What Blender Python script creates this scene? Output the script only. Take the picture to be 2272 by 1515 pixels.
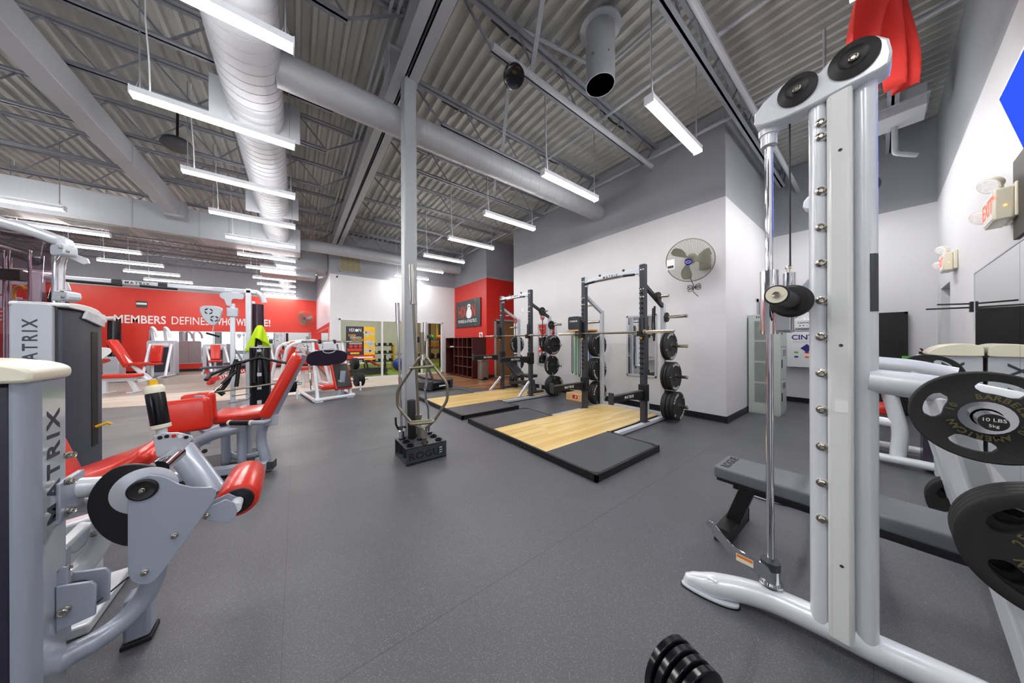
import bpy, bmesh, math, random
from mathutils import Vector, Matrix, Euler
random.seed(7)
SC = bpy.context.scene
for o in list(bpy.data.objects): bpy.data.objects.remove(o)
COL = SC.collection
PI = math.pi
def R(d): return d*PI/180

# ------------------------------------------------------------------ camera, world, exposure
TH = math.atan(479/626.3)
cam_d = bpy.data.cameras.new('camera'); cam = bpy.data.objects.new('camera', cam_d); COL.objects.link(cam)
cam_d.sensor_width = 36; cam_d.sensor_fit = 'HORIZONTAL'; cam_d.lens = 36*626.3/2272
cam_d.clip_start = .02; cam_d.clip_end = 200
cam.matrix_world = Matrix.Translation((0, 0, 1.27)) @ Matrix.Rotation(-TH, 4, 'Z') @ Matrix.Rotation(PI/2, 4, 'X') @ Matrix.Rotation(-.0036, 4, 'Z')
SC.camera = cam
w = bpy.data.worlds.new('daylight'); SC.world = w; w.use_nodes = True
w.node_tree.nodes['Background'].inputs[0].default_value = (.86, .93, 1, 1)
w.node_tree.nodes['Background'].inputs[1].default_value = 3.0
SC.view_settings.view_transform = 'Standard'
try: SC.view_settings.look = 'None'
except Exception: pass
SC.view_settings.gamma = 1; SC.view_settings.use_curve_mapping = False
SC.view_settings.exposure = EXPO = 1.0
LAMP = 34.0            # strength of the strip-light lenses

# ------------------------------------------------------------------ materials
M = {}
def nodes(name):
    m = bpy.data.materials.new(name); m.use_nodes = True; M[name] = m
    nt = m.node_tree; return m, nt, nt.nodes['Principled BSDF']
def lin(c):
    return tuple((v/255/12.92 if v <= 10 else ((v/255+.055)/1.055)**2.4) for v in c)
def mat(name, col, rough=.5, metal=0, var=.04, scale=6, bump=0, bscale=60, coat=0, spec=.5, emit=0, trans=0, stretch=None):
    """plain surface: sRGB colour with slight procedural mottling and optional fine bump"""
    m, nt, b = nodes(name); N = nt.nodes; L = nt.links
    c = lin(col)
    b.inputs['Roughness'].default_value = rough; b.inputs['Metallic'].default_value = metal
    b.inputs['Specular IOR Level'].default_value = spec
    b.inputs['Coat Weight'].default_value = coat; b.inputs['Coat Roughness'].default_value = .12
    b.inputs['Transmission Weight'].default_value = trans
    tc = N.new('ShaderNodeTexCoord'); src = tc.outputs['Object']
    if stretch:
        mp = N.new('ShaderNodeMapping'); mp.inputs['Scale'].default_value = stretch
        L.new(src, mp.inputs[0]); src = mp.outputs[0]
    n = N.new('ShaderNodeTexNoise'); n.inputs['Scale'].default_value = scale; n.inputs['Detail'].default_value = 4
    L.new(src, n.inputs['Vector'])
    r = N.new('ShaderNodeMix'); r.data_type = 'RGBA'
    L.new(n.outputs['Fac'], r.inputs['Factor'])
    r.inputs[6].default_value = tuple(min(1, v*(1-var)) for v in c)+(1,)
    r.inputs[7].default_value = tuple(min(1, v*(1+var)) for v in c)+(1,)
    L.new(r.outputs[2], b.inputs['Base Color'])
    if bump:
        n2 = N.new('ShaderNodeTexNoise'); n2.inputs['Scale'].default_value = bscale; n2.inputs['Detail'].default_value = 3
        L.new(src, n2.inputs['Vector'])
        bp = N.new('ShaderNodeBump'); bp.inputs['Strength'].default_value = bump; bp.inputs['Distance'].default_value = .01
        L.new(n2.outputs['Fac'], bp.inputs['Height']); L.new(bp.outputs[0], b.inputs['Normal'])
    if emit:
        b.inputs['Emission Color'].default_value = c+(1,); b.inputs['Emission Strength'].default_value = emit
    return m
def paint(name, low, high, zsplit):
    """wall paint: one colour below the paint line, another above it"""
    m, nt, b = nodes(name); N = nt.nodes; L = nt.links
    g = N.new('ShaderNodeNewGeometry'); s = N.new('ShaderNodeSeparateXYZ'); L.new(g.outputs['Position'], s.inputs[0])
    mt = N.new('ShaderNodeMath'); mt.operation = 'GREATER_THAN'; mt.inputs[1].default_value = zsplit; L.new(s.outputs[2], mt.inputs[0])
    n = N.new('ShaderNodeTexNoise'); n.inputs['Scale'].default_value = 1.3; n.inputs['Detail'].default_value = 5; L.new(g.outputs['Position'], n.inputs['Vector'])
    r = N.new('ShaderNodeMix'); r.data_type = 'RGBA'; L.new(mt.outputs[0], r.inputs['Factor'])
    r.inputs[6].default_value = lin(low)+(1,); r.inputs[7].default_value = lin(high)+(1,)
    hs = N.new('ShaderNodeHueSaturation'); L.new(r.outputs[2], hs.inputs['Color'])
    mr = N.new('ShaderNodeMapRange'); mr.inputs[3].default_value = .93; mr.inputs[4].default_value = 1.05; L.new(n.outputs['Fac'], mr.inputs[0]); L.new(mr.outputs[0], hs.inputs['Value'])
    L.new(hs.outputs[0], b.inputs['Base Color']); b.inputs['Roughness'].default_value = .42
    n2 = N.new('ShaderNodeTexNoise'); n2.inputs['Scale'].default_value = 90; L.new(g.outputs['Position'], n2.inputs['Vector'])
    bp = N.new('ShaderNodeBump'); bp.inputs['Strength'].default_value = .04; bp.inputs['Distance'].default_value = .01; L.new(n2.outputs['Fac'], bp.inputs['Height']); L.new(bp.outputs[0], b.inputs['Normal'])
    return m
def rubber(name, base, fleck, amount, rough, scale=170):
    """recycled rubber: dark with pale flecks"""
    m, nt, b = nodes(name); N = nt.nodes; L = nt.links
    g = N.new('ShaderNodeNewGeometry')
    v = N.new('ShaderNodeTexVoronoi'); v.inputs['Scale'].default_value = scale; L.new(g.outputs['Position'], v.inputs['Vector'])
    sp = N.new('ShaderNodeSeparateColor'); L.new(v.outputs['Color'], sp.inputs[0])
    a = N.new('ShaderNodeMath'); a.operation = 'GREATER_THAN'; a.inputs[1].default_value = 1-amount; L.new(sp.outputs[0], a.inputs[0])
    n = N.new('ShaderNodeTexNoise'); n.inputs['Scale'].default_value = 1.1; n.inputs['Detail'].default_value = 6; L.new(g.outputs['Position'], n.inputs['Vector'])
    n3 = N.new('ShaderNodeTexNoise'); n3.inputs['Scale'].default_value = 420; n3.inputs['Detail'].default_value = 2; L.new(g.outputs['Position'], n3.inputs['Vector'])
    c = lin(base)
    r = N.new('ShaderNodeMix'); r.data_type = 'RGBA'; L.new(n3.outputs['Fac'], r.inputs['Factor'])
    r.inputs[6].default_value = tuple(k*.6 for k in c)+(1,); r.inputs[7].default_value = tuple(k*1.4 for k in c)+(1,)
    r2 = N.new('ShaderNodeMix'); r2.data_type = 'RGBA'; L.new(a.outputs[0], r2.inputs['Factor']); L.new(r.outputs[2], r2.inputs[6]); r2.inputs[7].default_value = lin(fleck)+(1,)
    L.new(r2.outputs[2], b.inputs['Base Color'])
    mr = N.new('ShaderNodeMapRange'); mr.inputs[1].default_value = .3; mr.inputs[2].default_value = .7; mr.inputs[3].default_value = rough-.08; mr.inputs[4].default_value = rough+.1
    L.new(n.outputs['Fac'], mr.inputs[0]); L.new(mr.outputs[0], b.inputs['Roughness'])
    bp = N.new('ShaderNodeBump'); bp.inputs['Strength'].default_value = .22; bp.inputs['Distance'].default_value = .004; L.new(n3.outputs['Fac'], bp.inputs['Height']); L.new(bp.outputs[0], b.inputs['Normal'])
    return m
def wood(name, cols, rough, axis='X', scale=1.0, coat=0, plank=None):
    """grain stretched along one axis, a different tone for every object (or every plank of a laid floor)"""
    m, nt, b = nodes(name); N = nt.nodes; L = nt.links
    g = N.new('ShaderNodeNewGeometry'); mp = N.new('ShaderNodeMapping'); L.new(g.outputs['Position'], mp.inputs[0])
    st = {'X': (1.2, 22, 22), 'Y': (22, 1.2, 22), 'Z': (22, 22, 1.2)}[axis]
    mp.inputs['Scale'].default_value = tuple(k*scale for k in st)
    n = N.new('ShaderNodeTexNoise'); n.inputs['Scale'].default_value = 1; n.inputs['Detail'].default_value = 6; n.inputs['Distortion'].default_value = .6; L.new(mp.outputs[0], n.inputs['Vector'])
    oi = N.new('ShaderNodeObjectInfo')
    if plank:
        br = N.new('ShaderNodeTexBrick'); br.inputs['Scale'].default_value = 1; br.inputs['Brick Width'].default_value = plank[0]; br.inputs['Row Height'].default_value = plank[1]
        br.inputs['Mortar Size'].default_value = .002; br.inputs['Color1'].default_value = (0, 0, 0, 1); br.inputs['Color2'].default_value = (1, 1, 1, 1); br.inputs['Mortar'].default_value = (0, 0, 0, 1); br.offset = .37
        L.new(g.outputs['Position'], br.inputs['Vector']); rnd = br.outputs['Color']
    else: rnd = oi.outputs['Random']
    mx = N.new('ShaderNodeMath'); mx.operation = 'MULTIPLY_ADD'; mx.inputs[1].default_value = .55; L.new(rnd, mx.inputs[0])
    m2 = N.new('ShaderNodeMath'); m2.operation = 'MULTIPLY'; m2.inputs[1].default_value = .55; L.new(n.outputs['Fac'], m2.inputs[0]); L.new(m2.outputs[0], mx.inputs[2])
    cr = N.new('ShaderNodeValToRGB'); L.new(mx.outputs[0], cr.inputs[0])
    el = cr.color_ramp.elements; el[0].position = .12; el[0].color = lin(cols[0])+(1,); el[1].position = .85; el[1].color = lin(cols[2])+(1,)
    e = el.new(.5); e.color = lin(cols[1])+(1,)
    L.new(cr.outputs[0], b.inputs['Base Color']); b.inputs['Roughness'].default_value = rough; b.inputs['Coat Weight'].default_value = coat; b.inputs['Coat Roughness'].default_value = .15
    return m
def mirror(name):
    m, nt, b = nodes(name); b.inputs['Base Color'].default_value = (.86, .89, .88, 1); b.inputs['Metallic'].default_value = 1; b.inputs['Roughness'].default_value = .005
    return m
def glass(name, tint=(1, 1, 1), clear=.9):
    m, nt, b = nodes(name); N = nt.nodes; L = nt.links
    t = N.new('ShaderNodeBsdfTransparent'); t.inputs[0].default_value = tint+(1,)
    gl = N.new('ShaderNodeBsdfGlossy'); gl.inputs['Roughness'].default_value = .02; gl.inputs[0].default_value = (1, 1, 1, 1)
    f = N.new('ShaderNodeFresnel'); f.inputs[0].default_value = 1.45
    ge = N.new('ShaderNodeNewGeometry'); iv = N.new('ShaderNodeMath'); iv.operation = 'SUBTRACT'; iv.inputs[0].default_value = 1; L.new(ge.outputs['Backfacing'], iv.inputs[1])
    ml = N.new('ShaderNodeMath'); ml.operation = 'MULTIPLY'; L.new(f.outputs[0], ml.inputs[0]); L.new(iv.outputs[0], ml.inputs[1])
    mx = N.new('ShaderNodeMixShader'); L.new(ml.outputs[0], mx.inputs[0]); L.new(t.outputs[0], mx.inputs[1]); L.new(gl.outputs[0], mx.inputs[2])
    L.new(mx.outputs[0], N['Material Output'].inputs[0]); return m
def emission(name, col, strength):
    m, nt, b = nodes(name); N = nt.nodes; e = N.new('ShaderNodeEmission'); e.inputs[0].default_value = tuple(col)+(1,); e.inputs[1].default_value = strength
    nt.links.new(e.outputs[0], N['Material Output'].inputs[0]); return m

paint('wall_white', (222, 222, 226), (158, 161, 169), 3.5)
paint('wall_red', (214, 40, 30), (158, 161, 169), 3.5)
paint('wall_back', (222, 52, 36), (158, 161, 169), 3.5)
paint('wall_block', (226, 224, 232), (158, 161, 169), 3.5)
mat('deck_grey', (176, 177, 174), .45, var=.12, scale=1.5)
mat('steel_grey', (164, 168, 174), .42, var=.06, scale=3)
mat('steel_dark', (120, 124, 134), .45, var=.08, scale=3)
mat('duct_grey', (168, 170, 176), .42, var=.05, scale=2)
mat('duct_white', (182, 184, 191), .45, var=.04, scale=2)
mat('grille', (176, 168, 140), .5, var=.1, scale=40)
mat('baseboard', (24, 24, 30), .4)
rubber('floor_rubber', (84, 85, 91), (146, 148, 154), .035, .42, 620)
rubber('mat_rubber', (74, 76, 82), (120, 122, 126), .03, .45, 420)
wood('floor_back', ((120, 112, 104), (150, 142, 132), (176, 168, 158)), .35, 'X', .6, plank=(1.2, .18))
wood('floor_light', ((186, 172, 156), (206, 194, 180), (222, 212, 200)), .35, 'X', .6, plank=(1.2, .18))
wood('floor_brown', ((96, 62, 42), (138, 96, 66), (170, 126, 92)), .35, 'X', .6, plank=(1.2, .14))
mat('turf', (128, 150, 44), .9, var=.3, scale=30, bump=.6, bscale=220)
mat('lamp_white', (236, 238, 244), .4, var=.01)
emission('lamp_lens', (1, .985, .96), LAMP); emission('added_uplight', (1, .985, .96), LAMP*.09)  # weak second emission is for an added upward glow on the fixtures
mat('panel_gloss', (206, 210, 220), .1, metal=.5, var=.02); mat('silver_mid', (172, 176, 186), .3, coat=.2, var=.03); mat('joist_grey', (128, 132, 141), .45, var=.06, scale=3)
mat('chain', (170, 172, 178), .4, metal=.6)
mirror('mirror'); glass('glass', (.96, .98, .97)); glass('smoke_glass', (.66, .56, .60))
mat('frame_white', (224, 224, 228), .4)
mat('black', (16, 16, 19), .45, var=.1); mat('black_gloss', (14, 14, 20), .18, var=.1); mat('rubber_black', (28, 28, 30), .6, var=.15, scale=20, bump=.1, bscale=80)
mat('charcoal', (52, 55, 62), .45, var=.06); mat('slate', (66, 70, 84), .4, var=.05)
mat('silver', (222, 226, 234), .26, var=.02, coat=.4, metal=.1); mat('silver_panel', (196, 200, 210), .32, var=.03, coat=.2, metal=.12)
mat('steel_blue', (158, 166, 182), .3, var=.04, coat=.3, metal=.12)
mat('white_cover', (226, 228, 228), .25, var=.02, coat=.4)
mat('chrome', (225, 226, 230), .07, metal=1, var=.02); mat('steel', (190, 186, 176), .22, metal=1, var=.06, scale=20); mat('brushed', (168, 160, 150), .33, metal=1, var=.08, stretch=(40, 40, 2))
mat('worn_steel', (140, 134, 118), .4, metal=.9, var=.15, scale=25)
mat('cream', (232, 226, 206), .32, var=.02, coat=.2)
mat('red_pad', (212, 44, 26), .3, var=.05, scale=9, bump=.05, bscale=160, coat=.25); mat('red_paint', (214, 34, 28), .35, var=.03)
mat('white', (240, 240, 242), .45, var=.01); mat('ink', (52, 56, 68), .5, var=.02); mat('ink_black', (18, 18, 20), .5)
mat('yellow', (238, 182, 18), .45); mat('orange', (240, 130, 24), .45); mat('lime', (206, 240, 24), .8, var=.1, scale=30, bump=.3, bscale=120)
mat('blue', (40, 70, 170), .4); mat('navy', (44, 44, 130), .5); mat('green', (86, 196, 72), .5); mat('green_band', (90, 190, 120), .5); mat('blue_band', (70, 110, 190), .5)
mat('locker', (184, 194, 190), .4, var=.02); mat('locker_hole', (28, 30, 32), .6)
wood('door_wood', ((128, 88, 50), (158, 112, 66), (178, 132, 84)), .4, 'Z', .5)
wood('dark_wood', ((40, 16, 18), (58, 24, 26), (76, 34, 34)), .35, 'Z', .6)
wood('platform_wood', ((214, 176, 104), (232, 198, 128), (243, 216, 156)), .28, 'X', .8, coat=.3)
wood('box_wood', ((196, 140, 84), (216, 166, 110), (228, 184, 132)), .45, 'X', .6)
mat('sign_green', (50, 62, 64), .35, var=.04); mat('poster_dark', (48, 46, 58), .4); mat('poster_yellow', (244, 190, 20), .4); mat('poster_red', (220, 52, 30), .4); mat('poster_grey', (190, 194, 200), .4, var=.5, scale=14)
mat('stack_dark', (44, 40, 58), .3, var=.1); mat('wine', (120, 20, 52), .3)
mat('wall_cream', (214, 212, 196), .6, var=.02); mat('brick_tan', (176, 140, 96), .7, var=.15, scale=12)
mat('fan_wire', (150, 148, 132), .4, metal=.5)
mat('flag_red', (222, 58, 50), .8, var=.08, scale=6); mat('flag_white', (220, 222, 228), .8)
mat('tv_black', (8, 8, 12), .12); emission('tv_screen', (.02, .06, .6), .9); emission('exit_red', (1, .12, .08), 1.4); emission('lamp_head', (1, 1, 1), 2.2)
mat('skin_grip', (70, 66, 60), .6)
mat('plate_purple', (34, 26, 48), .5, var=.15, scale=30)
mat('smoke', (58, 34, 52), .2, var=.1)
mat('vent_tan', (150, 140, 96), .6, var=.25, scale=9)
mat('sign_red', (206, 70, 48), .5)
mat('cubby_edge', (112, 62, 54), .45)
mat('fan_blade', (150, 148, 138), .35, metal=.3); mat('navy_blue', (30, 40, 150), .35); mat('slate_pad', (98, 102, 110), .5, var=.06, bump=.05, bscale=200); mat('skin_letters', (88, 84, 52), .6)
emission('exit_amber', (1, .5, .05), 2); mat('lens_white', (240, 240, 245), .15, var=.3, scale=60, emit=.15)

# ------------------------------------------------------------------ mesh builder
class B:
    def __init__(s): s.v = []; s.f = []
    def add(s, vs, fs, m=None):
        o = len(s.v)
        s.v += [tuple(m @ Vector(v)) if m else tuple(v) for v in vs]
        s.f += [tuple(i+o for i in f) for f in fs]; return s
    def box(s, a, b, m=None):
        x0, y0, z0 = a; x1, y1, z1 = b
        return s.add([(x0,y0,z0),(x1,y0,z0),(x1,y1,z0),(x0,y1,z0),(x0,y0,z1),(x1,y0,z1),(x1,y1,z1),(x0,y1,z1)],
                     [(3,2,1,0),(4,5,6,7),(0,1,5,4),(1,2,6,5),(2,3,7,6),(3,0,4,7)], m)
    def cbox(s, c, d, m=None):
        return s.box(tuple(c[i]-d[i]/2 for i in range(3)), tuple(c[i]+d[i]/2 for i in range(3)), m)
    def bar(s, p, q, wd, ht, up=(0,0,1)):
        """square bar from p to q"""
        p, q = Vector(p), Vector(q); d = (q-p); l = d.length; z = d.normalized(); u = Vector(up)
        if abs(z.dot(u)) > .98: u = Vector((0,1,0)) if abs(z.y) < .9 else Vector((1,0,0))
        x = u.cross(z).normalized(); y = z.cross(x)
        m = Matrix((x, y, z)).transposed().to_4x4(); m.translation = p
        return s.box((-wd/2,-ht/2,0), (wd/2,ht/2,l), m)
    def frame(s, p, q):
        p, q = Vector(p), Vector(q); z = (q-p).normalized(); u = Vector((0,0,1)) if abs(z.z) < .95 else Vector((0,1,0))
        x = u.cross(z).normalized(); y = z.cross(x)
        m = Matrix((x, y, z)).transposed().to_4x4(); m.translation = p; return m
    def lathe(s, prof, p, q, n=20):
        """profile [(distance along axis, radius)] turned round the axis p->q"""
        m = s.frame(p, q); vs = []; fs = []
        k = len(prof)
        for (h, r) in prof:
            for i in range(n):
                a = 2*PI*i/n; vs.append((r*math.cos(a), r*math.sin(a), h))
        for j in range(k-1):
            for i in range(n):
                i2 = (i+1) % n; fs.append((j*n+i, j*n+i2, (j+1)*n+i2, (j+1)*n+i))
        if prof[0][1] > 1e-5: fs.append(tuple(reversed(range(n))))
        if prof[-1][1] > 1e-5: fs.append(tuple((k-1)*n+i for i in range(n)))
        return s.add(vs, fs, m)
    def cyl(s, p, q, r, n=16, r2=None):
        l = (Vector(q)-Vector(p)).length
        return s.lathe([(0, r), (l, r if r2 is None else r2)], p, q, n)
    def tube(s, pts, r, n=12, bend=0, seg=5, closed=False, sx=1.0, up=(0,0,1)):
        """round (or oval: sx) tube along a polyline, corners rounded by radius bend"""
        P = [Vector(p) for p in pts]
        if bend > 0 and len(P) > 2:
            Q = [P[0]] if not closed else []
            rng = range(1, len(P)-1) if not closed else range(len(P))
            for i in rng:
                a, b_, c_ = P[i-1], P[i], P[(i+1) % len(P)]
                d1 = (a-b_); d2 = (c_-b_); k = min(bend, d1.length*.48, d2.length*.48)
                s1 = b_+d1.normalized()*k; s2 = b_+d2.normalized()*k
                for t in range(seg+1):
                    u = t/seg; Q.append(s1*(1-u)**2+b_*2*u*(1-u)+s2*u*u)
            if not closed: Q.append(P[-1])
            P = Q
        rad = r if callable(r) else (lambda t: r)
        N = len(P); vs = []; fs = []; prev = None
        for i in range(N):
            if closed: d = P[(i+1) % N]-P[i-1]
            else: d = P[min(i+1, N-1)]-P[max(i-1, 0)]
            z = d.normalized()
            if prev is None:
                u = Vector(up)
                if abs(z.dot(u)) > .95: u = Vector((0,1,0)) if abs(z.y) < .9 else Vector((1,0,0))
                x = u.cross(z).normalized()
            else:
                x = (prev-z*prev.dot(z)); x = x.normalized() if x.length > 1e-6 else Vector((1,0,0))
            prev = x; y = z.cross(x); rr = rad(i/max(1, N-1))
            for k in range(n):
                a = 2*PI*k/n; vs.append(P[i]+x*(rr*sx*math.cos(a))+y*(rr*math.sin(a)))
        for i in range(N-1 if not closed else N):
            j = (i+1) % N
            for k in range(n):
                k2 = (k+1) % n; fs.append((i*n+k, i*n+k2, j*n+k2, j*n+k))
        if not closed:
            fs.append(tuple(reversed(range(n)))); fs.append(tuple((N-1)*n+k for k in range(n)))
        return s.add(vs, fs)
    def prism(s, poly, h0, h1, plane='XY', m=None):
        """outline extruded; plane gives the axes of the outline, third axis runs h0..h1"""
        ax = {'XY': (0,1,2), 'XZ': (0,2,1), 'YZ': (1,2,0)}[plane]; n = len(poly); vs = []
        for h in (h0, h1):
            for (a, b_) in poly:
                v = [0,0,0]; v[ax[0]] = a; v[ax[1]] = b_; v[ax[2]] = h; vs.append(tuple(v))
        fs = [tuple(range(n)), tuple(n+i for i in reversed(range(n)))]
        fs += [(i, i+n, (i+1) % n+n, (i+1) % n) for i in range(n)]
        return s.add(vs, fs, m)
    def ball(s, c, r, n=16, k=10, sc=(1,1,1)):
        vs = []; fs = []
        for j in range(k+1):
            t = PI*j/k
            for i in range(n):
                a = 2*PI*i/n; vs.append((c[0]+r*sc[0]*math.sin(t)*math.cos(a), c[1]+r*sc[1]*math.sin(t)*math.sin(a), c[2]+r*sc[2]*math.cos(t)))
        for j in range(k):
            for i in range(n): fs.append((j*n+i, (j+1)*n+i, (j+1)*n+(i+1) % n, j*n+(i+1) % n))
        return s.add(vs, fs)
    def pad(s, c, d, r=.03, m=None, seg=4):
        """upholstered cushion: box with generously rounded edges"""
        bm = bmesh.new(); bmesh.ops.create_cube(bm, size=1)
        for v in bm.verts: v.co = Vector((v.co.x*d[0], v.co.y*d[1], v.co.z*d[2]))
        r = min(r, min(d)*.49)
        bmesh.ops.bevel(bm, geom=bm.edges[:], offset=r, segments=seg, profile=.5, affect='EDGES')
        vs = [tuple(v.co+Vector(c)) if not m else tuple(v.co) for v in bm.verts]; bm.verts.index_update()
        fs = [tuple(v.index for v in f.verts) for f in bm.faces]; bm.free()
        return s.add(vs, fs, m)
def rrect(x0, y0, x1, y1, r, n=5):
    out = []
    for (cx, cy, a0) in ((x1-r, y0+r, -90), (x1-r, y1-r, 0), (x0+r, y1-r, 90), (x0+r, y0+r, 180)):
        for i in range(n+1):
            a = R(a0+90*i/n); out.append((cx+r*math.cos(a), cy+r*math.sin(a)))
    return out
def smooth_poly(pts, n=4, closed=True):
    """rounded curve through outline points; tangents limited so that long sides do not overshoot"""
    out = []; N = len(pts); P = [Vector(p) for p in pts]; tan = []
    for i in range(N):
        u, v = P[i]-P[i-1], P[(i+1) % N]-P[i]; d = u.normalized()+v.normalized()
        tan.append(d.normalized()*min(u.length, v.length) if d.length > 1e-6 else u*0)
    for i in range(N):
        p, q, a, b_ = P[i], P[(i+1) % N], tan[i], tan[(i+1) % N]
        for j in range(n):
            t = j/n; h = (2*t**3-3*t*t+1, t**3-2*t*t+t, -2*t**3+3*t*t, t**3-t*t)
            out.append(tuple(p*h[0]+a*h[1]+q*h[2]+b_*h[3]))
    return out
def finish_mesh(me, smooth=35):
    bm = bmesh.new(); bm.from_mesh(me); bmesh.ops.recalc_face_normals(bm, faces=bm.faces[:]); bm.to_mesh(me); bm.free()
    for p in me.polygons: p.use_smooth = bool(smooth)
    if smooth: me.set_sharp_from_angle(angle=R(smooth))
def new(name, b, material, parent=None, world=False, smooth=35, bevel=0):
    me = bpy.data.meshes.new(name); vs = b.v
    if world and parent is not None:
        inv = parent_world(parent).inverted(); vs = [tuple(inv @ Vector(v)) for v in vs]
    me.from_pydata(vs, [], b.f); me.update(); finish_mesh(me, smooth)
    me.materials.append(M[material])
    o = bpy.data.objects.new(name, me); COL.objects.link(o)
    if parent is not None: o.parent = parent
    if bevel:
        md = o.modifiers.new('edge', 'BEVEL'); md.width = bevel; md.segments = 2; md.limit_method = 'ANGLE'; md.angle_limit = R(40)
    return o
def parent_world(o):
    m = o.matrix_basis.copy()
    while o.parent: o = o.parent; m = o.matrix_basis @ m
    return m
def thing(name, label, cat, loc=(0,0,0), rotz=0, group=None):
    o = bpy.data.objects.new(name, None); COL.objects.link(o); o.empty_display_size = .1
    o.location = loc; o.rotation_euler = (0,0,rotz); o['label'] = label; o['category'] = cat
    if group: o['group'] = group
    return o
def tag(o, label, cat, group=None):
    o['label'] = label; o['category'] = cat
    if group: o['group'] = group
    return o
def struct(name, b, material, smooth=0, parent=None, bevel=0, label=None):
    o = new(name, b, material, parent, smooth=smooth, bevel=bevel)
    if parent is None: o['kind'] = 'structure'
    if label: o['label'] = label
    return o
def copy_tree(o, parent=None):
    c = o.copy(); COL.objects.link(c); c.parent = parent
    for ch in list(o.children): copy_tree(ch, c)
    return c
def text(name, s, size, material, parent, m, depth=.002, bold=0, align='CENTER', spacing=1.0, shear=0, sx=1.0):
    cu = bpy.data.curves.new('lettering', 'FONT'); cu.body = s; cu.size = size; cu.extrude = depth; cu.offset = bold
    cu.align_x = align; cu.align_y = 'CENTER'; cu.space_character = spacing; cu.shear = shear; cu.resolution_u = 3
    t = bpy.data.objects.new('lettering', cu); COL.objects.link(t); bpy.context.view_layer.update()
    me = bpy.data.meshes.new_from_object(t.evaluated_get(bpy.context.evaluated_depsgraph_get()))
    bpy.data.objects.remove(t); bpy.data.curves.remove(cu)
    me.name = name; me.materials.clear(); me.materials.append(M[material])
    me.transform(Matrix.Diagonal((sx, 1, 1, 1)))
    me.transform(m)
    if parent is not None: me.transform(parent_world(parent).inverted())
    o = bpy.data.objects.new(name, me); COL.objects.link(o)
    if parent is not None: o.parent = parent
    return o
def face(origin, right, up=(0,0,1)):
    """matrix that lays lettering on a wall: x along right, y along up"""
    x = Vector(right).normalized(); y = Vector(up).normalized(); z = x.cross(y)
    m = Matrix((x, y, z)).transposed().to_4x4(); m.translation = Vector(origin); return m
ORD = ['nearest', 'second', 'third', 'fourth', 'fifth', 'sixth', 'seventh', 'eighth', 'ninth', 'tenth', 'eleventh', 'twelfth', 'thirteenth']
# ------------------------------------------------------------------ the room shell
XF, YC, XA, YR, YFE, YD, XR, YW, XB, YB, ZC = 5.26, 1.45, 8.2, -.555, 6.78, 8.36, 5.28, 10.85, .88, 18.5, 4.88
XL, YS = -12.0, -7.0
b = B().box((XL-.2, YS-.2, -.1), (9.6, YB+.2, 0)); struct('floor', b, 'floor_rubber')
# roll seams of the rubber floor: shallow dark strips cut by thin joints
fl = bpy.data.objects['floor']
for i, y in enumerate((.02, 1.24, 2.46+1.2, 4.88, 6.10, 7.32)):
    new('floor_seam', B().box((-6, y-.0009, -.002), (5.2, y+.0009, .0004)), 'charcoal', fl, smooth=0)
new('floor_seam', B().box((-.05, -.5, -.002), (-.0485, 8.7, .0004)), 'charcoal', fl, smooth=0)
# laid wood areas behind the rubber
struct('floor_wood_back', B().box((XL, 10.85, -.05), (XB, YB, .006)), 'floor_back')
struct('floor_wood_strip', B().prism([(XL, 9.3), (-3, 9.2), (-1.5, 8.75), (0, 8.6), (1.4, 8.75), (3.3, 8.75), (3.3, 10.85), (XL, 10.85)], -.05, .006), 'floor_light')
cur = [(3.3, 10.85), (3.3, 9.2), (3.45, 8.2), (3.62, 7.4), (3.8, 6.75), (4.1, 6.3), (4.6, 6.1), (5.26, 6.0), (5.26, 6.78), (7.2, 6.78), (7.2, 8.36), (5.28, 8.36), (5.28, 10.85)]
struct('floor_wood_entry', B().prism(cur, -.05, .007), 'floor_brown')
struct('floor_turf', B().box((.9, 10.95, -.05), (8.5, 17.5, .012)), 'turf')
T = .12
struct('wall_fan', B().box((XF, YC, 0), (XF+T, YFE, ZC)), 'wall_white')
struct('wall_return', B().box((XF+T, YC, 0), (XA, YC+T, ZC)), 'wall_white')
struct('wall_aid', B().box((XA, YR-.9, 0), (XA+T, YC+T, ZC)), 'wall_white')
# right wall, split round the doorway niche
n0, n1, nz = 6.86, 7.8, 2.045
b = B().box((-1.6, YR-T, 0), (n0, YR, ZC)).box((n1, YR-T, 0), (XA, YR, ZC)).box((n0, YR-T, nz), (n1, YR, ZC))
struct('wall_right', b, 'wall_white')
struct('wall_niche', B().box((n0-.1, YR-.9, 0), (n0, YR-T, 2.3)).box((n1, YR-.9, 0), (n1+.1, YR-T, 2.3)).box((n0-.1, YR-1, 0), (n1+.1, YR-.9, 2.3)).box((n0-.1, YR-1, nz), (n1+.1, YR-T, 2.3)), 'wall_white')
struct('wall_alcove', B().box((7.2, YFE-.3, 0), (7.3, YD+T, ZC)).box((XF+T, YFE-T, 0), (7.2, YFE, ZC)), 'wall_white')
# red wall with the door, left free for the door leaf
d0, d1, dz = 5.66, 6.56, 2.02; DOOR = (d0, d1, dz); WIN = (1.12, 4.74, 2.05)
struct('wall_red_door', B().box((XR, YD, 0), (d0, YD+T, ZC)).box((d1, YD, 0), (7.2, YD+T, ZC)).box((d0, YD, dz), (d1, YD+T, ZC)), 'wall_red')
struct('wall_red_sign', B().box((XR, YD+T, 0), (XR+T, YW+T, ZC)), 'wall_red')
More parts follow.
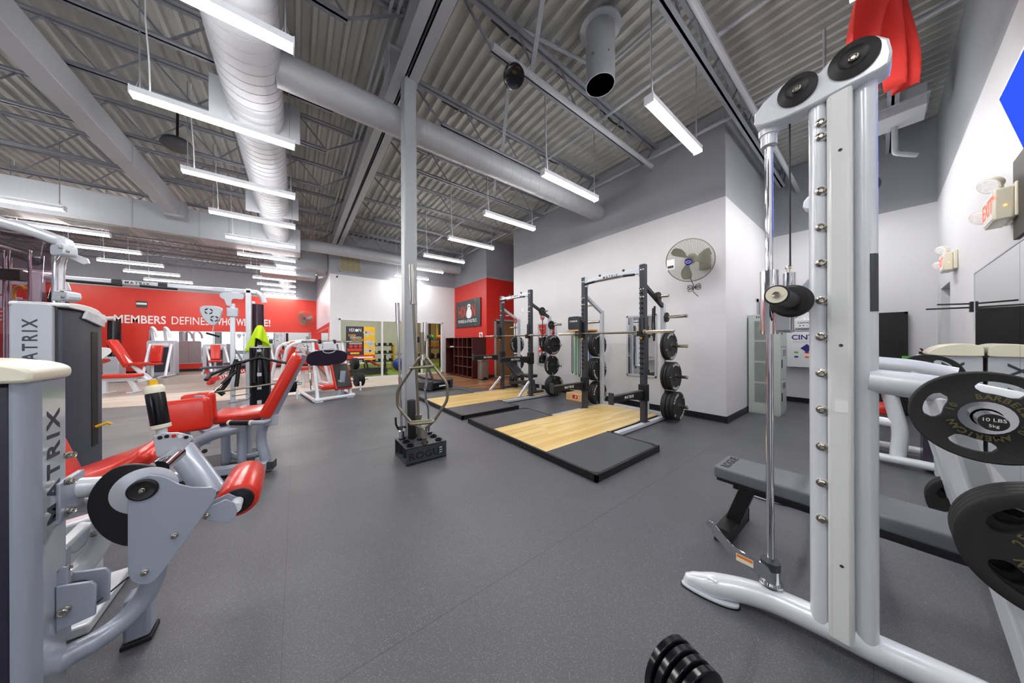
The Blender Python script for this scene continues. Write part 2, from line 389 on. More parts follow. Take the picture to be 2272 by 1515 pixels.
# window wall
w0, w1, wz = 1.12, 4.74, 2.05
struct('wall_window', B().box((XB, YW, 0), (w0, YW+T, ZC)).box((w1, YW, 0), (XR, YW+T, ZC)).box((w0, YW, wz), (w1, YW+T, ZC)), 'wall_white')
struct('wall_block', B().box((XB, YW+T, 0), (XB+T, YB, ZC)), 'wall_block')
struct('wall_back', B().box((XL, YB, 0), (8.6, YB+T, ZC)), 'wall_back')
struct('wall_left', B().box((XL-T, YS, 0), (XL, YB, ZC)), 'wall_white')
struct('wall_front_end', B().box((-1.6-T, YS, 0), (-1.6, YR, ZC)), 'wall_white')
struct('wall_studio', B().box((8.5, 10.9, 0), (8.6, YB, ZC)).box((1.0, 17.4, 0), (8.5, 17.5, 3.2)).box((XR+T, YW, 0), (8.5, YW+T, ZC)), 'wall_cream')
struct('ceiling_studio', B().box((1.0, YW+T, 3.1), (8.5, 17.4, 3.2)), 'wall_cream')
# street front behind the camera: piers, lintel and sill round tall windows
b = B().box((XL, YS-T, 2.9), (-1.6, YS, ZC)).box((XL, YS-T, 0), (-1.6, YS, .3))
for x in (-12, -9.55, -7.05, -4.55, -2.1): b.box((x, YS-T, .3), (x+.5, YS, 2.9))
struct('wall_front', b, 'wall_white')
for i, x in enumerate((-11.5, -9.05, -6.55, -4.05)):
    f = B().box((x, YS-.08, .3), (x+.06, YS-.02, 2.9)).box((x+1.9, YS-.08, .3), (x+1.95, YS-.02, 2.9)).box((x, YS-.08, 2.84), (x+1.95, YS-.02, 2.9)).box((x, YS-.08, .3), (x+1.95, YS-.02, .36))
    o = struct('window_%d' % (i+2), f, 'charcoal'); new('pane', B().box((x+.05, YS-.055, .35), (x+1.9, YS-.045, 2.85)), 'glass', o, smooth=0)
# baseboards
bh = .1
struct('baseboard_fan', B().box((XF-.012, YC-.012, 0), (XF, YFE, bh)).box((XF-.02, YC-.02, 0), (XF, YFE, .012)), 'baseboard', bevel=.003)
struct('baseboard_return', B().box((XF-.012, YC-.012, 0), (XA, YC, bh)).box((XF-.02, YC-.02, 0), (XA, YC, .012)), 'baseboard', bevel=.003)
struct('baseboard_aid', B().box((XA-.012, YR, 0), (XA, YC, bh)), 'baseboard', bevel=.003)
struct('baseboard_right', B().box((-1.6, YR, 0), (n0, YR+.012, bh)), 'baseboard', bevel=.003)
struct('baseboard_red', B().box((XR-.012, YD-.012, 0), (XR, YW, bh)).box((XR-.012, YD-.012, 0), (d0-.06, YD, bh)), 'baseboard', bevel=.003)
struct('baseboard_back', B().box((XL, YB-.012, 0), (XB, YB, .12)).box((XB-.012, YW, 0), (XB, YB, .1)), 'baseboard', bevel=.003)

# corrugated roof deck, ribs running away from the camera (along Y)
p = .152; prof = []; x = XL
while x < 9.6:
    prof += [(x, 0), (x+.040, 0), (x+.060, .055), (x+.132, .055)]; x += p
vs = [(q[0], YS, ZC+q[1]) for q in prof]+[(q[0], YB+.2, ZC+q[1]) for q in prof]; n = len(prof)
b = B(); b.add(vs, [(i, i+1, n+i+1, n+i) for i in range(n-1)])
b.box((XL-.2, YS-.2, ZC+.09), (9.8, YB+.3, ZC+.12))
struct('ceiling', b, 'deck_grey')

# ------------------------------------------------------------------ roof steel
gird = thing('roof_girder', 'grey steel truss girder crossing over the central column', 'girder', (1.05, 3.5, 4.4))
for (z0, z1, w_) in ((4.4, 4.48, .125), (4.76, 4.84, .1)):
    for s in (-1, 1):
        new('chord_angle', B().box((1.05+s*.012, -.5, z0), (1.05+s*(.012+w_), 10.84, z0+.012)).box((1.05+s*.012, -.5, z0), (1.05+s*.024, 10.84, z1)), 'steel_grey', gird, world=True, smooth=0)
y = -.4; k = 0
while y < 10.3:
    a, c = ((4.45, 4.8) if k % 2 == 0 else (4.8, 4.45))
    new('web_angle', B().bar((1.05, y, a), (1.05, y+.62, c), .05, .05), 'steel_grey', gird, world=True, smooth=0)
    if k % 2 == 1: new('web_post', B().bar((1.05, y+.62, 4.45), (1.05, y+.62, 4.8), .045, .045), 'steel_grey', gird, world=True, smooth=0)
    y += .62; k += 1
tie = B().bar((0, 0, 0), (.3, 0, .42), .022, .022); web0 = None
def joist(x0, x1, y, label, e0=.55, e1=.4):
    """open-web bar joist: double top chord, shorter bottom chord, zigzag webs"""
    t = thing('bar_joist', label, 'joist', (x0, y, 4.35), 0, 'open web roof joists')
    L = x1-x0
    for s in (-1, 1):
        new('top_chord', B().box((0, s*.012 if s > 0 else -.062, .42), (L, .062 if s > 0 else -.012, .432)).box((0, s*.012-.004, .42), (L, s*.012+.004, .47)), 'joist_grey', t, smooth=0)
    new('bottom_chord', B().box((e0, -.05, 0), (L-e1, .05, .01)).box((e0, -.012, 0), (L-e1, .012, .05)), 'joist_grey', t, smooth=0)
    n = max(2, int(round((L-e0-e1)/.36))); st = (L-e0-e1)/n
    global web0
    if web0 is None: web0 = new('web_rod', B().bar((0, 0, .02), (1, 0, .44), .02, .02), 'steel_dark', t, smooth=0)
    for i in range(n):
        o = web0 if (web0.parent == t and i == 0) else web0.copy()
        if o is not web0: COL.objects.link(o); o.parent = t
        if i % 2 == 0: o.location = (e0+i*st, 0, 0); o.scale = (st, 1, 1)
        else: o.location = (e0+(i+1)*st, 0, 0); o.scale = (-st, 1, 1)
    for (a, c) in (((e0, 0, .02), (.1, 0, .44)), ((L-e1, 0, .02), (L-.05, 0, .44))):
        new('end_web', B().bar(a, c, .022, .022), 'steel_dark', t, smooth=0)
    return t
JY = [-.1, 1.2, 2.5, 3.8, 5.1, 6.4, 7.7, 9.0, 10.3]
for i, y in enumerate(JY):
    x1 = XF if y > YC else XA
    joist(1.1, x1-.02, y, '%s roof joist, counted from the television wall, between girder and rack wall' % (ORD[i] if i else 'first'))
JL = [-.35, .55, 1.8, 3.1, 4.45, 5.45, 6.8, 8.15, 9.4, 10.7, 12.0, 13.3, 14.6, 15.9, 17.2]
for i, y in enumerate(JL):
    joist(-9.5, 1.0, y, 'roof joist left of the girder, number %s from the camera side' % ('one two three four five six seven eight nine ten eleven twelve thirteen fourteen fifteen'.split()[i]), .5, .6)
# central column with cap plate
t = thing('steel_column', 'grey square steel column standing behind the bar holder', 'column', (1.09, 3.47, 0))
new('post', B().box((1.015, 3.395, 0), (1.165, 3.545, 4.62)), 'steel_grey', t, world=True, bevel=.015)
new('cap_plate', B().box((.86, 3.36, 4.62), (1.2, 3.58, 4.65)), 'steel_grey', t, world=True, bevel=.004)
new('gusset', B().box((.845, 3.40, 4.42), (.86, 3.62, 4.76)), 'steel_grey', t, world=True)
new('base_plate', B().box((.97, 3.37, 0), (1.21, 3.6, .02)), 'steel_grey', t, world=True)
new('shim', B().box((1.165, 3.42, 4.34), (1.18, 3.52, 4.5)), 'steel_grey', t, world=True)
# second small girder at the far left
g2 = thing('box_beam', 'long pale box beam running under the deck on the left', 'beam', (-2.07, 5, 4.0))
new('beam_body', B().box((-2.17, -1.5, 4.0), (-1.97, 9.38, 4.3)), 'duct_white', g2, world=True, bevel=.006)
for y in (1.9, 4.4, 6.9): new('seam_flange', B().box((-2.176, y, 3.994), (-1.964, y+.03, 4.304)), 'duct_grey', g2, world=True)
new('end_elbow', B().box((-2.2, 9.1, 3.95), (-1.9, 9.38, 4.32)), 'duct_grey', g2, world=True, bevel=.01)

# ------------------------------------------------------------------ ducts
def spiral(name, p, q, r, label, material='duct_white', pitch=.13):
    t = thing(name, label, 'duct', p)
    new('duct_body', B().cyl(p, q, r, 40), material, t, world=True)
    d = Vector(q)-Vector(p); L = d.length; u = d.normalized(); k = pitch
    seam = None; m = B().frame(p, q)
    while k < L-.05:
        if seam is None:
            sb = B(); sb.tube([(r*1.002*math.cos(a), r*1.002*math.sin(a), pitch*.5*a/PI) for a in [i*PI/16 for i in range(33)]], .0035, 4)
            seam = new('spiral_seam', sb, 'duct_grey', t); seam.matrix_basis = parent_world(t).inverted() @ m @ Matrix.Translation((0, 0, k))
        else:
            o = seam.copy(); COL.objects.link(o); o.parent = t; o.matrix_basis = parent_world(t).inverted() @ m @ Matrix.Translation((0, 0, k))
        k += pitch
    return t
t = spiral('spiral_duct', (-.37, -.5, 4.06), (-.37, 17.5, 4.06), .26, 'wide spiral duct running away above the strip lights')
for y in (2.62, 4.62, 7.55, 11.2):     # hanger saddles / take-off plates
    new('damper_plate', B().box((-.78, y, 3.86), (.05, y+.02, 4.34)), 'duct_white', t, world=True, bevel=.004)
t = spiral('branch_duct', (-.15, 3.73, 4.06), (XF-.01, 3.73, 4.06), .165, 'slimmer branch duct crossing behind the column to the rack wall', 'duct_grey', .2)
t = spiral('branch_duct', (-.15, 10.0, 4.06), (XF-.2, 10.0, 4.06), .165, 'far branch duct crossing in front of the studio wall', 'duct_grey', .25)
t = thing('drop_duct', 'short vertical round duct open at the bottom near the ceiling', 'duct', (2.75, 1.93, 4.17))
new('duct_sleeve', B().lathe([(0, .150), (0, .158), (.70, .158), (.70, .150), (0, .150)], (2.75, 1.93, 4.17), (2.75, 1.93, 4.9), 36), 'steel_grey', t, world=True)
new('flange_ring', B().lathe([(0, .158), (0, .225), (.015, .225), (.015, .158), (0, .158)], (2.75, 1.93, 4.80), (2.75, 1.93, 4.9), 36), 'steel_grey', t, world=True)
new('damper_handle', B().bar((2.58, 1.92, 4.42), (2.70, 1.78, 4.42), .012, .02), 'steel', t, world=True)
# rectangular plenum with grilles across the back
t = thing('return_plenum', 'wide rectangular grey plenum with return grilles across the back', 'duct', (-3, 9.7, 3.66))
new('plenum_body', B().box((-8, 9.4, 3.66), (.1, 10.0, 4.26)), 'duct_white', t, world=True, bevel=.006)
for i, x in enumerate((-4.55, -3.2, -2.2, -6.2)):
    g = new('grille', B().box((x-.42, 9.46, 3.652), (x+.42, 9.94, 3.664)), 'grille', t, world=True)
    for k in range(11): new('blade', B().box((x-.4, 9.5+k*.04, 3.646), (x+.4, 9.512+k*.04, 3.653)), 'duct_grey', g, world=True, smooth=0)
for x in (-5.3, -2.7, -1.75, -.9): new('seam', B().box((x, 9.392, 3.65), (x+.02, 10.0, 4.268)), 'duct_grey', t, world=True, smooth=0)
t = thing('plenum_box', 'grey duct box meeting the corner of the studio wall', 'duct', (.3, 11.9, 3.5))
new('box_body', B().box((-.5, 11.5, 3.72), (XB-.01, 12.3, 4.35)).box((-.9, 12.0, 3.5), (.55, 12.7, 3.78)), 'duct_grey', t, world=True, bevel=.006)
for x in (-.1, .45): new('seam', B().box((x, 11.494, 3.714), (x+.02, 12.3, 4.356)), 'steel_grey', t, world=True, smooth=0)

# sprinkler and conduit pipes
def pipe(name, pts, r, label, material='steel_grey', bend=.08, cat='pipe', group='pipes and conduits under the deck'):
    o = new(name, B().tube(pts, r, 10, bend), material); return tag(o, label, cat, group)
pipe('sprinkler_pipe', [(1.5, 1.02, 4.33), (XA, 1.02, 4.33)], .035, 'thick sprinkler pipe hugging the joist beside the first aid corner')
pipe('sprinkler_pipe', [(4.9, -.5, 4.44), (4.9, 10.8, 4.44)], .024, 'thin sprinkler pipe along the rack wall under the deck', bend=0)
pipe('sprinkler_pipe', [(3.55, -.5, 4.50), (3.55, 10.8, 4.50)], .022, 'thin sprinkler line parallel to the rack wall, over the racks', bend=0)
pipe('gas_pipe', [(1.62, 2.43, 4.32), (4.95, 2.43, 4.32)], .035, 'pale round pipe fixed below the joist beside the black speaker')
pipe('conduit', [(.7, -.5, 4.72), (.7, 2.3, 4.72), (.15, 2.75, 4.66), (-.9, 2.85, 4.66)], .018, 'bent conduit leaving the girder left of the column')
pipe('conduit', [(.78, -.5, 4.70), (.78, 10.6, 4.70)], .016, 'straight conduit along the left side of the girder', bend=0)
pipe('conduit', [(.86, -.5, 4.74), (.86, 10.6, 4.74)], .016, 'second straight conduit tight against the girder', bend=0)
pipe('ceiling_strut', [(1.9, 2.5, 4.80), (3.2, 2.2, 4.80), (3.2, -.4, 4.80)], .02, 'conduit turning under the deck near the vertical duct')
for i, (y, x0, x1) in enumerate(((2.58, 1.7, 4.9), (3.88, 1.7, 4.9), (5.18, 1.7, 4.9))):
    pts = [(x0+(x1-x0)*k/14, y+random.uniform(-.02, .02), 4.80+random.uniform(-.03, .01)) for k in range(15)]
    pipe('cable_bundle', pts, .012, 'dark cable bundle tied along the %s joist over the racks' % ('near middle far'.split()[i]), 'black', 0, 'cable', 'cable bundles on the joists')
for i, (x, y) in enumerate(((1.9, 2.5), (2.4, 3.8), (3.1, 5.1))):
    o = new('deck_brace', B().bar((x, y-.6, 4.86), (x+.35, y+.05, 4.42), .05, .03), 'steel_grey'); tag(o, 'flat steel brace from deck to joist, %s of three' % ('nearest middle farthest'.split()[i]), 'brace', 'deck braces')

# ------------------------------------------------------------------ strip lights
def make_light():
    t = thing('strip_light', '', 'ceiling light', (0, 0, 3.6), 0, 'pendant LED strip lights')
    new('housing', B().box((-.61, -.045, .028), (.61, .045, .085)), 'lamp_white', t, smooth=0, bevel=.004)
    new('end_cap', B().box((-.618, -.047, .0), (-.608, .047, .088)), 'lamp_white', t, smooth=0)
    new('end_cap', B().box((.608, -.047, .0), (.618, .047, .088)), 'lamp_white', t, smooth=0)
    new('lens', B().prism([(-.044, .03), (-.04, .008), (-.02, 0), (.02, 0), (.04, .008), (.044, .03)], -.607, .607, 'YZ'), 'lamp_lens', t, smooth=0)
    new('added_up_glow', B().box((-.60, -.03, .085), (.60, .03, .089)), 'added_uplight', t, smooth=0)  # unseen glowing strip added on top to brighten the roof deck
    for x in (-.56, .56):
        new('hanger_chain', B().tube([(x, 0, .085), (x, 0, 1.27)], .006, 5), 'chain', t)
        new('hanger_wire', B().tube([(x-.03, 0, .085), (x, 0, .2), (x+.03, 0, .085)], .003, 4), 'chain', t)
    new('power_cord', B().tube([(-.5, .01, .085), (-.51, .03, .4), (-.53, .02, .8), (-.53, .02, 1.27)], .006, 5), 'lamp_white', t)
    return t
L0 = make_light(); first = True
def place_light(x, y, label):
    global first
    o = L0 if first else copy_tree(L0); first = False
    o.location = (x, y, 3.6); o['label'] = label; return o
LB = [2.86, 4.30, 5.80, 7.32, 8.83, 10.40, 12.0, 13.75, 15.2, 16.7, 18.2]
for i, y in enumerate(LB): place_light(-.62, y, '%s strip light in the row under the wide spiral duct' % ORD[i])
LR = [1.38, 2.88, 4.43, 5.98, 7.55, 9.08, 10.42]
for i, y in enumerate(LR): place_light(3.37, y, '%s strip light in the row over the racks' % ORD[i])
LL = [7.25, 8.78, 10.32, 11.9, 13.5, 15.05, 16.6]
for i, y in enumerate(LL): place_light(-3.86, y, '%s strip light in the row at the far left' % ORD[i])
for i, y in enumerate((-3.2, -1.66, -.14, 1.36)): place_light(-.62, y, '%s strip light of the spiral duct row behind the camera, counted from the street' % ('first', 'second', 'third', 'fourth')[i])
place_light(2.44, .08, 'strip light above the smith machine close over the camera')
place_light(5.4, .38, 'added strip light out of sight behind the smith machine posts, near one')  # unseen fixture added to brighten the dark first aid corner
place_light(6.9, .38, 'added strip light out of sight behind the smith machine posts, far one')  # second added fixture, also hidden, lighting the same corner
for i, y in enumerate((-3.2, -.1, 2.7, 5.7)): place_light(-3.86, y, '%s strip light of the far left row beyond the left edge, counted from the street' % ('first', 'second', 'third', 'fourth')[i])
for i, y in enumerate((0, 4.4, 8.8, 13.2, 17)): place_light(-7.1, y, '%s strip light of the outermost left row, counted from the street' % ('first', 'second', 'third', 'fourth', 'fifth')[i])
# studio lights behind the window
for i, (x, y) in enumerate(((2.2, 12.6), (5.2, 12.6), (2.2, 15.2), (5.2, 15.2))):
    o = copy_tree(L0); o.location = (x, y, 2.95); o['label'] = '%s ceiling strip inside the studio behind the window' % ('near left', 'near right', 'far left', 'far right')[i]; o['group'] = 'studio ceiling strips'
    for c in list(o.children):
        if c.name.startswith(('hanger', 'power')): bpy.data.objects.remove(c)
# ------------------------------------------------------------------ lettering bent round a circle
def ring_text(name, words, radius, size, material, parent, frames, depth=.0015, gap=.62, bold=.0):
    """words = [(string, centre angle in degrees)], written round a circle, tops outwards, on every frame given"""
    cache = {}
    def glyph(ch):
        if ch not in cache:
            cu = bpy.data.curves.new('g', 'FONT'); cu.body = ch; cu.size = size; cu.extrude = depth; cu.offset = bold; cu.align_x = 'CENTER'; cu.resolution_u = 2
            t = bpy.data.objects.new('g', cu); COL.objects.link(t); bpy.context.view_layer.update()
            me = bpy.data.meshes.new_from_object(t.evaluated_get(bpy.context.evaluated_depsgraph_get()))
            cache[ch] = ([tuple(v.co) for v in me.vertices], [tuple(p.vertices) for p in me.polygons])
            bpy.data.objects.remove(t); bpy.data.curves.remove(cu); bpy.data.meshes.remove(me)
        return cache[ch]
    b = B()
    for fm in frames:
        for (s, a0) in words:
            step = size*gap/radius; k = (len(s)-1)/2
            for i, ch in enumerate(s):
                if ch == ' ': continue
                a = R(a0)-(i-k)*step
                vs, fs = glyph(ch)
                m = fm @ Matrix.Rotation(a-PI/2, 4, 'Z') @ Matrix.Translation((0, radius, 0))
                b.add(vs, fs, m)
    me = bpy.data.meshes.new(name); me.from_pydata(b.v, [], b.f); me.materials.append(M[material])
    o = bpy.data.objects.new(name, me); COL.objects.link(o); o.parent = parent; return o

# ------------------------------------------------------------------ bumper plates (axis along local Y)
FY = [Matrix.Rotation(PI/2, 4, 'X')]                       # face looking to -Y
def ymat(y, sgn):
    return Matrix.Translation((0, y, 0)) @ (Matrix.Rotation(PI/2, 4, 'X') if sgn < 0 else Matrix.Rotation(PI, 4, 'Z') @ Matrix.Rotation(PI/2, 4, 'X'))
def make_plate(th, r=.225, letters=True):
    t = thing('bumper_plate', '', 'weight plate')
    h = th/2
    prof = [(0, .026), (0, .06), (.006, .066), (.010, .16), (.004, .172), (0, .18), (0, r-.012), (.008, r), (th-.008, r), (th, r-.012), (th, .18), (th-.004, .172), (th-.010, .16), (th-.006, .066), (th, .06), (th, .026), (0, .026)]
    if r < .15: prof = [(0, .026), (0, .04), (.004, .045), (.004, r*.72), (0, r*.8), (0, r-.004), (.004, r), (th-.004, r), (th, r-.004), (th, r*.8), (th-.004, r*.72), (th-.004, .045), (th, .04), (th, .026), (0, .026)]
    new('plate_body', B().lathe(prof, (0, -h, 0), (0, h, 0), 40 if r > .15 else 28), 'rubber_black', t)
    new('steel_insert', B().lathe([(0, .0255), (0, .045), (.004, .045), (.004, .0255), (0, .0255)], (0, -h-.002, 0), (0, h, 0), 20), 'charcoal', t)
    if letters:
        ring_text('lettering', [('ROGUE', 60), ('ROGUE', 240), ('I', 150), ('I', 330)], .172, .05, 'white', t, [ymat(-h-.0005, -1), ymat(h+.0005, 1)], gap=.82, bold=.001)
    return t
PLATE = {'thick': make_plate(.075), 'mid': make_plate(.056), 'thin': make_plate(.042), 'small': make_plate(.03, .1, False), 'tiny': make_plate(.022, .078, False)}
used = set(); TH_ = {'thick': .075, 'mid': .056, 'thin': .042, 'small': .03, 'tiny': .022}
def put_plate(kind, loc, label, group, spin=0, rz=0):
    o = PLATE[kind] if kind not in used else copy_tree(PLATE[kind]); used.add(kind)
    o.location = loc; o.rotation_mode = 'ZYX' if False else 'XYZ'; o.rotation_euler = (0, spin, rz); o['label'] = label; o['group'] = group; return o

# ------------------------------------------------------------------ half rack (local: origin at floor between front uprights, X towards the wall)
def make_rack(label, arm_z, strut):
    t = thing('half_rack', label, 'rack')
    W = .545
    for s in (-1, 1):
        u = new('upright', B().box((-.04, s*W-.04, .06), (.04, s*W+.04, 2.42)), 'charcoal', t, bevel=.004)
        for k in range(18):
            z = .78+k*.075
            if 1.32 < z < 1.66: continue
            new('hook_slot', B().box((-.044, s*W-.012, z), (-.036, s*W+.044, z+.016)).box((-.044, s*W-.012, z-.018), (-.036, s*W+.006, z+.016)), 'ink_black', u, smooth=0)
        for z in (1.93, 2.05, 2.34):
            for dy in (-.018, .018): new('bolt', B().lathe([(0, .011), (.006, .009), (.008, .0)], (-.04, s*W+dy, z), (-.1, s*W+dy, z), 10), 'white', u)
        new('foot_plate', B().box((-.075, s*W-.06, .058), (.075, s*W+.06, .066)), 'charcoal', t)
        new('rear_upright', B().box((.53, s*(W+.03)-.03, .06), (.6, s*(W+.03)+.03, 1.86)), 'silver_panel', t, bevel=.004)
        new('top_brace', B().bar((.03, s*(W+.01), 2.10), (.57, s*(W+.03), 1.82), .05, .06), 'charcoal' if s < 0 else 'silver_panel', t, bevel=.004)
        rl = new('base_rail', B().box((-.78, s*(W+.03)-.035, .012), (.78, s*(W+.03)+.035, .06)), 'silver_panel', t, bevel=.005)
        new('rail_foot', B().box((.72, s*(W+.06)-.05, 0), (.8, s*(W+.06)+.05, .012)), 'charcoal', rl)
        new('rail_bracket', B().box((-.84, s*(W+.03)-.03, .008), (-.74, s*(W+.03)+.03, .034)), 'black', rl)
        # bar catch
        j = new('bar_catch', B().box((-.13, s*W-.035, 1.34), (-.035, s*W+.035, 1.375)).box((-.135, s*W-.035, 1.34), (-.115, s*W+.035, 1.42)).box((-.055, s*W-.045, 1.36), (-.038, s*W+.045, 1.62)), 'black', t, bevel=.006)
        new('catch_guard', B().prism(rrect(-.13, 1.40, -.04, 1.66, .04), s*W+.030*s-.004, s*W+.030*s+.004, 'XZ'), 'charcoal', j)
        new('catch_lever', B().tube([(-.06, s*W+.055, 1.44), (-.06, s*W+.055, 1.5), (-.02, s*W+.055, 1.5), (-.02, s*W+.055, 1.44)], .006, 6, closed=True), 'yellow', j)
        new('catch_knob', B().ball((-.07, s*W, 1.315), .018, 10, 6), 'yellow', j)
        # spotter arm
        az = arm_z
        a = new('spotter_arm', B().prism([(-.06, az-.11), (-.06, az+.03), (-.84, az+.03), (-.84, az-.055), (-.42, az-.055)], s*W-.028, s*W+.028, 'XZ').box((-.055, s*W-.055, az-.13), (.055, s*W-.042, az+.12)).box((-.055, s*W+.042, az-.13), (.055, s*W+.055, az+.12)).box((-.058, s*W-.055, az-.13), (-.045, s*W+.055, az+.12)), 'black', t, bevel=.004)
        new('arm_pad', B().box((-.83, s*W-.03, az+.03), (-.07, s*W+.03, az+.042)), 'skin_grip', a)
        new('arm_stop', B().box((-.86, s*W-.034, az-.07), (-.83, s*W+.034, az+.085)), 'charcoal', a, bevel=.004)
        new('arm_lever', B().tube([(-.0, s*W+.06, az+.03), (-.0, s*W+.06, az+.10), (.04, s*W+.06, az+.10), (.04, s*W+.06, az+.03)], .006, 6, closed=True), 'yellow', a)
        for sd in (-1,): text('lettering', 'MATRIX', .055, 'white', a, parent_world(t) @ face((-.45, s*W-.0285, az-.012), (1, 0, 0)), .0008, .001, spacing=1.25)
        if strut: new('front_strut', B().bar((-.05, s*W, .38), (-.36, s*W+.02*s, .07), .045, .045), 'silver_panel', t, bevel=.004)
        # plate pegs pointing outwards
        for z in (1.65, 1.19, .715, .255):
            pg = new('plate_peg', B().lathe([(0, .025), (.30, .025), (.31, .028), (.325, .028), (.33, .02)], (.565, s*(W+.06), z), (.565, s*(W+.5), z), 16), 'steel', t)
            new('peg_collar', B().lathe([(0, .04), (.012, .04)], (.565, s*(W+.055), z), (.565, s*(W+.5), z), 16), 'black', pg)
        new('plate_peg', B().lathe([(0, .02), (.17, .02), (.175, .024), (.19, .024)], (.3, s*(W+.04), 1.95), (.3, s*(W+.5), 1.95), 14), 'steel', t)
    cb = new('cross_beam', B().box((-.03, -W+.04, 2.29), (.03, W-.04, 2.37)), 'silver_panel', t, bevel=.006)
    for s in (-1, 1): new('beam_plate', B().box((-.042, s*(W-.048)-.006, 2.24), (.042, s*(W-.048)+.006, 2.41)), 'silver_panel', cb)
    gb = new('pull_up_bar', B().tube([(-.10, -.44, 2.27), (-.06, -.2, 2.30), (-.06, .2, 2.30), (-.10, .44, 2.27)], .016, 10, .05), 'steel', t)
    for s in (-1, 1):
        new('grip', B().tube([(-.11, s*.46, 2.268), (-.075, s*.27, 2.292)], .02, 12), 'black', gb)
        new('knob', B().ball((-.0, s*.22, 2.395), .022, 10, 6), 'charcoal', cb)
    text('lettering', 'MATRIX', .06, 'ink', cb, face((-.032, 0, 2.335), (0, -1, 0)), .0008, .001, spacing=1.4)
    new('rear_cross_tie', B().box((.54, -W-.02, .06), (.6, W+.02, .11)), 'silver_panel', t, bevel=.004)
    new('rear_bar', B().cyl((.565, -W, 1.42), (.565, W, 1.42), .018, 10), 'steel', t)
    return t
RK = [(4.15, 2.715, 'near half rack with charcoal uprights and low spotter arms on platform', .50, False), (4.15, 5.29, 'far half rack with raised spotter arms and front struts by red wall', .90, True)]
RACKS = []
for (x, y, lb, az, st) in RK:
    t = make_rack(lb, az, st); t.location = (x, y, 0); t['group'] = 'half racks'; RACKS.append(t)
# plates on the pegs: (side, height, kinds from the upright outwards)
LOAD = [
 [(-1, .255, ['thick', 'mid', 'mid']), (-1, .715, ['thin', 'thin', 'mid']), (-1, 1.19, ['thin', 'thin']), (-1, 1.65, ['tiny']), (-1, 'brace', ['tiny', 'tiny']),
  (1, .255, ['mid', 'thin', 'thin']), (1, .715, ['thin', 'thin', 'thin', 'thin']), (1, 1.19, ['thin', 'thin', 'thin'])],
 [(-1, .255, ['thick', 'mid', 'thin']), (-1, .715, ['mid']), (-1, 1.19, ['mid', 'thin']), (-1, 1.65, ['small']), (-1, 'brace', ['small']),
  (1, .255, ['mid', 'thin']), (1, .715, ['thin', 'thin']), (1, 1.19, ['mid'])]]
WHERE = {.255: 'lowest peg', .715: 'second peg up', 1.19: 'third peg up', 1.65: 'fourth peg up', 'brace': 'slanted brace peg'}
for r, (x, y, lb, az, st) in enumerate(RK):
    for (s, z, kinds) in LOAD[r]:
        pos = .545+.075 if z != 'brace' else .545+.05
        for i, kd in enumerate(kinds):
            pos += TH_[kd]/2
            px = x+(.565 if z != 'brace' else .3); pz = z if z != 'brace' else 1.95
            put_plate(kd, (px, y+s*pos, pz-.0015), '%s plate %s on %s, %s side of %s rack' % ('small black' if kd in ('small', 'tiny') else 'black bumper', ['innermost', 'second', 'third', 'fourth'][i] if len(kinds) > 1 else 'alone', WHERE[z], 'near' if s < 0 else 'far', ['near', 'far'][r]),
                      'plates stored on the racks', spin=random.uniform(-3, 3))
            pos += TH_[kd]/2+.003
for k in PLATE:
    if k not in used:
        for c in list(PLATE[k].children): bpy.data.objects.remove(c)
        bpy.data.objects.remove(PLATE[k])
# barbells in the racks
def make_barbell(label, L=2.1, sleeve=.40):
    t = thing('barbell', label, 'barbell', (0, 0, 0), 0, 'olympic barbells')
    new('shaft', B().cyl((0, -L/2+sleeve, 0), (0, L/2-sleeve, 0), .0135, 14), 'worn_steel', t)
    for s in (-1, 1):
        new('sleeve', B().lathe([(0, .024), (sleeve-.004, .024), (sleeve, .02), (sleeve, .012), (sleeve-.006, .012), (sleeve-.006, 0)], (0, s*(L/2-sleeve), 0), (0, s*L, 0), 20), 'steel', t)
        new('collar', B().lathe([(0, .036), (.03, .036), (.034, .03)], (0, s*(L/2-sleeve-.02), 0), (0, s*L, 0), 20), 'worn_steel', t)
    return t
b0 = make_barbell('steel barbell racked across the near half rack'); b0.location = (4.06, 2.75, 1.405)
b1 = copy_tree(b0); b1['label'] = 'steel barbell racked across the far half rack'; b1.location = (4.06, 5.41, 1.405)

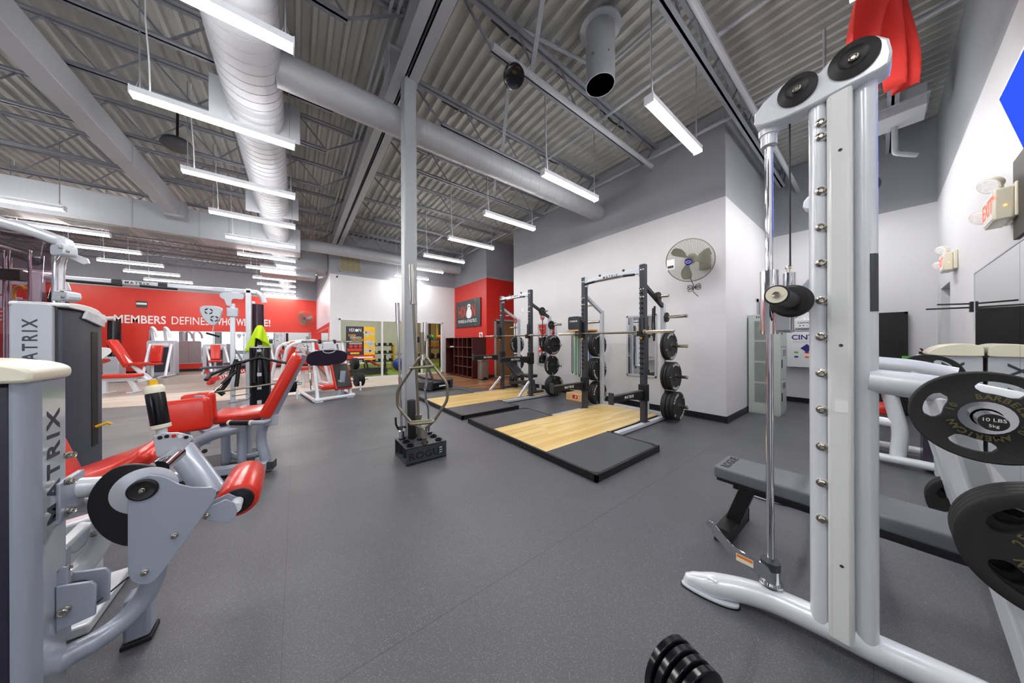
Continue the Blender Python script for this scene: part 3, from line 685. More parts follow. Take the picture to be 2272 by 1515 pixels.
# ------------------------------------------------------------------ lifting platforms: wood boards between rubber mats
def make_platform(y0, label):
    t = thing('lifting_platform', label, 'platform', (2.13, y0, 0), 0, 'lifting platforms')
    W, wd0, wd1 = 2.38, .68, 1.70; D1 = 1.18; D2 = 2.56
    fr = B()
    fr.box((0, 0, 0), (.03, W, .07)).box((0, 0, 0), (D1, .03, .07)).box((0, W-.03, 0), (D1, W, .07)).box((D1-.02, 0, 0), (D1, wd0, .07)).box((D1-.02, wd1, 0), (D1, W, .07))
    new('steel_frame', fr, 'black', t, bevel=.003)
    for (a, c) in ((.03, wd0), (wd1, W-.03)):
        out = rrect(.03, a, D1-.02, c, .03)
        new('rubber_mat', B().prism(out, 0, .0655), 'mat_rubber', t, smooth=0)
    for (cx, cy, sx, sy) in ((0, 0, 1, 1), (D1, 0, -1, 1), (0, W, 1, -1), (D1, W, -1, -1)):
        new('corner_gusset', B().prism([(cx, cy), (cx+sx*.12, cy), (cx+sx*.05, cy+sy*.05), (cx, cy+sy*.12)], .066, .0715), 'black', t, smooth=0)
    for x in (0,):
        for y in (.06, .9, 1.0, 1.06, 1.2, W-.06): new('bolt', B().lathe([(0, .008), (.004, .006), (.005, 0)], (0, y, .035), (-1, y, .035), 8), 'charcoal', t)
    new('sub_board', B().box((.03, wd0, 0), (D2, wd1, .05)), 'black', t, smooth=0)
    n = 18; pw = (wd1-wd0)/n; meshes = {}
    for i in range(n):
        xs = [.03]; 
        while xs[-1] < D2-.45: xs.append(xs[-1]+random.choice((.45, .6, .75, .9)))
        if D2-xs[-1] < .2: xs.pop()
        xs.append(D2)
        for a, c in zip(xs[:-1], xs[1:]):
            key = round(c-a, 3)
            if key not in meshes:
                o = new('plank', B().box((0, 0, .05), (c-a-.001, pw-.0012, .066)), 'platform_wood', t, smooth=0); meshes[key] = o.data
            else:
                o = bpy.data.objects.new('plank', meshes[key]); COL.objects.link(o); o.parent = t
            o.location = (a, wd0+i*pw, random.uniform(0, .0006))
    return t
make_platform(1.545, 'near lifting platform with pale wood boards between black rubber mats')
make_platform(4.12, 'far lifting platform with pale wood boards between black rubber mats')
# steel edge at the back of the boards and a bar-spike post
for y, w_ in ((2.715, 'near'), (5.29, 'far')):
    t = thing('spike_post', 'short silver tube standing at the rear of the %s platform' % w_, 'post', (4.62, y-.36, .066))
    new('tube', B().lathe([(0, .03), (.20, .03), (.2, .026), (.01, .026)], (4.62, y-.36, .068), (4.62, y-.36, 1), 18), 'silver_panel', t, world=True)
    new('base_disc', B().cyl((4.62, y-.36, .0662), (4.62, y-.36, .072), .045, 18), 'silver_panel', t, world=True)

# ------------------------------------------------------------------ things on the rack wall
def framed_mirror(y0, y1, z0, z1, label):
    t = thing('wall_mirror', label, 'mirror', (XF, y0, z0))
    x = XF
    new('mirror_glass', B().box((x-.014, y0+.02, z0+.02), (x-.004, y1-.02, z1-.02)), 'mirror', t, world=True, smooth=0)
    new('frame', B().box((x-.022, y0, z0), (x-.001, y0+.035, z1)).box((x-.022, y1-.035, z0), (x-.001, y1, z1)).box((x-.022, y0, z0), (x-.001, y1, z0+.035)).box((x-.022, y0, z1-.035), (x-.001, y1, z1)), 'silver_panel', t, world=True, bevel=.003)
framed_mirror(2.50, 3.09, .59, 1.77, 'silver framed wall mirror behind the near rack')
framed_mirror(5.02, 5.70, .64, 1.755, 'silver framed wall mirror behind the far rack reflecting red')
# band shelf with storage box
t = thing('band_shelf', 'short wooden shelf with pegs on the wall between the racks', 'shelf', (XF, 4.2, 1.45))
new('board', B().box((4.98, 3.78, 1.50), (XF-.002, 4.42, 1.53)), 'box_wood', t, world=True, bevel=.003)
new('back_rail', B().box((XF-.03, 3.78, 1.36), (XF-.002, 4.42, 1.50)), 'box_wood', t, world=True, bevel=.003)
for k in range(6): new('peg', B().cyl((XF-.03, 3.84+k*.1, 1.41), (4.96, 3.84+k*.1, 1.425), .011, 8), 'black', t, world=True)
t = thing('storage_case', 'black rounded case with white print on the wooden band shelf', 'box', (5.1, 4.2, 1.53))
new('case_body', B().prism(rrect(4.08, 1.531, 4.40, 1.83, .05), 5.0, 5.22, 'YZ'), 'charcoal', t, world=True)
text('lettering', 'SYNERGIE', .05, 'white', t, face((4.999, 4.24, 1.72), (0, -1, 0)), .0005, .001)
for k, (mt, nm) in enumerate((('black', 'black'), ('green_band', 'green'), ('ink_black', 'thick black'), ('blue_band', 'blue'), ('green_band', 'pale green'), ('blue_band', 'thin blue'))):
    y = 3.84+k*.1; y = 4.34-k*.1 if k < 6 else y; z1 = .52-.03*(k % 3)
    o = new('resistance_band', B().tube([(5.08, y, 1.44), (5.08, y-.018, 1.42), (5.08, y-.022, z1+.06), (5.08, y, z1), (5.08, y+.022, z1+.06), (5.08, y+.018, 1.42)], .006+.003*(k % 2), 6, .02, 4, closed=True, sx=2.0), mt)
    tag(o, '%s loop band hanging from the wooden peg shelf, number %s from the left' % (nm, 'one two three four five six'.split()[k]), 'resistance band', 'bands on the peg shelf')
t = thing('plyo_block', 'low wooden block with red logo patch on floor between racks', 'block', (4.85, 4.0, 0))
new('block_body', B().box((4.7, 3.78, 0), (5.05, 4.2, .155)), 'box_wood', t, world=True, bevel=.006)
new('logo_patch', B().box((4.6985, 3.88, .055), (4.7, 4.02, .125)), 'red_paint', t, world=True)
new('logo_dot', B().cyl((4.6985, 3.93, .09), (4.697, 3.93, .09), .02, 12), 'white', t, world=True)
o = new('wall_plate', B().box((XF-.012, 6.30, 2.13), (XF-.001, 6.38, 2.25)), 'white', bevel=.003); tag(o, 'small white cover plate high on the wall behind far rack', 'wall plate')
# strap hanging on the near rack and red handles on the far rack
t = thing('suspension_strap', 'black strap hanging from the near rack brace', 'strap', (4.6, 2.2, 1.2))
new('strap', B().tube([(4.58, 2.21, 1.83), (4.585, 2.22, 1.6), (4.575, 2.21, 1.4), (4.58, 2.225, 1.27)], .018, 6, sx=.35), 'black', t, world=True)
new('strap_tail', B().tube([(4.58, 2.24, 1.80), (4.575, 2.25, 1.5), (4.585, 2.235, 1.33)], .012, 6, sx=.35), 'black', t, world=True)
for i, (y, dz) in enumerate(((5.80, 0), (4.78, .03))):
    t = thing('suspension_trainer', 'red grip ring on black strap hanging at the %s post of far rack' % ('left', 'right')[i], 'trainer', (4.55, y, 1.5))
    new('strap', B().tube([(4.55, y, 1.84), (4.55, y, 1.25)], .014, 6, sx=.4), 'black', t, world=True)
    new('grip_ring', B().tube([(4.55, y+.05*math.cos(a), 1.80+dz+.06*math.sin(a)) for a in [k*PI/6 for k in range(12)]], .014, 8, closed=True), 'red_paint', t, world=True)

# ------------------------------------------------------------------ folded bench behind the far platform
def bench(name, label, loc, rz, padmat, framemat, L=1.2, W=.3, H=.44, back=None):
    t = thing(name, label, 'bench', loc, rz)
    new('pad', B().pad((0, 0, H-.035), (L, W, .07), .02), padmat, t)
    new('spine', B().box((-L*.42, -.03, H-.13), (L*.42, .03, H-.07)), framemat, t, bevel=.006)
    for s in (-1, 1):
        new('leg', B().bar((s*L*.36, 0, H-.1), (s*L*.40, 0, .03), .06, .06), framemat, t, bevel=.006)
        new('foot', B().box((s*L*.40-.035, -W*.75, 0), (s*L*.40+.035, W*.75, .05)), framemat, t, bevel=.006)
    return t
t = thing('adjustable_bench', 'black adjustable bench with yellow knobs parked behind the far platform', 'bench', (4.45, 5.42, .067), R(90))
new('back_pad', B().pad((0, 0, 0), (.62, .28, .07), .02, Matrix.Translation((.28, 0, .50)) @ Matrix.Rotation(R(-35), 4, 'Y')), 'black', t)
new('seat_pad', B().pad((-.26, 0, .38), (.34, .28, .07), .02), 'black', t)
new('spine', B().bar((-.45, 0, .26), (.5, 0, .12), .06, .08), 'charcoal', t, bevel=.005)
new('front_leg', B().bar((-.4, 0, .28), (-.5, 0, .03), .06, .06), 'charcoal', t, bevel=.005)
new('rear_post', B().bar((.25, 0, .16), (.25, 0, .42), .05, .05), 'charcoal', t, bevel=.005)
new('front_foot', B().box((-.54, -.22, 0), (-.46, .22, .05)), 'charcoal', t, bevel=.005)
new('rear_foot', B().box((.46, -.26, 0), (.54, .26, .05)), 'charcoal', t, bevel=.005)
for (x, z) in ((-.2, .24), (.1, .2)): new('knob', B().ball((x, -.07, z), .028, 10, 6), 'yellow', t)

# ------------------------------------------------------------------ bar holder with bars
t = thing('bar_holder', 'black steel bar holder block with cut-out lettering at column foot', 'bar holder', (1.1, 3.14, 0))
x0, y0, x1, y1, h = .885, 2.925, 1.318, 3.345, .178
new('top_plate', B().box((x0, y0, h-.008), (x1, y1, h)), 'charcoal', t, world=True, bevel=.002)
new('front_panel', B().box((x0, y0, 0), (x1, y0+.008, h)), 'charcoal', t, world=True, bevel=.002)
new('rear_panel', B().box((x0, y1-.008, 0), (x1, y1, h)), 'charcoal', t, world=True, bevel=.002)
new('base_panel', B().box((x0, y0, .012), (x1, y1, .02)), 'charcoal', t, world=True)
HX, HYs = (.945, 1.10, 1.255), (2.995, 3.135, 3.275)
for i, hx in enumerate(HX):
    for j, hy in enumerate(HYs):
        s = new('bar_socket', B().lathe([(0, .0285), (0, .033), (h+.018-.02, .033), (h+.018-.02, .0285), (0, .0285)], (hx, hy, .02), (hx, hy, 1), 18), 'black', t, world=True)
        new('socket_ring', B().lathe([(0, .029), (0, .037), (.014, .037), (.014, .029), (0, .029)], (hx, hy, h), (hx, hy, 1), 18), 'black_gloss', s, world=True)
text('lettering', 'ROGUE', .098, 'ink_black', t, face(((x0+x1)/2, y0-.0012, h*.48), (1, 0, 0)), .0012, .002, spacing=1.1, sx=1.12)
# reflective slots of the last letter
for k in range(3): new('letter_slot', B().box((1.235, y0-.003, .065+k*.025), (1.268, y0-.0018, .075+k*.025)), 'silver_panel', t, world=True, smooth=0)
def lean_bar(name, label, base, top, parts):
    t = thing(name, label, 'barbell', base)
    for (nm, prof, mt) in parts:
        new(nm, B().lathe(prof, base, top, 18), mt, t, world=True)
    return t
sb = (HX[1], HYs[1], .022); tp = (.997, 3.10, 2.11)
L = (Vector(tp)-Vector(sb)).length
lean_bar('barbell', 'tall worn steel barbell standing in the bar holder before the column', sb, tp, [
  ('shaft', [(.40, .0142), (L-.41, .0142)], 'worn_steel'), ('sleeve', [(0, .025), (.41, .025)], 'worn_steel'), ('collar', [(.40, .036), (.44, .036)], 'worn_steel'),
  ('sleeve', [(L-.40, .025), (L, .025)], 'steel'), ('collar', [(L-.43, .036), (L-.395, .036)], 'steel')])
sb = (HX[0], HYs[2], .022); tp = (.888, 3.24, 1.70); L = (Vector(tp)-Vector(sb)).length
lean_bar('barbell', 'shorter chrome barbell standing at the left rear socket of holder', sb, tp, [
  ('shaft', [(.22, .0125), (L-.2, .0125)], 'chrome'), ('sleeve', [(0, .025), (.22, .025)], 'chrome'), ('collar', [(.17, .03), (.25, .03)], 'chrome'),
  ('sleeve', [(L-.205, .025), (L, .025)], 'chrome'), ('collar', [(L-.22, .031), (L-.2, .031)], 'chrome')])
t = thing('spring_clamp', 'black bar clamp clipped on the shorter chrome barbell', 'clamp', (.94, 3.26, .3))
new('jaw', B().tube([(.938+.04*math.cos(a), 3.272+.04*math.sin(a), .305) for a in [k*PI/6 for k in range(10)]], .012, 6), 'black', t, world=True)
new('lever', B().tube([(.90, 3.262, .30), (.872, 3.25, .36), (.868, 3.25, .44)], .011, 6), 'black', t, world=True)
# hex trap bar standing on end
t = thing('trap_bar', 'grey steel hex trap bar standing upright in the bar holder', 'trap bar', (HX[1], HYs[0], .022))
c0 = Vector((1.055, 2.915, 0)); u = Vector((.795, -.607, 0))
def hp(a, z, d=0): return tuple(c0+u*a+Vector((0, 0, z)))
loop = [hp(-.0, .36), hp(-.12, .42), hp(-.27, .60), hp(-.27, .76), hp(-.035, 1.11), hp(.035, 1.11), hp(.255, .83), hp(.255, .66), hp(.12, .45), hp(0.02, .36)]
new('hex_frame', B().tube(loop, .0155, 12, .05), 'worn_steel', t, world=True)
for (z, hw) in ((1.0, .11), (.43, .115)):
    pts = [Vector(hp(-hw, z))+Vector((-.01, -.02, 0)), Vector(hp(hw, z+.02))+Vector((-.01, -.02, 0))]
    off = Vector((-.607, -.795, 0))*.06
    new('grip_handle', B().tube([hp(-hw, z), pts[0]+off, pts[1]+off, hp(hw, z+.02)], .015, 10, .04), 'worn_steel', t, world=True)
    new('grip_back', B().tube([hp(-hw-.01, z), hp(hw+.01, z+.02)], .015, 10), 'worn_steel', t, world=True)
new('sleeve', B().lathe([(0, .025), (.24, .025)], hp(-.003, 1.13), hp(-.012, 1.4), 18), 'worn_steel', t, world=True)
new('hub_collar', B().lathe([(0, .034), (.06, .03)], hp(0, 1.08), hp(0, 1.2), 16), 'steel', t, world=True)
new('sleeve', B().lathe([(0, .024), (.27, .024)], (HX[1], HYs[0], .024), hp(.01, .36), 18), 'worn_steel', t, world=True)
new('hub_collar', B().lathe([(0, .034), (.09, .034)], hp(.008, .27), hp(.01, .37), 16), 'steel', t, world=True)
# curl bar
t = thing('curl_bar', 'bent chrome curl bar standing at the right rear of the holder', 'curl bar', (HX[2], HYs[2], .022))
new('shaft', B().tube([(HX[2], HYs[2], .2), (1.245, 3.268, .50), (1.215, 3.26, .56), (1.20, 3.26, .72), (1.225, 3.262, .80), (1.225, 3.262, .98), (1.20, 3.26, 1.08), (1.205, 3.26, 1.3)], .0135, 10, .05), 'chrome', t, world=True)
new('sleeve', B().cyl((HX[2], HYs[2], .024), (HX[2]-.002, HYs[2], .2), .024, 16), 'chrome', t, world=True)
new('sleeve', B().cyl((1.205, 3.26, 1.28), (1.206, 3.262, 1.5), .024, 16), 'chrome', t, world=True)
t = thing('foam_pad', 'black foam bar pad standing on end behind the barbell shaft', 'bar pad', (HX[1], HYs[2], h))
new('foam', B().lathe([(0, .012), (0, .042), (.006, .046), (.424, .046), (.43, .042), (.43, .012), (0, .012)], (1.045, 3.24, h+.001), (1.03, 3.245, 1), 20), 'rubber_black', t, world=True)
new('closure_tag', B().box((.985, 3.188, .37), (1.005, 3.196, .42)), 'white', t, world=True)
# ------------------------------------------------------------------ smith machine on the right
def grip_plate(r, th, label, group, loc, spin, letters=('AMERICAN', 'BARBELL', '10'), kind=None):
    """rubber grip plate with four kidney openings; axis along X, face to -X"""
    t = thing('grip_plate', label, 'weight plate', loc, 0, group)
    N = 64; rings = [.026, .20*r+.016, .46*r, .52*r, .80*r, .86*r, r-.004, r]
    def zo(k): return [th*.5, th*.5, th*.42, th*.36, th*.36, th*.42, th*.5, th*.40][k]
    holes = [R(a) for a in (15, 105, 195, 285)]; half = R(26)
    def is_hole(i, k):
        if k != 3: return False
        a = 2*PI*(i+.5)/N
        return any(abs((a-h+PI) % (2*PI)-PI) < half for h in holes)
    vs = []; idx = {}
    for s in (-1, 1):
        for k, rr in enumerate(rings):
            for i in range(N):
                a = 2*PI*i/N; q = rr
                if k in (3, 4):       # pinch the openings towards their ends
                    d = min(abs((a-h+PI) % (2*PI)-PI) for h in holes); u = min(1, d/half); m = (.52+.80)/2*r
                    q = m+(rr-m)*math.sqrt(max(.04, 1-u**4)) if d < half*1.02 else rr
                idx[s, k, i] = len(vs); vs.append((s*zo(k), q*math.cos(a+spin), q*math.sin(a+spin)))
    fs = []; K = len(rings)
    for i in range(N):
        j = (i+1) % N
        for k in range(K-1):
            if is_hole(i, k): continue
            for s in (-1, 1): fs.append((idx[s, k, i], idx[s, k, j], idx[s, k+1, j], idx[s, k+1, i]))
        fs.append((idx[-1, 0, i], idx[-1, 0, j], idx[1, 0, j], idx[1, 0, i])); fs.append((idx[-1, K-1, i], idx[-1, K-1, j], idx[1, K-1, j], idx[1, K-1, i]))
        if is_hole(i, 3):
            for k in (3, 4): fs.append((idx[-1, k, i], idx[-1, k, j], idx[1, k, j], idx[1, k, i]))
            if not is_hole((i-1) % N, 3): fs.append((idx[-1, 3, i], idx[-1, 4, i], idx[1, 4, i], idx[1, 3, i]))
            if not is_hole(j, 3): fs.append((idx[-1, 3, j], idx[-1, 4, j], idx[1, 4, j], idx[1, 3, j]))
    b = B(); b.add(vs, fs); new('plate_body', b, 'rubber_black', t, smooth=40)
    new('hub_ring', B().lathe([(0, .0265), (0, .046), (.005, .044), (.005, .0265), (0, .0265)], (-th*.5-.004, 0, 0), (1, 0, 0), 24), 'chrome', t)
    fm = Matrix.Translation((-th*.44-.001, 0, 0)) @ Matrix.Rotation(-PI/2, 4, 'Z') @ Matrix.Rotation(PI/2, 4, 'X')
    if letters:
        ring_text('lettering', [(letters[0], 252), (letters[1], 60), (letters[2], 158), (letters[2], 335)], .40*r, .155*r, 'skin_letters', t, [fm], .0012, .62, .0006)
    return t
FX = 1.745
def smith_frame(dx, side, full):
    """one side frame; dx moves it along X. side -1: plate horns point to -X"""
    dy = .0; yr, yp = ((.298, .066) if dx else (.318, .036)); P = lambda x, y, z: (x+dx, y+dy, z)
    new('front_post', B().cyl(P(FX, .160, .1), P(FX, .160, 2.27), .027, 28), 'silver', SM, world=True)
    new('cover_strip', B().prism([(FX-.040+dx, .072), (FX-.034+dx, .066), (FX-.02+dx, .064), (FX+.03+dx, .064), (FX+.03+dx, .134), (FX-.02+dx, .134), (FX-.034+dx, .132), (FX-.040+dx, .126)], .075, 2.30), 'white_cover', SM, world=True, bevel=.006)
    new('rear_post', B().cyl(P(FX+.025, yp, .08), P(FX+.025, yp, 2.30), .031, 28), 'silver', SM, world=True)
    out = [(.36, 2.285), (.355, 2.325), (.325, 2.36), (.285, 2.383), (.245, 2.400), (.205, 2.404), (.180, 2.394), (.165, 2.366), (.152, 2.362), (.138, 2.376), (.11, 2.400), (.075, 2.416), (.04, 2.412), (.005, 2.392), (-.02, 2.36), (-.027, 2.31), (-.022, 2.27), (.0, 2.262), (.08, 2.255), (.17, 2.245), (.26, 2.245), (.33, 2.256), (.352, 2.268)]
    out = [(max(y, .035) if dx else y, z) for (y, z) in out]
    cap = new('top_cap', B().prism(out, FX-.045+dx, FX+.055+dx, 'YZ'), 'silver', SM, world=True, bevel=.008)
    for (y, z, r) in ((.215, 2.335, .062), (.062, 2.345, .066)):
        xs = FX-.046+dx if side < 0 else FX+.056+dx; q = -1 if side < 0 else 1
        d = new('pulley_cover', B().lathe([(0, r), (.008, r), (.016, r*.6), (.010, r*.45), (.010, 0)], (xs, y, z), (xs+q, y, z), 32), 'black', cap, world=True)
        new('bolt', B().lathe([(0, .014), (.008, .014), (.012, .010), (.006, .006), (.006, 0)], (xs+q*.010, y, z), (xs+q, y, z), 14), 'steel', cap, world=True)
    new('guide_rod', B().cyl(P(FX+.02, yr, .14), P(FX+.02, yr, 2.26), .0145, 24), 'chrome', SM, world=True)
    new('rod_socket', B().lathe([(0, .030), (.05, .030), (.05, .036), (.075, .038)], P(FX+.02, yr, 2.18), P(FX+.02, yr, 3), 24), 'silver', SM, world=True)
    new('lift_cable', B().tube([P(FX+.025, .248, 1.6), P(FX+.025, .248, 2.25)], .0035, 6), 'black', SM, world=True)
    pts = [P(FX-.125, .615, .012), P(FX-.095, .53, .045), P(FX-.035, .40, .068), P(FX+.0, .30, .074), P(FX+.022, .16, .076), P(FX+.04, .02, .072), P(FX+.10, -.19, .056), P(FX+.15, -.40, .035), P(FX+.17, -.50, .012)]
    sp = smooth_poly(pts, 4)[:4*(len(pts)-1)]+[pts[-1]]
    new('base_tube', B().tube(sp, lambda t: .052*min(1, .45+t*4, .45+(1-t)*4), 20), 'silver', SM, world=True)
    ft = new('foot_pad', B().prism([(x+dx, y) for (x, y) in smooth_poly([(FX-.15, .635), (FX-.10, .62), (FX-.05, .53), (FX-.045, .44), (FX-.085, .41), (FX-.125, .45), (FX-.155, .55)], 5)], .006, .014), 'silver', SM, world=True)
    new('foot_rubber', B().prism([(x+dx, y) for (x, y) in smooth_poly([(FX-.153, .638), (FX-.098, .624), (FX-.046, .53), (FX-.041, .44), (FX-.085, .405), (FX-.13, .45), (FX-.159, .55)], 5)], 0, .006), 'black', ft, world=True)
    new('rear_foot', B().box((FX+.12+dx, -.53, 0), (FX+.22+dx, -.42, .012)), 'black', SM, world=True)
    # rod base and latch lever
    new('rod_bumper', B().lathe([(0, .036), (.035, .036)], P(FX+.02, yr, .205), P(FX+.02, yr, 1), 22), 'charcoal', SM, world=True)
    new('rod_collar', B().lathe([(0, .046), (.008, .046), (.008, .036), (.07, .036)], P(FX+.02, yr, .135), P(FX+.02, yr, 1), 24), 'chrome', SM, world=True)
    new('rod_foot', B().lathe([(0, .036), (.035, .036)], P(FX+.02, yr, .10), P(FX+.02, yr, 1), 22), 'black', SM, world=True)
    # plate arm, strut and horns
    new('plate_arm', B().tube([P(FX+.025, .03, 1.115), P(FX+.03, -.12, 1.10), P(FX+.03, -.27, 1.06)], .046, 20, .04), 'silver', SM, world=True)
    new('rear_strut', B().bar(P(FX+.03, -.13, 1.08), P(FX+.10, -.33, .06), .075, .06), 'silver', SM, world=True, bevel=.01)
    for (y, z) in ((-.185, 1.045), (-.30, .70), (-.34, .27)):
        x0 = FX+.03; x1 = FX-.24 if side < 0 else FX+.30
        hn = new('plate_horn', B().lathe([(0, .024), (abs(x1-x0), .024)], P(x0, y, z), P(x1, y, z), 18), 'chrome', SM, world=True)
        new('end_disc', B().cyl(P(x1, y, z), P(x1+side*.003, y, z), .020, 18), 'ink_black', hn, world=True)
    # bolts down the front post
    if full:
        for z in (2.165, 2.108, 1.885, 1.735, 1.588, 1.435, 1.285, 1.135, .985, .833, .683, .534):
            w_ = new('peg_bolt', B().lathe([(0, .017), (.004, .017), (.006, .012), (.016, .012), (.018, .009), (.012, .006), (.012, 0)], P(FX-.024, .150, z), P(FX-.8, .02, z), 16), 'steel', SM, world=True)
            new('washer', B().lathe([(0, .020), (.003, .019)], P(FX-.0235, .150, z), P(FX-.8, .02, z), 18), 'silver', w_, world=True)
        for z in (2.02, 1.25, .38): new('cover_screw', B().lathe([(0, .006), (.002, .005), (.0, 0)], (FX-.041, .096, z), (FX-1, .096, z), 10), 'charcoal', SM, world=True)
SM = thing('smith_machine', 'tall silver smith machine frame with chrome guide rod at right foreground', 'smith machine', (FX, .1, 0))
smith_frame(0, -1, True); smith_frame(1.36, 1, False)
for (y, z, r) in ((-.42, .06, .035),): new('cross_tube', B().cyl((FX+.03, y, z), (FX+1.39, y, z), r, 18), 'silver', SM, world=True)
# latch lever with warning label
LX = FX-.012
lv = smooth_poly([(.318, .165), (.318, .222), (.40, .235), (.46, .252), (.535, .318), (.562, .318), (.566, .292), (.545, .282), (.54, .262), (.50, .232), (.47, .205), (.40, .180)], 4)
o = new('latch_lever', B().prism(lv, LX-.006, LX, 'YZ'), 'chrome', SM, world=True)
new('warning_label', B().box((LX-.0075, .372, .186), (LX-.006, .438, .220), Matrix.Identity(4)), 'cream', o, world=True); new('warning_header', B().box((LX-.0080, .374, .205), (LX-.0075, .436, .2185)), 'orange', o, world=True)
new('foot_label', B().box((FX-.125, .49, .0935), (FX-.075, .53, .0945), Matrix.Identity(4)), 'white', SM, world=True)
# sliding carriage, bar and bumper
c = new('carriage', B().lathe([(0, .034), (.295, .034)], (FX+.02, .318, 1.30), (FX+.02, .318, 2), 28), 'chrome', SM, world=True)
new('cable_anchor', B().lathe([(0, .022), (.10, .022)], (FX+.03, .252, 1.475), (FX+.03, .252, 2), 22), 'chrome', c, world=True)
new('anchor_nut', B().lathe([(0, .009), (.02, .009), (.02, .014), (.028, .014), (.034, .008)], (FX+.03, .252, 1.575), (FX+.03, .252, 2), 10), 'steel', c, world=True)
new('carriage_block', B().box((FX+.0, .235, 1.305), (FX+.045, .318, 1.50)), 'chrome', c, world=True, bevel=.012)
new('bar_gusset', B().prism([(.30, 1.33), (.20, 1.40), (.155, 1.60), (.23, 1.50), (.31, 1.50)], FX+.075, FX+.082, 'YZ'), 'silver_panel', c, world=True)
BY, BZ = .225, 1.432
bx = new('bar_sleeve', B().lathe([(0, .031), (.33, .031)], (1.365, BY, BZ), (3, BY, BZ), 24), 'rubber_black', SM, world=True)
new('end_cap', B().lathe([(0, .033), (.008, .036), (.016, .036), (.024, .031)], (1.352, BY, BZ), (3, BY, BZ), 28), 'black', bx, world=True)
new('cap_disc', B().cyl((1.349, BY, BZ), (1.354, BY, BZ), .029, 28), 'cream', bx, world=True)
new('cap_bolt', B().lathe([(0, .012), (.008, .010), (.004, .005), (.004, 0)], (1.349, BY, BZ), (1.3, BY, BZ), 12), 'steel', bx, world=True)
new('bumper_ring', B().lathe([(0, .03), (0, .055), (.015, .066), (.035, .066), (.05, .055), (.05, .03), (0, .03)], (1.60, BY, BZ), (3, BY, BZ), 32), 'rubber_black', bx, world=True)
new('bumper_flange', B().lathe([(0, .03), (0, .055), (.02, .055), (.02, .03), (0, .03)], (1.652, BY, BZ), (3, BY, BZ), 32), 'chrome', bx, world=True)
new('smith_bar', B().cyl((1.68, BY, BZ), (3.5, BY, BZ), .016, 16), 'worn_steel', SM, world=True)
# blank sticker, instruction strip
o = new('white_sticker', B().prism(rrect(.078, .985, .113, 1.035, .004), FX-.0415, FX-.0405, 'YZ'), 'white', SM, world=True)
st = new('instruction_strip', B().prism([(FX-.008, .0235), (FX-.001, .0125), (FX+.012, .005), (FX+.012, .0085), (FX+.001, .0145), (FX-.0055, .0250)], 1.38, 1.60), 'charcoal', SM, world=True)
# grip plates on the horns
grip_plate(.132, .030, 'black grip plate marked 10 on the upper horn of smith machine', 'plates on the smith machine horns', (FX-.145, -.185, 1.045), 0)
o = thing('peg_cap', 'black round end cap reading 10 lbs on the upper plate horn', 'cap', (FX-.24, -.185, 1.045))
new('cap_face', B().cyl((FX-.2432, -.185, 1.045), (FX-.2465, -.185, 1.045), .022, 24), 'ink_black', o, world=True)
text('lettering', '10 LBS', .013, 'white', o, face((FX-.2467, -.185, 1.052), (0, -1, 0)), .0003)
text('lettering', '5kg', .011, 'white', o, face((FX-.2467, -.185, 1.036), (0, -1, 0)), .0003)
for i in range(4):
    grip_plate(.172, .026, '%s of four big grip plates on the middle near horn' % ('outermost', 'second', 'third', 'innermost')[i], 'plates on the smith machine horns', (FX-.185+.028*i, -.30, .70), .5+.2*i, ('AMERICAN', 'BARBELL', '25') if i == 0 else None)
grip_plate(.132, .03, 'black grip plate on the far upper horn seen past the near plate', 'plates on the smith machine horns', (FX+1.36+.14, -.185, 1.045), .4, None)
for i in range(3): grip_plate(.172, .026, '%s of three grip plates low on the far horn behind bench' % ('near', 'middle', 'far')[i], 'plates on the smith machine horns', (FX+1.36+.10+.028*i, -.34, .27), .3+.3*i, None)

# ------------------------------------------------------------------ flat bench
t = thing('flat_bench', 'long flat black bench with lettering inside the smith machine', 'bench', (2.33, .08, 0))
new('pad', B().pad((2.33, .08, .41), (.29, 1.19, .075), .016), 'slate_pad', t, world=True)
new('pad_base', B().box((2.2, -.5, .355), (2.46, .66, .373)), 'black', t, world=True)
new('spine', B().box((2.30, -.45, .29), (2.36, .6, .356)), 'black', t, world=True, bevel=.004)
for s in (-1, 1):
    y0 = .08+s*.44; y1 = .08+s*.53
    new('leg', B().bar((2.33, y0, .33), (2.33, y1, .05), .075, .075), 'black', t, world=True, bevel=.004)
    f = new('foot_bar', B().box((2.13, y1-.04, .008), (2.53, y1+.04, .085)), 'black', t, world=True, bevel=.004)
    for x in (2.126, 2.534): new('foot_cap', B().box((x-.006, y1-.042, 0), (x+.006, y1+.042, .088)), 'rubber_black', f, world=True)
text('lettering', 'ROGUE', .062, 'ink_black', t, face((2.33, .62, .4479), (1, 0, 0), (0, 1, 0)) @ Matrix.Rotation(0, 4, 'Z'), .0006, .002, sx=1.1)
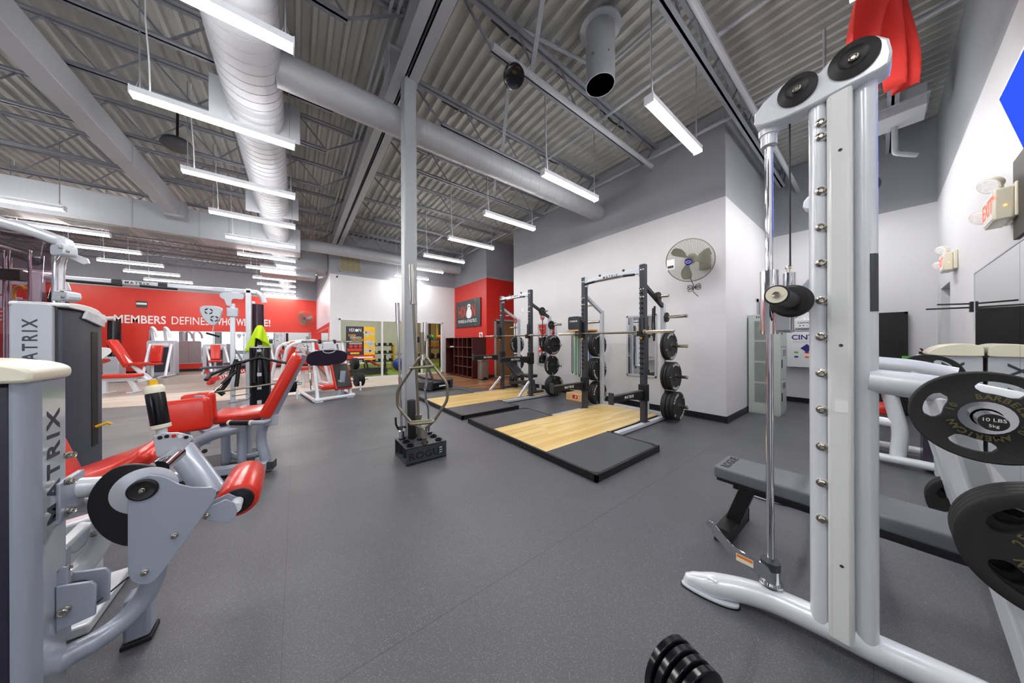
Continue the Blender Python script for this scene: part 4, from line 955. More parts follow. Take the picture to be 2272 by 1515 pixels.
# ------------------------------------------------------------------ plate-loaded dumbbell at the bottom edge
ph = -.2725; ax = Vector((math.sin(ph), -math.cos(ph), 0)); c0 = Vector((1.048, .469, .11))
t = thing('round_dumbbell', 'black dumbbell head of four shiny discs at bottom edge of view', 'dumbbell', (1.06, .42, 0))
for i in range(4):
    p0 = c0+ax*(.0345*i); pr_ = [(0, .04), (0, .100), (.004, .106), (.006, .110), (.024, .110), (.027, .106), (.030, .094), (.030, .04)]
    new('head_disc', B().lathe(pr_, p0, p0+ax, 48), 'black_gloss', t, world=True)
new('end_bolt', B().lathe([(0, .05), (.006, .05), (.008, .02), (.014, .018), (.014, 0)], c0+ax*.134, c0+ax, 20), 'black', t, world=True)
new('handle', B().cyl(tuple(c0+ax*.14), tuple(c0+ax*.27), .016, 16), 'steel', t, world=True)
for i in range(4):
    p0 = c0+ax*(.26+.0345*i); new('head_disc', B().lathe([(0, .04), (0, .104), (.006, .110), (.024, .110), (.030, .100), (.030, .04)], p0, p0+ax, 48), 'black_gloss', t, world=True)

# ------------------------------------------------------------------ wall fan
def wall_fan(c, axis, wall_pt, r, label, cord=True, logo=True):
    t = thing('wall_fan', label, 'fan', c)
    c = Vector(c); a = Vector(axis).normalized(); m = B().frame(tuple(c), tuple(c+a))
    g = B()
    for k in range(1, 22):
        q = .05+(r-.05)*k/21; h = .07*math.sqrt(max(0, 1-(q/r)**2))*.9
        g.tube([(q*math.cos(i*PI/24), q*math.sin(i*PI/24), h) for i in range(48)], .0016, 4, closed=True)
    for k in range(60):
        an = 2*PI*k/60; g.tube([(q*math.cos(an+.5*(q/r)), q*math.sin(an+.5*(q/r)), .07*math.sqrt(max(0, 1-(q/r)**2))*.9) for q in [.05+(r-.05)*j/5 for j in range(6)]], .0012, 4)
    g.v = [tuple(m @ Vector(v)) for v in g.v]; new('front_guard', g, 'fan_wire', t, world=True, smooth=0)
    g = B()
    for k in range(40):
        an = 2*PI*k/40; g.tube([(q*math.cos(an), q*math.sin(an), -.09*math.sqrt(max(0, 1-(q/r)**2))) for q in [.06+(r-.06)*j/4 for j in range(5)]], .0013, 4)
    g.v = [tuple(m @ Vector(v)) for v in g.v]; new('rear_guard', g, 'fan_wire', t, world=True, smooth=0)
    g = B().tube([(r*math.cos(i*PI/24), r*math.sin(i*PI/24), 0) for i in range(48)], .007, 8, closed=True)
    g.v = [tuple(m @ Vector(v)) for v in g.v]; new('rim', g, 'fan_wire', t, world=True)
    for k in range(3):
        b = B(); vs = []; fs = []
        for j in range(9):
            q = .05+(r*.9-.05)*j/8; w0 = .5*math.sin(PI*(.12+.8*j/8))**.6; 
            for i in range(7):
                an = 2*PI*k/3+w0*(i/6-.5)*1.5+.3*j/8; vs.append((q*math.cos(an), q*math.sin(an), .018-.045*i/6))
        for j in range(8):
            for i in range(6): fs.append((j*7+i, j*7+i+1, (j+1)*7+i+1, (j+1)*7+i))
        b.add(vs, fs, m); new('blade', b, 'fan_blade', t, world=True, smooth=60)
    new('motor', B().lathe([(0, .05), (.02, .075), (.12, .075), (.14, .05)], tuple(c-a*.05), tuple(c-a), 24), 'fan_wire', t, world=True)
    hb = new('hub_badge', B().lathe([(0, .052), (.01, .052), (.013, .044)], tuple(c+a*.06), tuple(c+a), 28), 'navy_blue', t, world=True)
    if logo:
        for q in (.038, .026): 
            g = B().tube([(q*math.cos(i*PI/16), q*.55*math.sin(i*PI/16), .0738) for i in range(32)], .0018, 4, closed=True); g.v = [tuple(m @ Vector(v)) for v in g.v]; new('badge_mark', g, 'white', hb, world=True)
    new('wall_arm', B().tube([tuple(c-a*.12), tuple((c-a*.2+Vector(wall_pt))/2), wall_pt], .022, 10), 'fan_wire', t, world=True)
    wp = Vector(wall_pt); n_ = Vector((-1, 0, 0)) if abs(wp.x-XF) < .1 else Vector((0, -1, 0))
    new('wall_bracket', B().cbox(tuple(wp+n_*.02), (.04 if n_.x else .16, .16 if n_.x else .04, .2)), 'fan_wire', t, world=True, bevel=.004)
    if cord:
        b = B().tube([tuple(c-a*.05+Vector((0, 0, -r*.85))), tuple(c+Vector((0, -.06, -r-.07))), tuple(c+Vector((0, -.06, -r-.10)))], .006, 6)
        e = c+Vector((.0, -.06, -r-.10))
        for k, an in enumerate((.5, .15, -.2, 2.7, 3.1, 3.6)):
            d = Vector((.1, -math.cos(an), math.sin(an)))*.11; s_ = Vector((0, math.sin(an), math.cos(an)))*.03
            b.tube([tuple(e), tuple(e+d*.5+s_), tuple(e+d), tuple(e+d*.5-s_)], .0045, 5, .03, 4, closed=True)
        b.tube([tuple(e), tuple(e+Vector((0, .01, -.06))), tuple(e+Vector((0, -.06, -.14)))], .005, 5)
        new('coiled_cord', b, 'black', t, world=True)
        tg = B().box((-.21, -.09, .045), (-.115, .03, .047)); tg.v = [tuple(m @ Vector((v[1]*0-.0+v[0], v[1], v[2]+.02))) for v in tg.v]
    return t
t = wall_fan((4.92, 1.83, 2.53), (-.86, -.10, -.42), (XF, 1.72, 2.52), .335, 'round wire wall fan with blue badge and coiled cord on rack wall')
new('warning_tag', B().box((4.80, 2.0, 2.42), (4.804, 2.12, 2.58), Matrix.Identity(4)), 'white', t, world=True)
new('tag_print', B().box((4.7985, 2.015, 2.44), (4.80, 2.105, 2.48)), 'ink', t, world=True)

# ------------------------------------------------------------------ lockers, first aid, right wall
t = thing('locker_unit', 'pale grey steel locker with diamond mesh vents in the corner', 'locker', (6.37, 1.2, 0))
x0, x1, y0, y1, hz = 6.37, 6.87, 1.012, 1.43, 1.72
new('cabinet_body', B().box((x0+.006, y0+.01, .0), (x1, y1, hz)), 'locker', t, world=True, bevel=.004)
new('side_panel', B().box((x0, y0, .02), (x0+.008, y1, hz)), 'locker', t, world=True, bevel=.002)
for k in range(4):
    za = .20+k*.36; zb = za+.33
    v = new('vent_recess', B().box((x0-.0015, y1-.245, za), (x0, y1-.085, zb)), 'locker_hole', t, world=True)
    b = B(); st = .032
    n_ = int((.16+.33)/st)+2
    for s in (-1, 1):
        for i in range(-2, n_+12):
            ya, yb_ = y1-.245, y1-.085; 
            # diagonal bar clipped to the vent
            y_s = ya; z_s = za+i*st-.26 if s > 0 else za+i*st-.0
            p_ = (y_s, z_s); q_ = (yb_, z_s+s*.26)
            (ay, az), (by, bz) = p_, q_
            t0, t1 = 0, 1; dz = bz-az
            lo = (za-az)/dz; hi = (zb-az)/dz
            if lo > hi: lo, hi = hi, lo
            t0 = max(t0, lo); t1 = min(t1, hi)
            if t1-t0 < .03: continue
            b.bar((x0-.003, ay+(by-ay)*t0, az+dz*t0), (x0-.003, ay+(by-ay)*t1, az+dz*t1), .006, .003, (1, 0, 0))
    new('diamond_mesh', b, 'locker', v, world=True, smooth=0)
for k in range(3):
    za = .05+k*.56; d = new('door', B().box((x0+.02, y0, za), (x1-.02, y0+.012, za+.53)), 'locker', t, world=True, bevel=.003)
    new('handle', B().box((x0+.07, y0-.008, za+.2), (x0+.12, y0, za+.34)), 'charcoal', d, world=True, bevel=.003)
    for q in range(6): new('louver', B().box((x0+.2, y0-.004, za+.40+q*.018), (x0+.38, y0, za+.408+q*.018)), 'charcoal', d, world=True, smooth=0)
text('lettering', 'HFA', .06, 'ink_black', t, face((x0-.0008, y1-.16, 1.675), (0, -1, 0)), .0004, .001)
def aid_box(y0, y1, z0, z1, label, big):
    t = thing('first_aid_cabinet', label, 'first aid box', (XA, (y0+y1)/2, z0)); x = XA
    new('case', B().box((x-.14, y0, z0), (x-.001, y1, z1)), 'white', t, world=True, bevel=.008)
    d = new('door', B().box((x-.152, y0+.004, z0+.004), (x-.141, y1-.004, z1-.004)), 'white', t, world=True, bevel=.005)
    new('handle', B().tube([(x-.07, y1-.14, z1), (x-.07, y1-.13, z1+.03), (x-.07, y0+.13, z1+.03), (x-.07, y0+.14, z1)], .009, 8, .02), 'white', t, world=True)
    f = lambda yy, zz: face((x-.1525, yy, zz), (0, -1, 0))
    if big:
        text('lettering', 'CINTAS', .135, 'navy', d, f(y1-.31, z1-.11), .0005, .003); text('lettering', 'First Aid Cabinet', .058, 'poster_grey', d, f(y1-.30, z1-.20), .0005)
        dm = new('blue_diamond', B().add([(x-.153, (y0+y1)/2+.09, z0+.385), (x-.153, (y0+y1)/2, z0+.30), (x-.153, (y0+y1)/2-.09, z0+.385), (x-.153, (y0+y1)/2, z0+.47), (x-.1545, (y0+y1)/2+.09, z0+.385), (x-.1545, (y0+y1)/2, z0+.30), (x-.1545, (y0+y1)/2-.09, z0+.385), (x-.1545, (y0+y1)/2, z0+.47)], [(0, 1, 2, 3), (7, 6, 5, 4), (0, 4, 5, 1), (1, 5, 6, 2), (2, 6, 7, 3), (3, 7, 4, 0)]), 'navy', d, world=True, smooth=0)
        for i, (dy, dz, mt) in enumerate(((.15, .30, 'green'), (.0, .30, 'red_paint'), (-.13, .30, 'navy'), (.15, .21, 'blue'), (0, .21, 'orange'), (-.13, .21, 'charcoal'))):
            yy = (y0+y1)/2+dy; new('pictogram', B().prism(rrect(yy-.03, z0+dz-.018, yy+.03, z0+dz+.018, .012), x-.1535, x-.152, 'YZ'), mt, d, world=True)
    else:
        text('lettering', 'CINTAS', .05, 'ink_black', d, f((y0+y1)/2, z1-.07), .0005, .001)
        for i, mt in enumerate(('ink_black', 'blue', 'poster_grey')): new('pictogram', B().prism(rrect((y0+y1)/2+.04-.05*i, z0+.04, (y0+y1)/2+.065-.05*i, z0+.06, .008), x-.1535, x-.152, 'YZ'), mt, d, world=True)
aid_box(.60, 1.19, .73, 1.44, 'large white first aid cabinet with blue lettering on corner wall', True)
aid_box(.80, 1.075, 1.515, 1.69, 'small white first aid box hung above the large cabinet', False)
t = thing('black_board', 'tall black panel leaning flat on the corner wall beside machines', 'board', (XA, 0, .1))
new('panel', B().box((XA-.10, -.27, .05), (XA-.002, .30, 1.74)), 'black', t, world=True, bevel=.004)
new('panel_frame', B().box((XA-.106, -.274, .046), (XA-.094, -.24, 1.745)).box((XA-.106, .27, .046), (XA-.094, .304, 1.745)).box((XA-.106, -.27, 1.71), (XA-.094, .30, 1.745)), 'ink_black', t, world=True)
# corner door on the return wall
t = struct('door_2', B().box((7.02, YC-.02, 0), (7.08, YC, 2.07)).box((7.9, YC-.02, 0), (7.96, YC, 2.07)).box((7.02, YC-.02, 2.01), (7.96, YC, 2.07)), 'steel_grey')
new('door_leaf', B().box((7.08, YC-.008, .01), (7.9, YC-.001, 2.01)), 'charcoal', t, smooth=0)
# big mirrors on the right wall
for i, (a, c) in enumerate(((3.72, 5.17), (2.26, 3.715), (.8, 2.255))):
    t = thing('wall_mirror', ('large unframed mirror on the television wall beside the leg machine', 'middle large mirror of the television wall', 'mirror of the television wall nearest the camera')[i], 'mirror', (c, YR, .3), 0, 'mirrors on the television wall')
    new('mirror_glass', B().box((a, YR+.002, .25), (c, YR+.009, 1.90)), 'mirror', t, world=True, smooth=0)
    new('edge_strip', B().box((a, YR+.001, 1.90), (c, YR+.012, 1.912)), 'silver_panel', t, world=True, smooth=0)
    if i == 0: new('edge_strip', B().box((c, YR+.001, .25), (c+.012, YR+.012, 1.912)), 'silver_panel', t, world=True, smooth=0)
def exit_combo(x, z, label):
    t = thing('exit_light', label, 'exit light', (x, YR, z)); y = YR
    new('back_plate', B().box((x-.15, y+.001, z-.10), (x+.16, y+.03, z+.12)), 'cream', t, world=True, bevel=.006)
    new('sign_body', B().box((x-.14, y+.03, z-.11), (x+.15, y+.10, z+.10)), 'cream', t, world=True, bevel=.01)
    fc = new('sign_face', B().box((x-.125, y+.1, z-.095), (x+.135, y+.103, z+.085)), 'white', t, world=True)
    text('lettering', 'EXIT', .15, 'exit_red', fc, face((x+.005, y+.104, z-.005), (-1, 0, 0)), .0006, .003)
    new('indicator', B().ball((x-.142, y+.06, z-.02), .006, 8, 6), 'exit_amber', t, world=True)
    for i, (dx, dz, ry) in enumerate(((-.05, .16, -.2), (.24, .02, .3))):
        p = Vector((x+dx, y+.09, z+dz)); d = Vector((-.55, .55, -.45)).normalized()
        h = new('lamp_head', B().lathe([(0, .02), (.02, .04), (.05, .05), (.07, .052)], tuple(p-d*.04), tuple(p+d), 20), 'cream', t, world=True)
        new('lamp_lens', B().lathe([(0, .048), (.006, .045), (.008, 0)], tuple(p+d*.03), tuple(p+d), 20), 'lens_white', h, world=True)
        new('lamp_knuckle', B().tube([(x+dx*.75, y+.06, z+dz*.6), tuple(p-d*.03)], .016, 8), 'cream', h, world=True)
exit_combo(3.82, 2.17, 'emergency exit light with twin lamp heads high beside the television')
exit_combo(6.35, 2.22, 'emergency exit light with twin lamp heads near the doorway niche')
t = thing('television', 'black flat television tilted down on the right wall showing blue', 'television', (2.55, YR, 2.4))
m = Matrix.Translation((0, -.40, 2.62)) @ Matrix.Rotation(R(-12), 4, 'X')
new('bezel', B().box((2.0, -.05, -.62), (3.12, .0, 0), m), 'tv_black', t, world=True, bevel=.006)
new('screen', B().box((2.015, -.0005, -.605), (3.105, .002, -.015), m), 'tv_screen', t, world=True)
new('mount_arm', B().bar((2.55, YR, 2.35), (2.55, -.49, 2.36), .2, .2), 'black', t, world=True)
o = new('wall_panel', B().box((3.2, YR+.001, 1.93), (3.79, YR+.02, 2.45)), 'skin_grip', bevel=.003); tag(o, 'dark brown panel fixed above the mirror under the television', 'panel')
t = thing('bar_hook', 'pair of thin black rods sticking out of the wall by mirror edge', 'hook', (5.2, YR, 1.6))
new('bracket', B().box((5.19, YR+.001, 1.54), (5.25, YR+.03, 1.64)), 'black', t, world=True)
new('rod', B().cyl((5.22, YR+.02, 1.585), (5.22, YR+.27, 1.59), .008, 8), 'black', t, world=True); new('rod', B().cyl((5.20, YR+.02, 1.62), (5.13, YR+.21, 1.625), .008, 8), 'black', t, world=True)
t = thing('fire_extinguisher', 'red fire extinguisher with green tag in the far corner', 'extinguisher', (7.7, -.38, .75))
new('cylinder', B().lathe([(0, .055), (.005, .06), (.36, .06), (.40, .05), (.43, .02)], (7.75, -.40, .62), (7.75, -.40, 2), 20), 'red_paint', t, world=True)
new('valve', B().box((7.72, -.43, 1.05), (7.78, -.36, 1.09)).bar((7.70, -.40, 1.09), (7.62, -.37, 1.14), .02, .01), 'black', t, world=True)
new('green_tag', B().box((7.64, -.36, .86), (7.645, -.20, 1.02)), 'green', t, world=True)
new('wall_hook', B().box((7.72, YR+.001, .95), (7.78, -.45, 1.0)), 'steel', t, world=True)
# ceiling box with drain pipe and hanging red cloth
t = thing('ceiling_unit', 'grey box unit with bent drain pipe high in the corner', 'unit', (6.5, -.1, 4.2))
new('unit_body', B().box((6.25, -.36, 4.22), (6.7, .12, 4.5)), 'duct_grey', t, world=True, bevel=.008)
new('unit_lid', B().box((6.23, -.38, 4.34), (6.72, .14, 4.36)), 'steel_grey', t, world=True)
new('drain_pipe', B().tube([(6.6, -.12, 4.22), (6.6, -.12, 3.86), (6.75, -.3, 3.80)], .03, 10, .05), 'steel_grey', t, world=True)
for (x, y) in ((6.3, -.3), (6.65, .05)): new('hanger_rod', B().cyl((x, y, 4.5), (x, y, 4.9), .008, 6), 'steel_grey', t, world=True)
t = thing('hanging_cloth', 'red cloth streamer hanging from the roof deck behind smith machine', 'cloth', (3.6, 0, 3.1))
def cloth(name, top, bot, w0, w1, mt, fold, tw=0):
    n, k = 18, 14; vs = []; fs = []; top, bot = Vector(top), Vector(bot); d = Vector((.794, -.6075, 0))
    for i in range(n+1):
        f = i/n; c_ = top.lerp(bot, f); w_ = w0+(w1-w0)*f
        for j in range(k+1):
            u = j/k-.5; off = math.sin(u*9+f*5+tw)*fold*(.5+f)
            vs.append(tuple(c_+d*(u*w_)+Vector((.6075, .794, 0))*off+d*(.05*math.sin(f*6+tw))))
    for i in range(n):
        for j in range(k): fs.append((i*(k+1)+j, i*(k+1)+j+1, (i+1)*(k+1)+j+1, (i+1)*(k+1)+j))
    b = B(); b.add(vs, fs); o = new(name, b, mt, t, world=True, smooth=180)
    md = o.modifiers.new('thick', 'SOLIDIFY'); md.thickness = .004
cloth('cloth_panel', (3.55, .0, 4.86), (3.50, .05, 3.20), .62, .18, 'flag_red', .05)
cloth('cloth_tail', (3.75, -.12, 4.86), (3.62, -.06, 3.18), .34, .14, 'flag_red', .04, 2)

# ------------------------------------------------------------------ leg machine against the television wall
t = thing('leg_machine', 'silver leg machine with cream cap and X lettering by the mirror', 'weight machine', (4.9, -.3, 0))
new('tower_shell', B().prism(rrect(-.535, .0, -.30, 1.13, .02), 4.72, 5.2, 'YZ'), 'silver_panel', t, world=True)
new('tower_side', B().prism([(4.80, -.30), (5.18, -.30), (5.14, -.245), (4.84, -.245)], .05, 1.12), 'stack_dark', t, world=True)
cp = smooth_poly([(-.535, 1.13), (-.27, 1.13), (-.265, 1.15), (-.30, 1.19), (-.37, 1.225), (-.47, 1.235), (-.53, 1.21), (-.538, 1.16)], 4)
new('tower_cap', B().prism(cp, 4.69, 5.26, 'YZ'), 'cream', t, world=True, bevel=.008)
text('lettering', 'MATRIX', .16, 'ink', t, face((4.7185, -.40, .72), (0, 0, 1), (0, 1, 0)), .0006, .002, spacing=1.3)
new('placard', B().box((4.80, -.252, .98), (5.1, -.22, 1.12), Matrix.Identity(4)), 'white', t, world=True, bevel=.004)
new('base_tube', B().cyl((4.78, -.32, .07), (4.78, .45, .07), .04, 16), 'silver', t, world=True)
new('base_tube', B().cyl((5.35, -.32, .07), (5.35, .45, .07), .04, 16), 'silver', t, world=True)
new('cross_tube', B().cyl((4.78, .3, .07), (5.35, .3, .07), .035, 14), 'silver', t, world=True)
new('post', B().tube([(4.86, -.10, .07), (4.86, -.12, .35), (4.86, -.05, .72)], .055, 16, .1), 'silver', t, world=True)
new('link_tube', B().cyl((4.86, -.1, .42), (4.95, .2, .42), .045, 14), 'silver', t, world=True)
new('seat_pad', B().pad((5.15, .12, .52), (.4, .36, .09), .03), 'red_pad', t, world=True)
new('back_pad', B().pad((0, 0, 0), (.38, .09, .62), .03, Matrix.Translation((5.2, .33, .84)) @ Matrix.Rotation(R(-15), 4, 'X')), 'red_pad', t, world=True)
new('roller_pad', B().lathe([(0, .04), (0, .062), (.01, .07), (.29, .07), (.3, .062), (.3, .04)], (4.80, .02, .745), (4.80, 1, .745), 20), 'red_pad', t, world=True)
new('grip_pad', B().pad((4.82, -.12, .78), (.06, .08, .16), .02), 'slate', t, world=True)
new('lever_arm', B().tube([(4.86, -.06, .72), (4.83, -.12, .76), (4.80, .0, .745)], .02, 10), 'silver', t, world=True)
new('stack_guard', B().box((4.98, .36, .1), (5.3, .42, .62)), 'silver_panel', t, world=True, bevel=.01)
# ------------------------------------------------------------------ picture point -> place in the room
_s, _c = math.sin(TH), math.cos(TH)
def _ray(px, py):
    dx, dy = px-1136, py-757.5; dx, dy = dx-.0036*dy, dy+.0036*dx
    a, b_ = dx/626.3, -dy/626.3
    return (_c*a+_s, -_s*a+_c, b_)
def pY(px, py, Y): d = _ray(px, py); t = Y/d[1]; return (d[0]*t, Y, 1.27+d[2]*t)
def pX(px, py, X): d = _ray(px, py); t = X/d[0]; return (X, d[1]*t, 1.27+d[2]*t)
def pD(px, py, t): d = _ray(px, py); return (d[0]*t, d[1]*t, 1.27+d[2]*t)
def XZ(pts, Y): return [(q[0], q[2]) for q in (pY(x, y, Y) for (x, y) in pts)]
def bolt(parent, p, d, r=.012, nm='bolt'):
    d = Vector(d).normalized(); p = Vector(p)
    return new(nm, B().lathe([(0, r*1.25), (.004, r*1.25), (.005, r), (.016, r), (.018, r*.8), (.012, r*.5), (.012, 0)], tuple(p), tuple(p+d), 14), 'steel', parent, world=True)
def cushion(name, parent, c, size, rot=(0, 0, 0), m='red_pad', r=.035):
    mt = Matrix.Translation(c) @ Euler(rot).to_matrix().to_4x4()
    return new(name, B().pad((0, 0, 0), size, r, mt), m, parent, world=True)

# ------------------------------------------------------------------ leg extension machine, left foreground
t = LE = thing('leg_extension_machine', 'large silver leg extension machine with red roller at left foreground', 'weight machine', (-.6, 1.8, 0))
# tower: silver corner column, lettered end panel, dark side shroud, cream cap
new('corner_column', B().prism([(-.63, 1.592), (-.631, 1.560), (-.635, 1.545), (-.643, 1.536), (-.655, 1.533), (-.662, 1.536), (-.662, 1.60)], .0, 1.158), 'steel_blue', t, world=True)
new('end_panel', B().box((-.66, 1.592, .04), (-.634, 1.715, 1.158)), 'panel_gloss', t, world=True, bevel=.002)
text('lettering', 'MATRIX', .082, 'ink', t, face((-.6336, 1.655, .865), (0, 0, 1), (0, -1, 0)), .0006, .002, spacing=1.35)
new('red_dot', B().cyl((-.6336, 1.662, .735), (-.633, 1.662, .735), .006, 10), 'red_paint', t, world=True)
new('side_shroud', B().box((-1.25, 1.552, .02), (-.662, 1.60, 1.15)), 'stack_dark', t, world=True, bevel=.01)
new('rear_shroud', B().box((-1.25, 1.69, .02), (-.66, 1.74, 1.15)), 'stack_dark', t, world=True, bevel=.01)
new('weight_stack', B().box((-1.15, 1.605, .1), (-.72, 1.685, .85)), 'black', t, world=True, bevel=.004)
cp = smooth_poly([(-.70, 1.155), (-.625, 1.155), (-.617, 1.163), (-.617, 1.186), (-.632, 1.200), (-.66, 1.211), (-.72, 1.222), (-.9, 1.232), (-1.1, 1.225), (-1.28, 1.20), (-1.29, 1.16), (-1.2, 1.155)], 4)
c_ = new('tower_cap', B().prism(cp, 1.51, 1.705, 'XZ'), 'cream', t, world=True, bevel=.012)
new('cap_badge', B().lathe([(0, .018), (.002, .016), (.002, 0)], (-.70, 1.60, 1.2125), (-.69, 1.60, 2), 20), 'poster_grey', c_, world=True)
# upper and lower mounting brackets with bolts
YP = 1.72
for (x0, x1, y0, y1, nm) in ((130, 150, 1066, 1150, 'upper_bracket'), (96, 150, 1250, 1450, 'lower_bracket')):
    a = pY(x0, y0, 1.70); c2 = pY(x1, y1, 1.70)
    o = new(nm, B().box((a[0], 1.66, c2[2]), (a[0]+.018, 1.80, a[2])), 'steel_blue', t, world=True, bevel=.004)
for (x, y) in ((150, 1068), (150, 1133), (140, 1263), (110, 1302), (110, 1426), (150, 1010)):
    q = pY(x, y, 1.69); bolt(t, q, (1, -.45, 0), .010)
new('upper_tube', B().tube([pY(140, 1085, 1.76), pY(235, 1078, 1.80), pY(300, 1060, 1.84)], .035, 16), 'silver', t, world=True)
new('upper_tube', B().tube([pY(140, 1118, 1.80), pY(235, 1120, 1.86)], .030, 16), 'silver', t, world=True)
a = [pY(*q, 1.66) for q in ((125, 1300), (205, 1288), (215, 1296), (213, 1362), (125, 1402))]
new('pulley_guard', B().prism([(q[0], q[2]) for q in a], 1.655, 1.665, 'XZ'), 'steel_blue', t, world=True, bevel=.003)
new('pulley_guard', B().prism([(q[0]+.015, q[2]+.01) for q in a], 1.70, 1.71, 'XZ'), 'steel_blue', t, world=True, bevel=.003)
new('pulley', B().cyl((a[2][0]-.06, 1.667, a[2][2]-.03), (a[2][0]-.06, 1.70, a[2][2]-.03), .045, 24), 'charcoal', t, world=True)
bolt(t, pY(145, 1352, 1.655), (0, -1, 0), .011)
new('bracket_plate', B().prism(XZ([(96, 1446), (96, 1316), (138, 1256), (152, 1256), (152, 1298), (126, 1322), (126, 1440)], 1.67), 1.667, 1.675, 'XZ'), 'steel_blue', t, world=True, bevel=.003)
new('drive_cable', B().tube([pY(214, 1338, 1.69), pY(285, 1280, 1.75)], .003, 6), 'black', t, world=True)
# cam, disc and guard plate (all in planes facing the aisle)
cam_o = smooth_poly(XZ([(300, 1029), (255, 1038), (222, 1062), (200, 1095), (194, 1128), (205, 1160), (228, 1188), (258, 1205), (290, 1210), (330, 1195), (370, 1150), (390, 1095), (385, 1060), (350, 1038)], 1.75), 4)
new('cam', B().prism(cam_o, 1.745, 1.762, 'XZ'), 'ink_black', t, world=True, bevel=.003)
dc = pY(322, 1088, 1.735); new('cam_disc', B().lathe([(0, .085), (.008, .087), (.010, .083)], (dc[0], 1.745, dc[2]), (dc[0], 1, dc[2]), 40), 'silver_panel', t, world=True)
gp = [(283, 1096), (284, 1150), (284, 1220), (285, 1272), (292, 1288), (308, 1296), (326, 1295), (342, 1288), (356, 1274), (395, 1222), (440, 1160), (473, 1112), (480, 1098), (479, 1085), (470, 1080), (455, 1081), (425, 1080), (396, 1073), (375, 1061), (358, 1056), (330, 1053), (305, 1062), (290, 1076)]
g = new('guard_plate', B().prism(XZ(gp, YP), YP-.004, YP+.004, 'XZ'), 'steel_blue', t, world=True, bevel=.002)
hb = pY(318, 1085, YP); h2 = new('pivot_cap', B().lathe([(0, .040), (.006, .040), (.009, .034), (.006, .028), (.006, 0)], (hb[0], YP-.004, hb[2]), (hb[0], 0, hb[2]), 36), 'black', t, world=True)
bolt(h2, (hb[0], YP-.010, hb[2]), (0, -1, 0), .007)
for q in ((388, 1187), (322, 1268)): bolt(g, pY(*q, YP-.004), (0, -1, 0), .008)
# swing arm, roller pad
for yy in (YP+.01, YP+.07):
    ar = [(440, 1150), (447, 1135), (500, 1110), (520, 1118), (526, 1135), (520, 1155), (505, 1162), (455, 1158)]
    new('arm_plate', B().prism(XZ(ar, YP), yy, yy+.006, 'XZ'), 'steel_blue', t, world=True, bevel=.002)
bolt(t, pY(458, 1143, YP+.01), (0, -1, 0), .009)
rn = Vector(pD(527, 1112, 1.30)); rf = Vector((rn.x, rn.y+.36, rn.z)); ry = Vector((0, 1, 0))
new('roller_axle', B().cyl(tuple(rn-ry*.07), tuple(rf), .022, 16), 'silver', t, world=True)
rp = new('roller_pad', B().lathe([(0, .030), (.004, .060), (.012, .072), (.03, .078), (.18, .080), (.33, .076), (.35, .066), (.355, .03)], tuple(rn), tuple(rf), 36), 'red_pad', t, world=True)
new('pad_end', B().lathe([(0, .025), (0, .055), (.006, .058), (.006, .025), (0, .025)], tuple(rn-ry*.003), tuple(rf), 28), 'black', rp, world=True)
# leg, sector plate, range handle
new('front_leg', B().tube([pD(402, 1000, 1.62), pD(440, 1050, 1.55), pD(480, 1105, 1.50)], .058, 20), 'steel_blue', t, world=True)
sp_ = [(340, 968), (360, 960), (395, 959), (425, 966), (430, 972), (412, 992), (398, 1012), (370, 1016), (347, 1012)]
sc = new('sector_plate', B().prism(XZ(sp_, 1.98), 1.975, 1.985, 'XZ'), 'silver_panel', t, world=True, bevel=.003)
for i, q in enumerate(((355, 971), (370, 968), (386, 967), (400, 968), (413, 970))):
    p0 = pY(*q, 1.974); new('stop_hole', B().cyl(p0, (p0[0], p0[1]-.001, p0[2]), .008, 14), ('ink_black', 'ink_black', 'red_paint', 'white', 'ink_black')[i], sc, world=True)
new('sector_hub', B().tube([pY(390, 1005, 2.0), pY(350, 1040, 1.86)], .034, 18), 'chrome', t, world=True)
a, c2 = Vector(pD(357, 945, 1.62)), Vector(pD(343, 868, 1.62))
hd = new('range_handle', B().lathe([(0, .034), (.01, .038), ((c2-a).length-.02, .038), ((c2-a).length, .034)], tuple(a), tuple(c2), 24), 'black_gloss', t, world=True)
u = (c2-a).normalized()
new('handle_ring', B().lathe([(0, .030), (.004, .040), (.024, .040), (.028, .034)], tuple(a-u*.015), tuple(c2), 24), 'cream', hd, world=True)
new('handle_ring', B().lathe([(0, .040), (.03, .040), (.045, .032), (.048, 0)], tuple(c2-u*.01), tuple(c2+u), 24), 'cream', hd, world=True)
new('push_button', B().lathe([(0, .018), (.03, .018), (.032, 0)], tuple(c2+u*.035), tuple(c2+u), 14), 'yellow', hd, world=True)
new('handle_stem', B().cyl(tuple(a-u*.07), tuple(a), .022, 14), 'silver', hd, world=True)
# base tube, foot, brace
bt = [pY(100, 1490, 1.70), pY(150, 1455, 1.72), pY(215, 1420, 1.76), pY(275, 1375, 1.80), pY(320, 1325, 1.82), pY(342, 1275, 1.82), pY(350, 1225, 1.82), pY(345, 1170, 1.82)]
new('base_tube', B().tube(smooth_poly(bt, 4)[:4*(len(bt)-1)]+[bt[-1]], .034, 18), 'steel_blue', t, world=True)
f0 = pY(318, 1390, 1.98)
new('foot_post', B().box((f0[0]-.035, 1.90, .02), (f0[0]+.04, 1.99, .20)), 'steel_blue', t, world=True, bevel=.012)
new('foot_rubber', B().box((f0[0]-.04, 1.895, 0), (f0[0]+.045, 1.995, .02)), 'rubber_black', t, world=True, bevel=.004)
new('arched_tube', B().tube([pY(150, 1285, 1.86), pY(190, 1250, 1.9), pY(225, 1200, 1.92), pY(235, 1150, 1.92)], .034, 16, .1), 'silver', t, world=True)
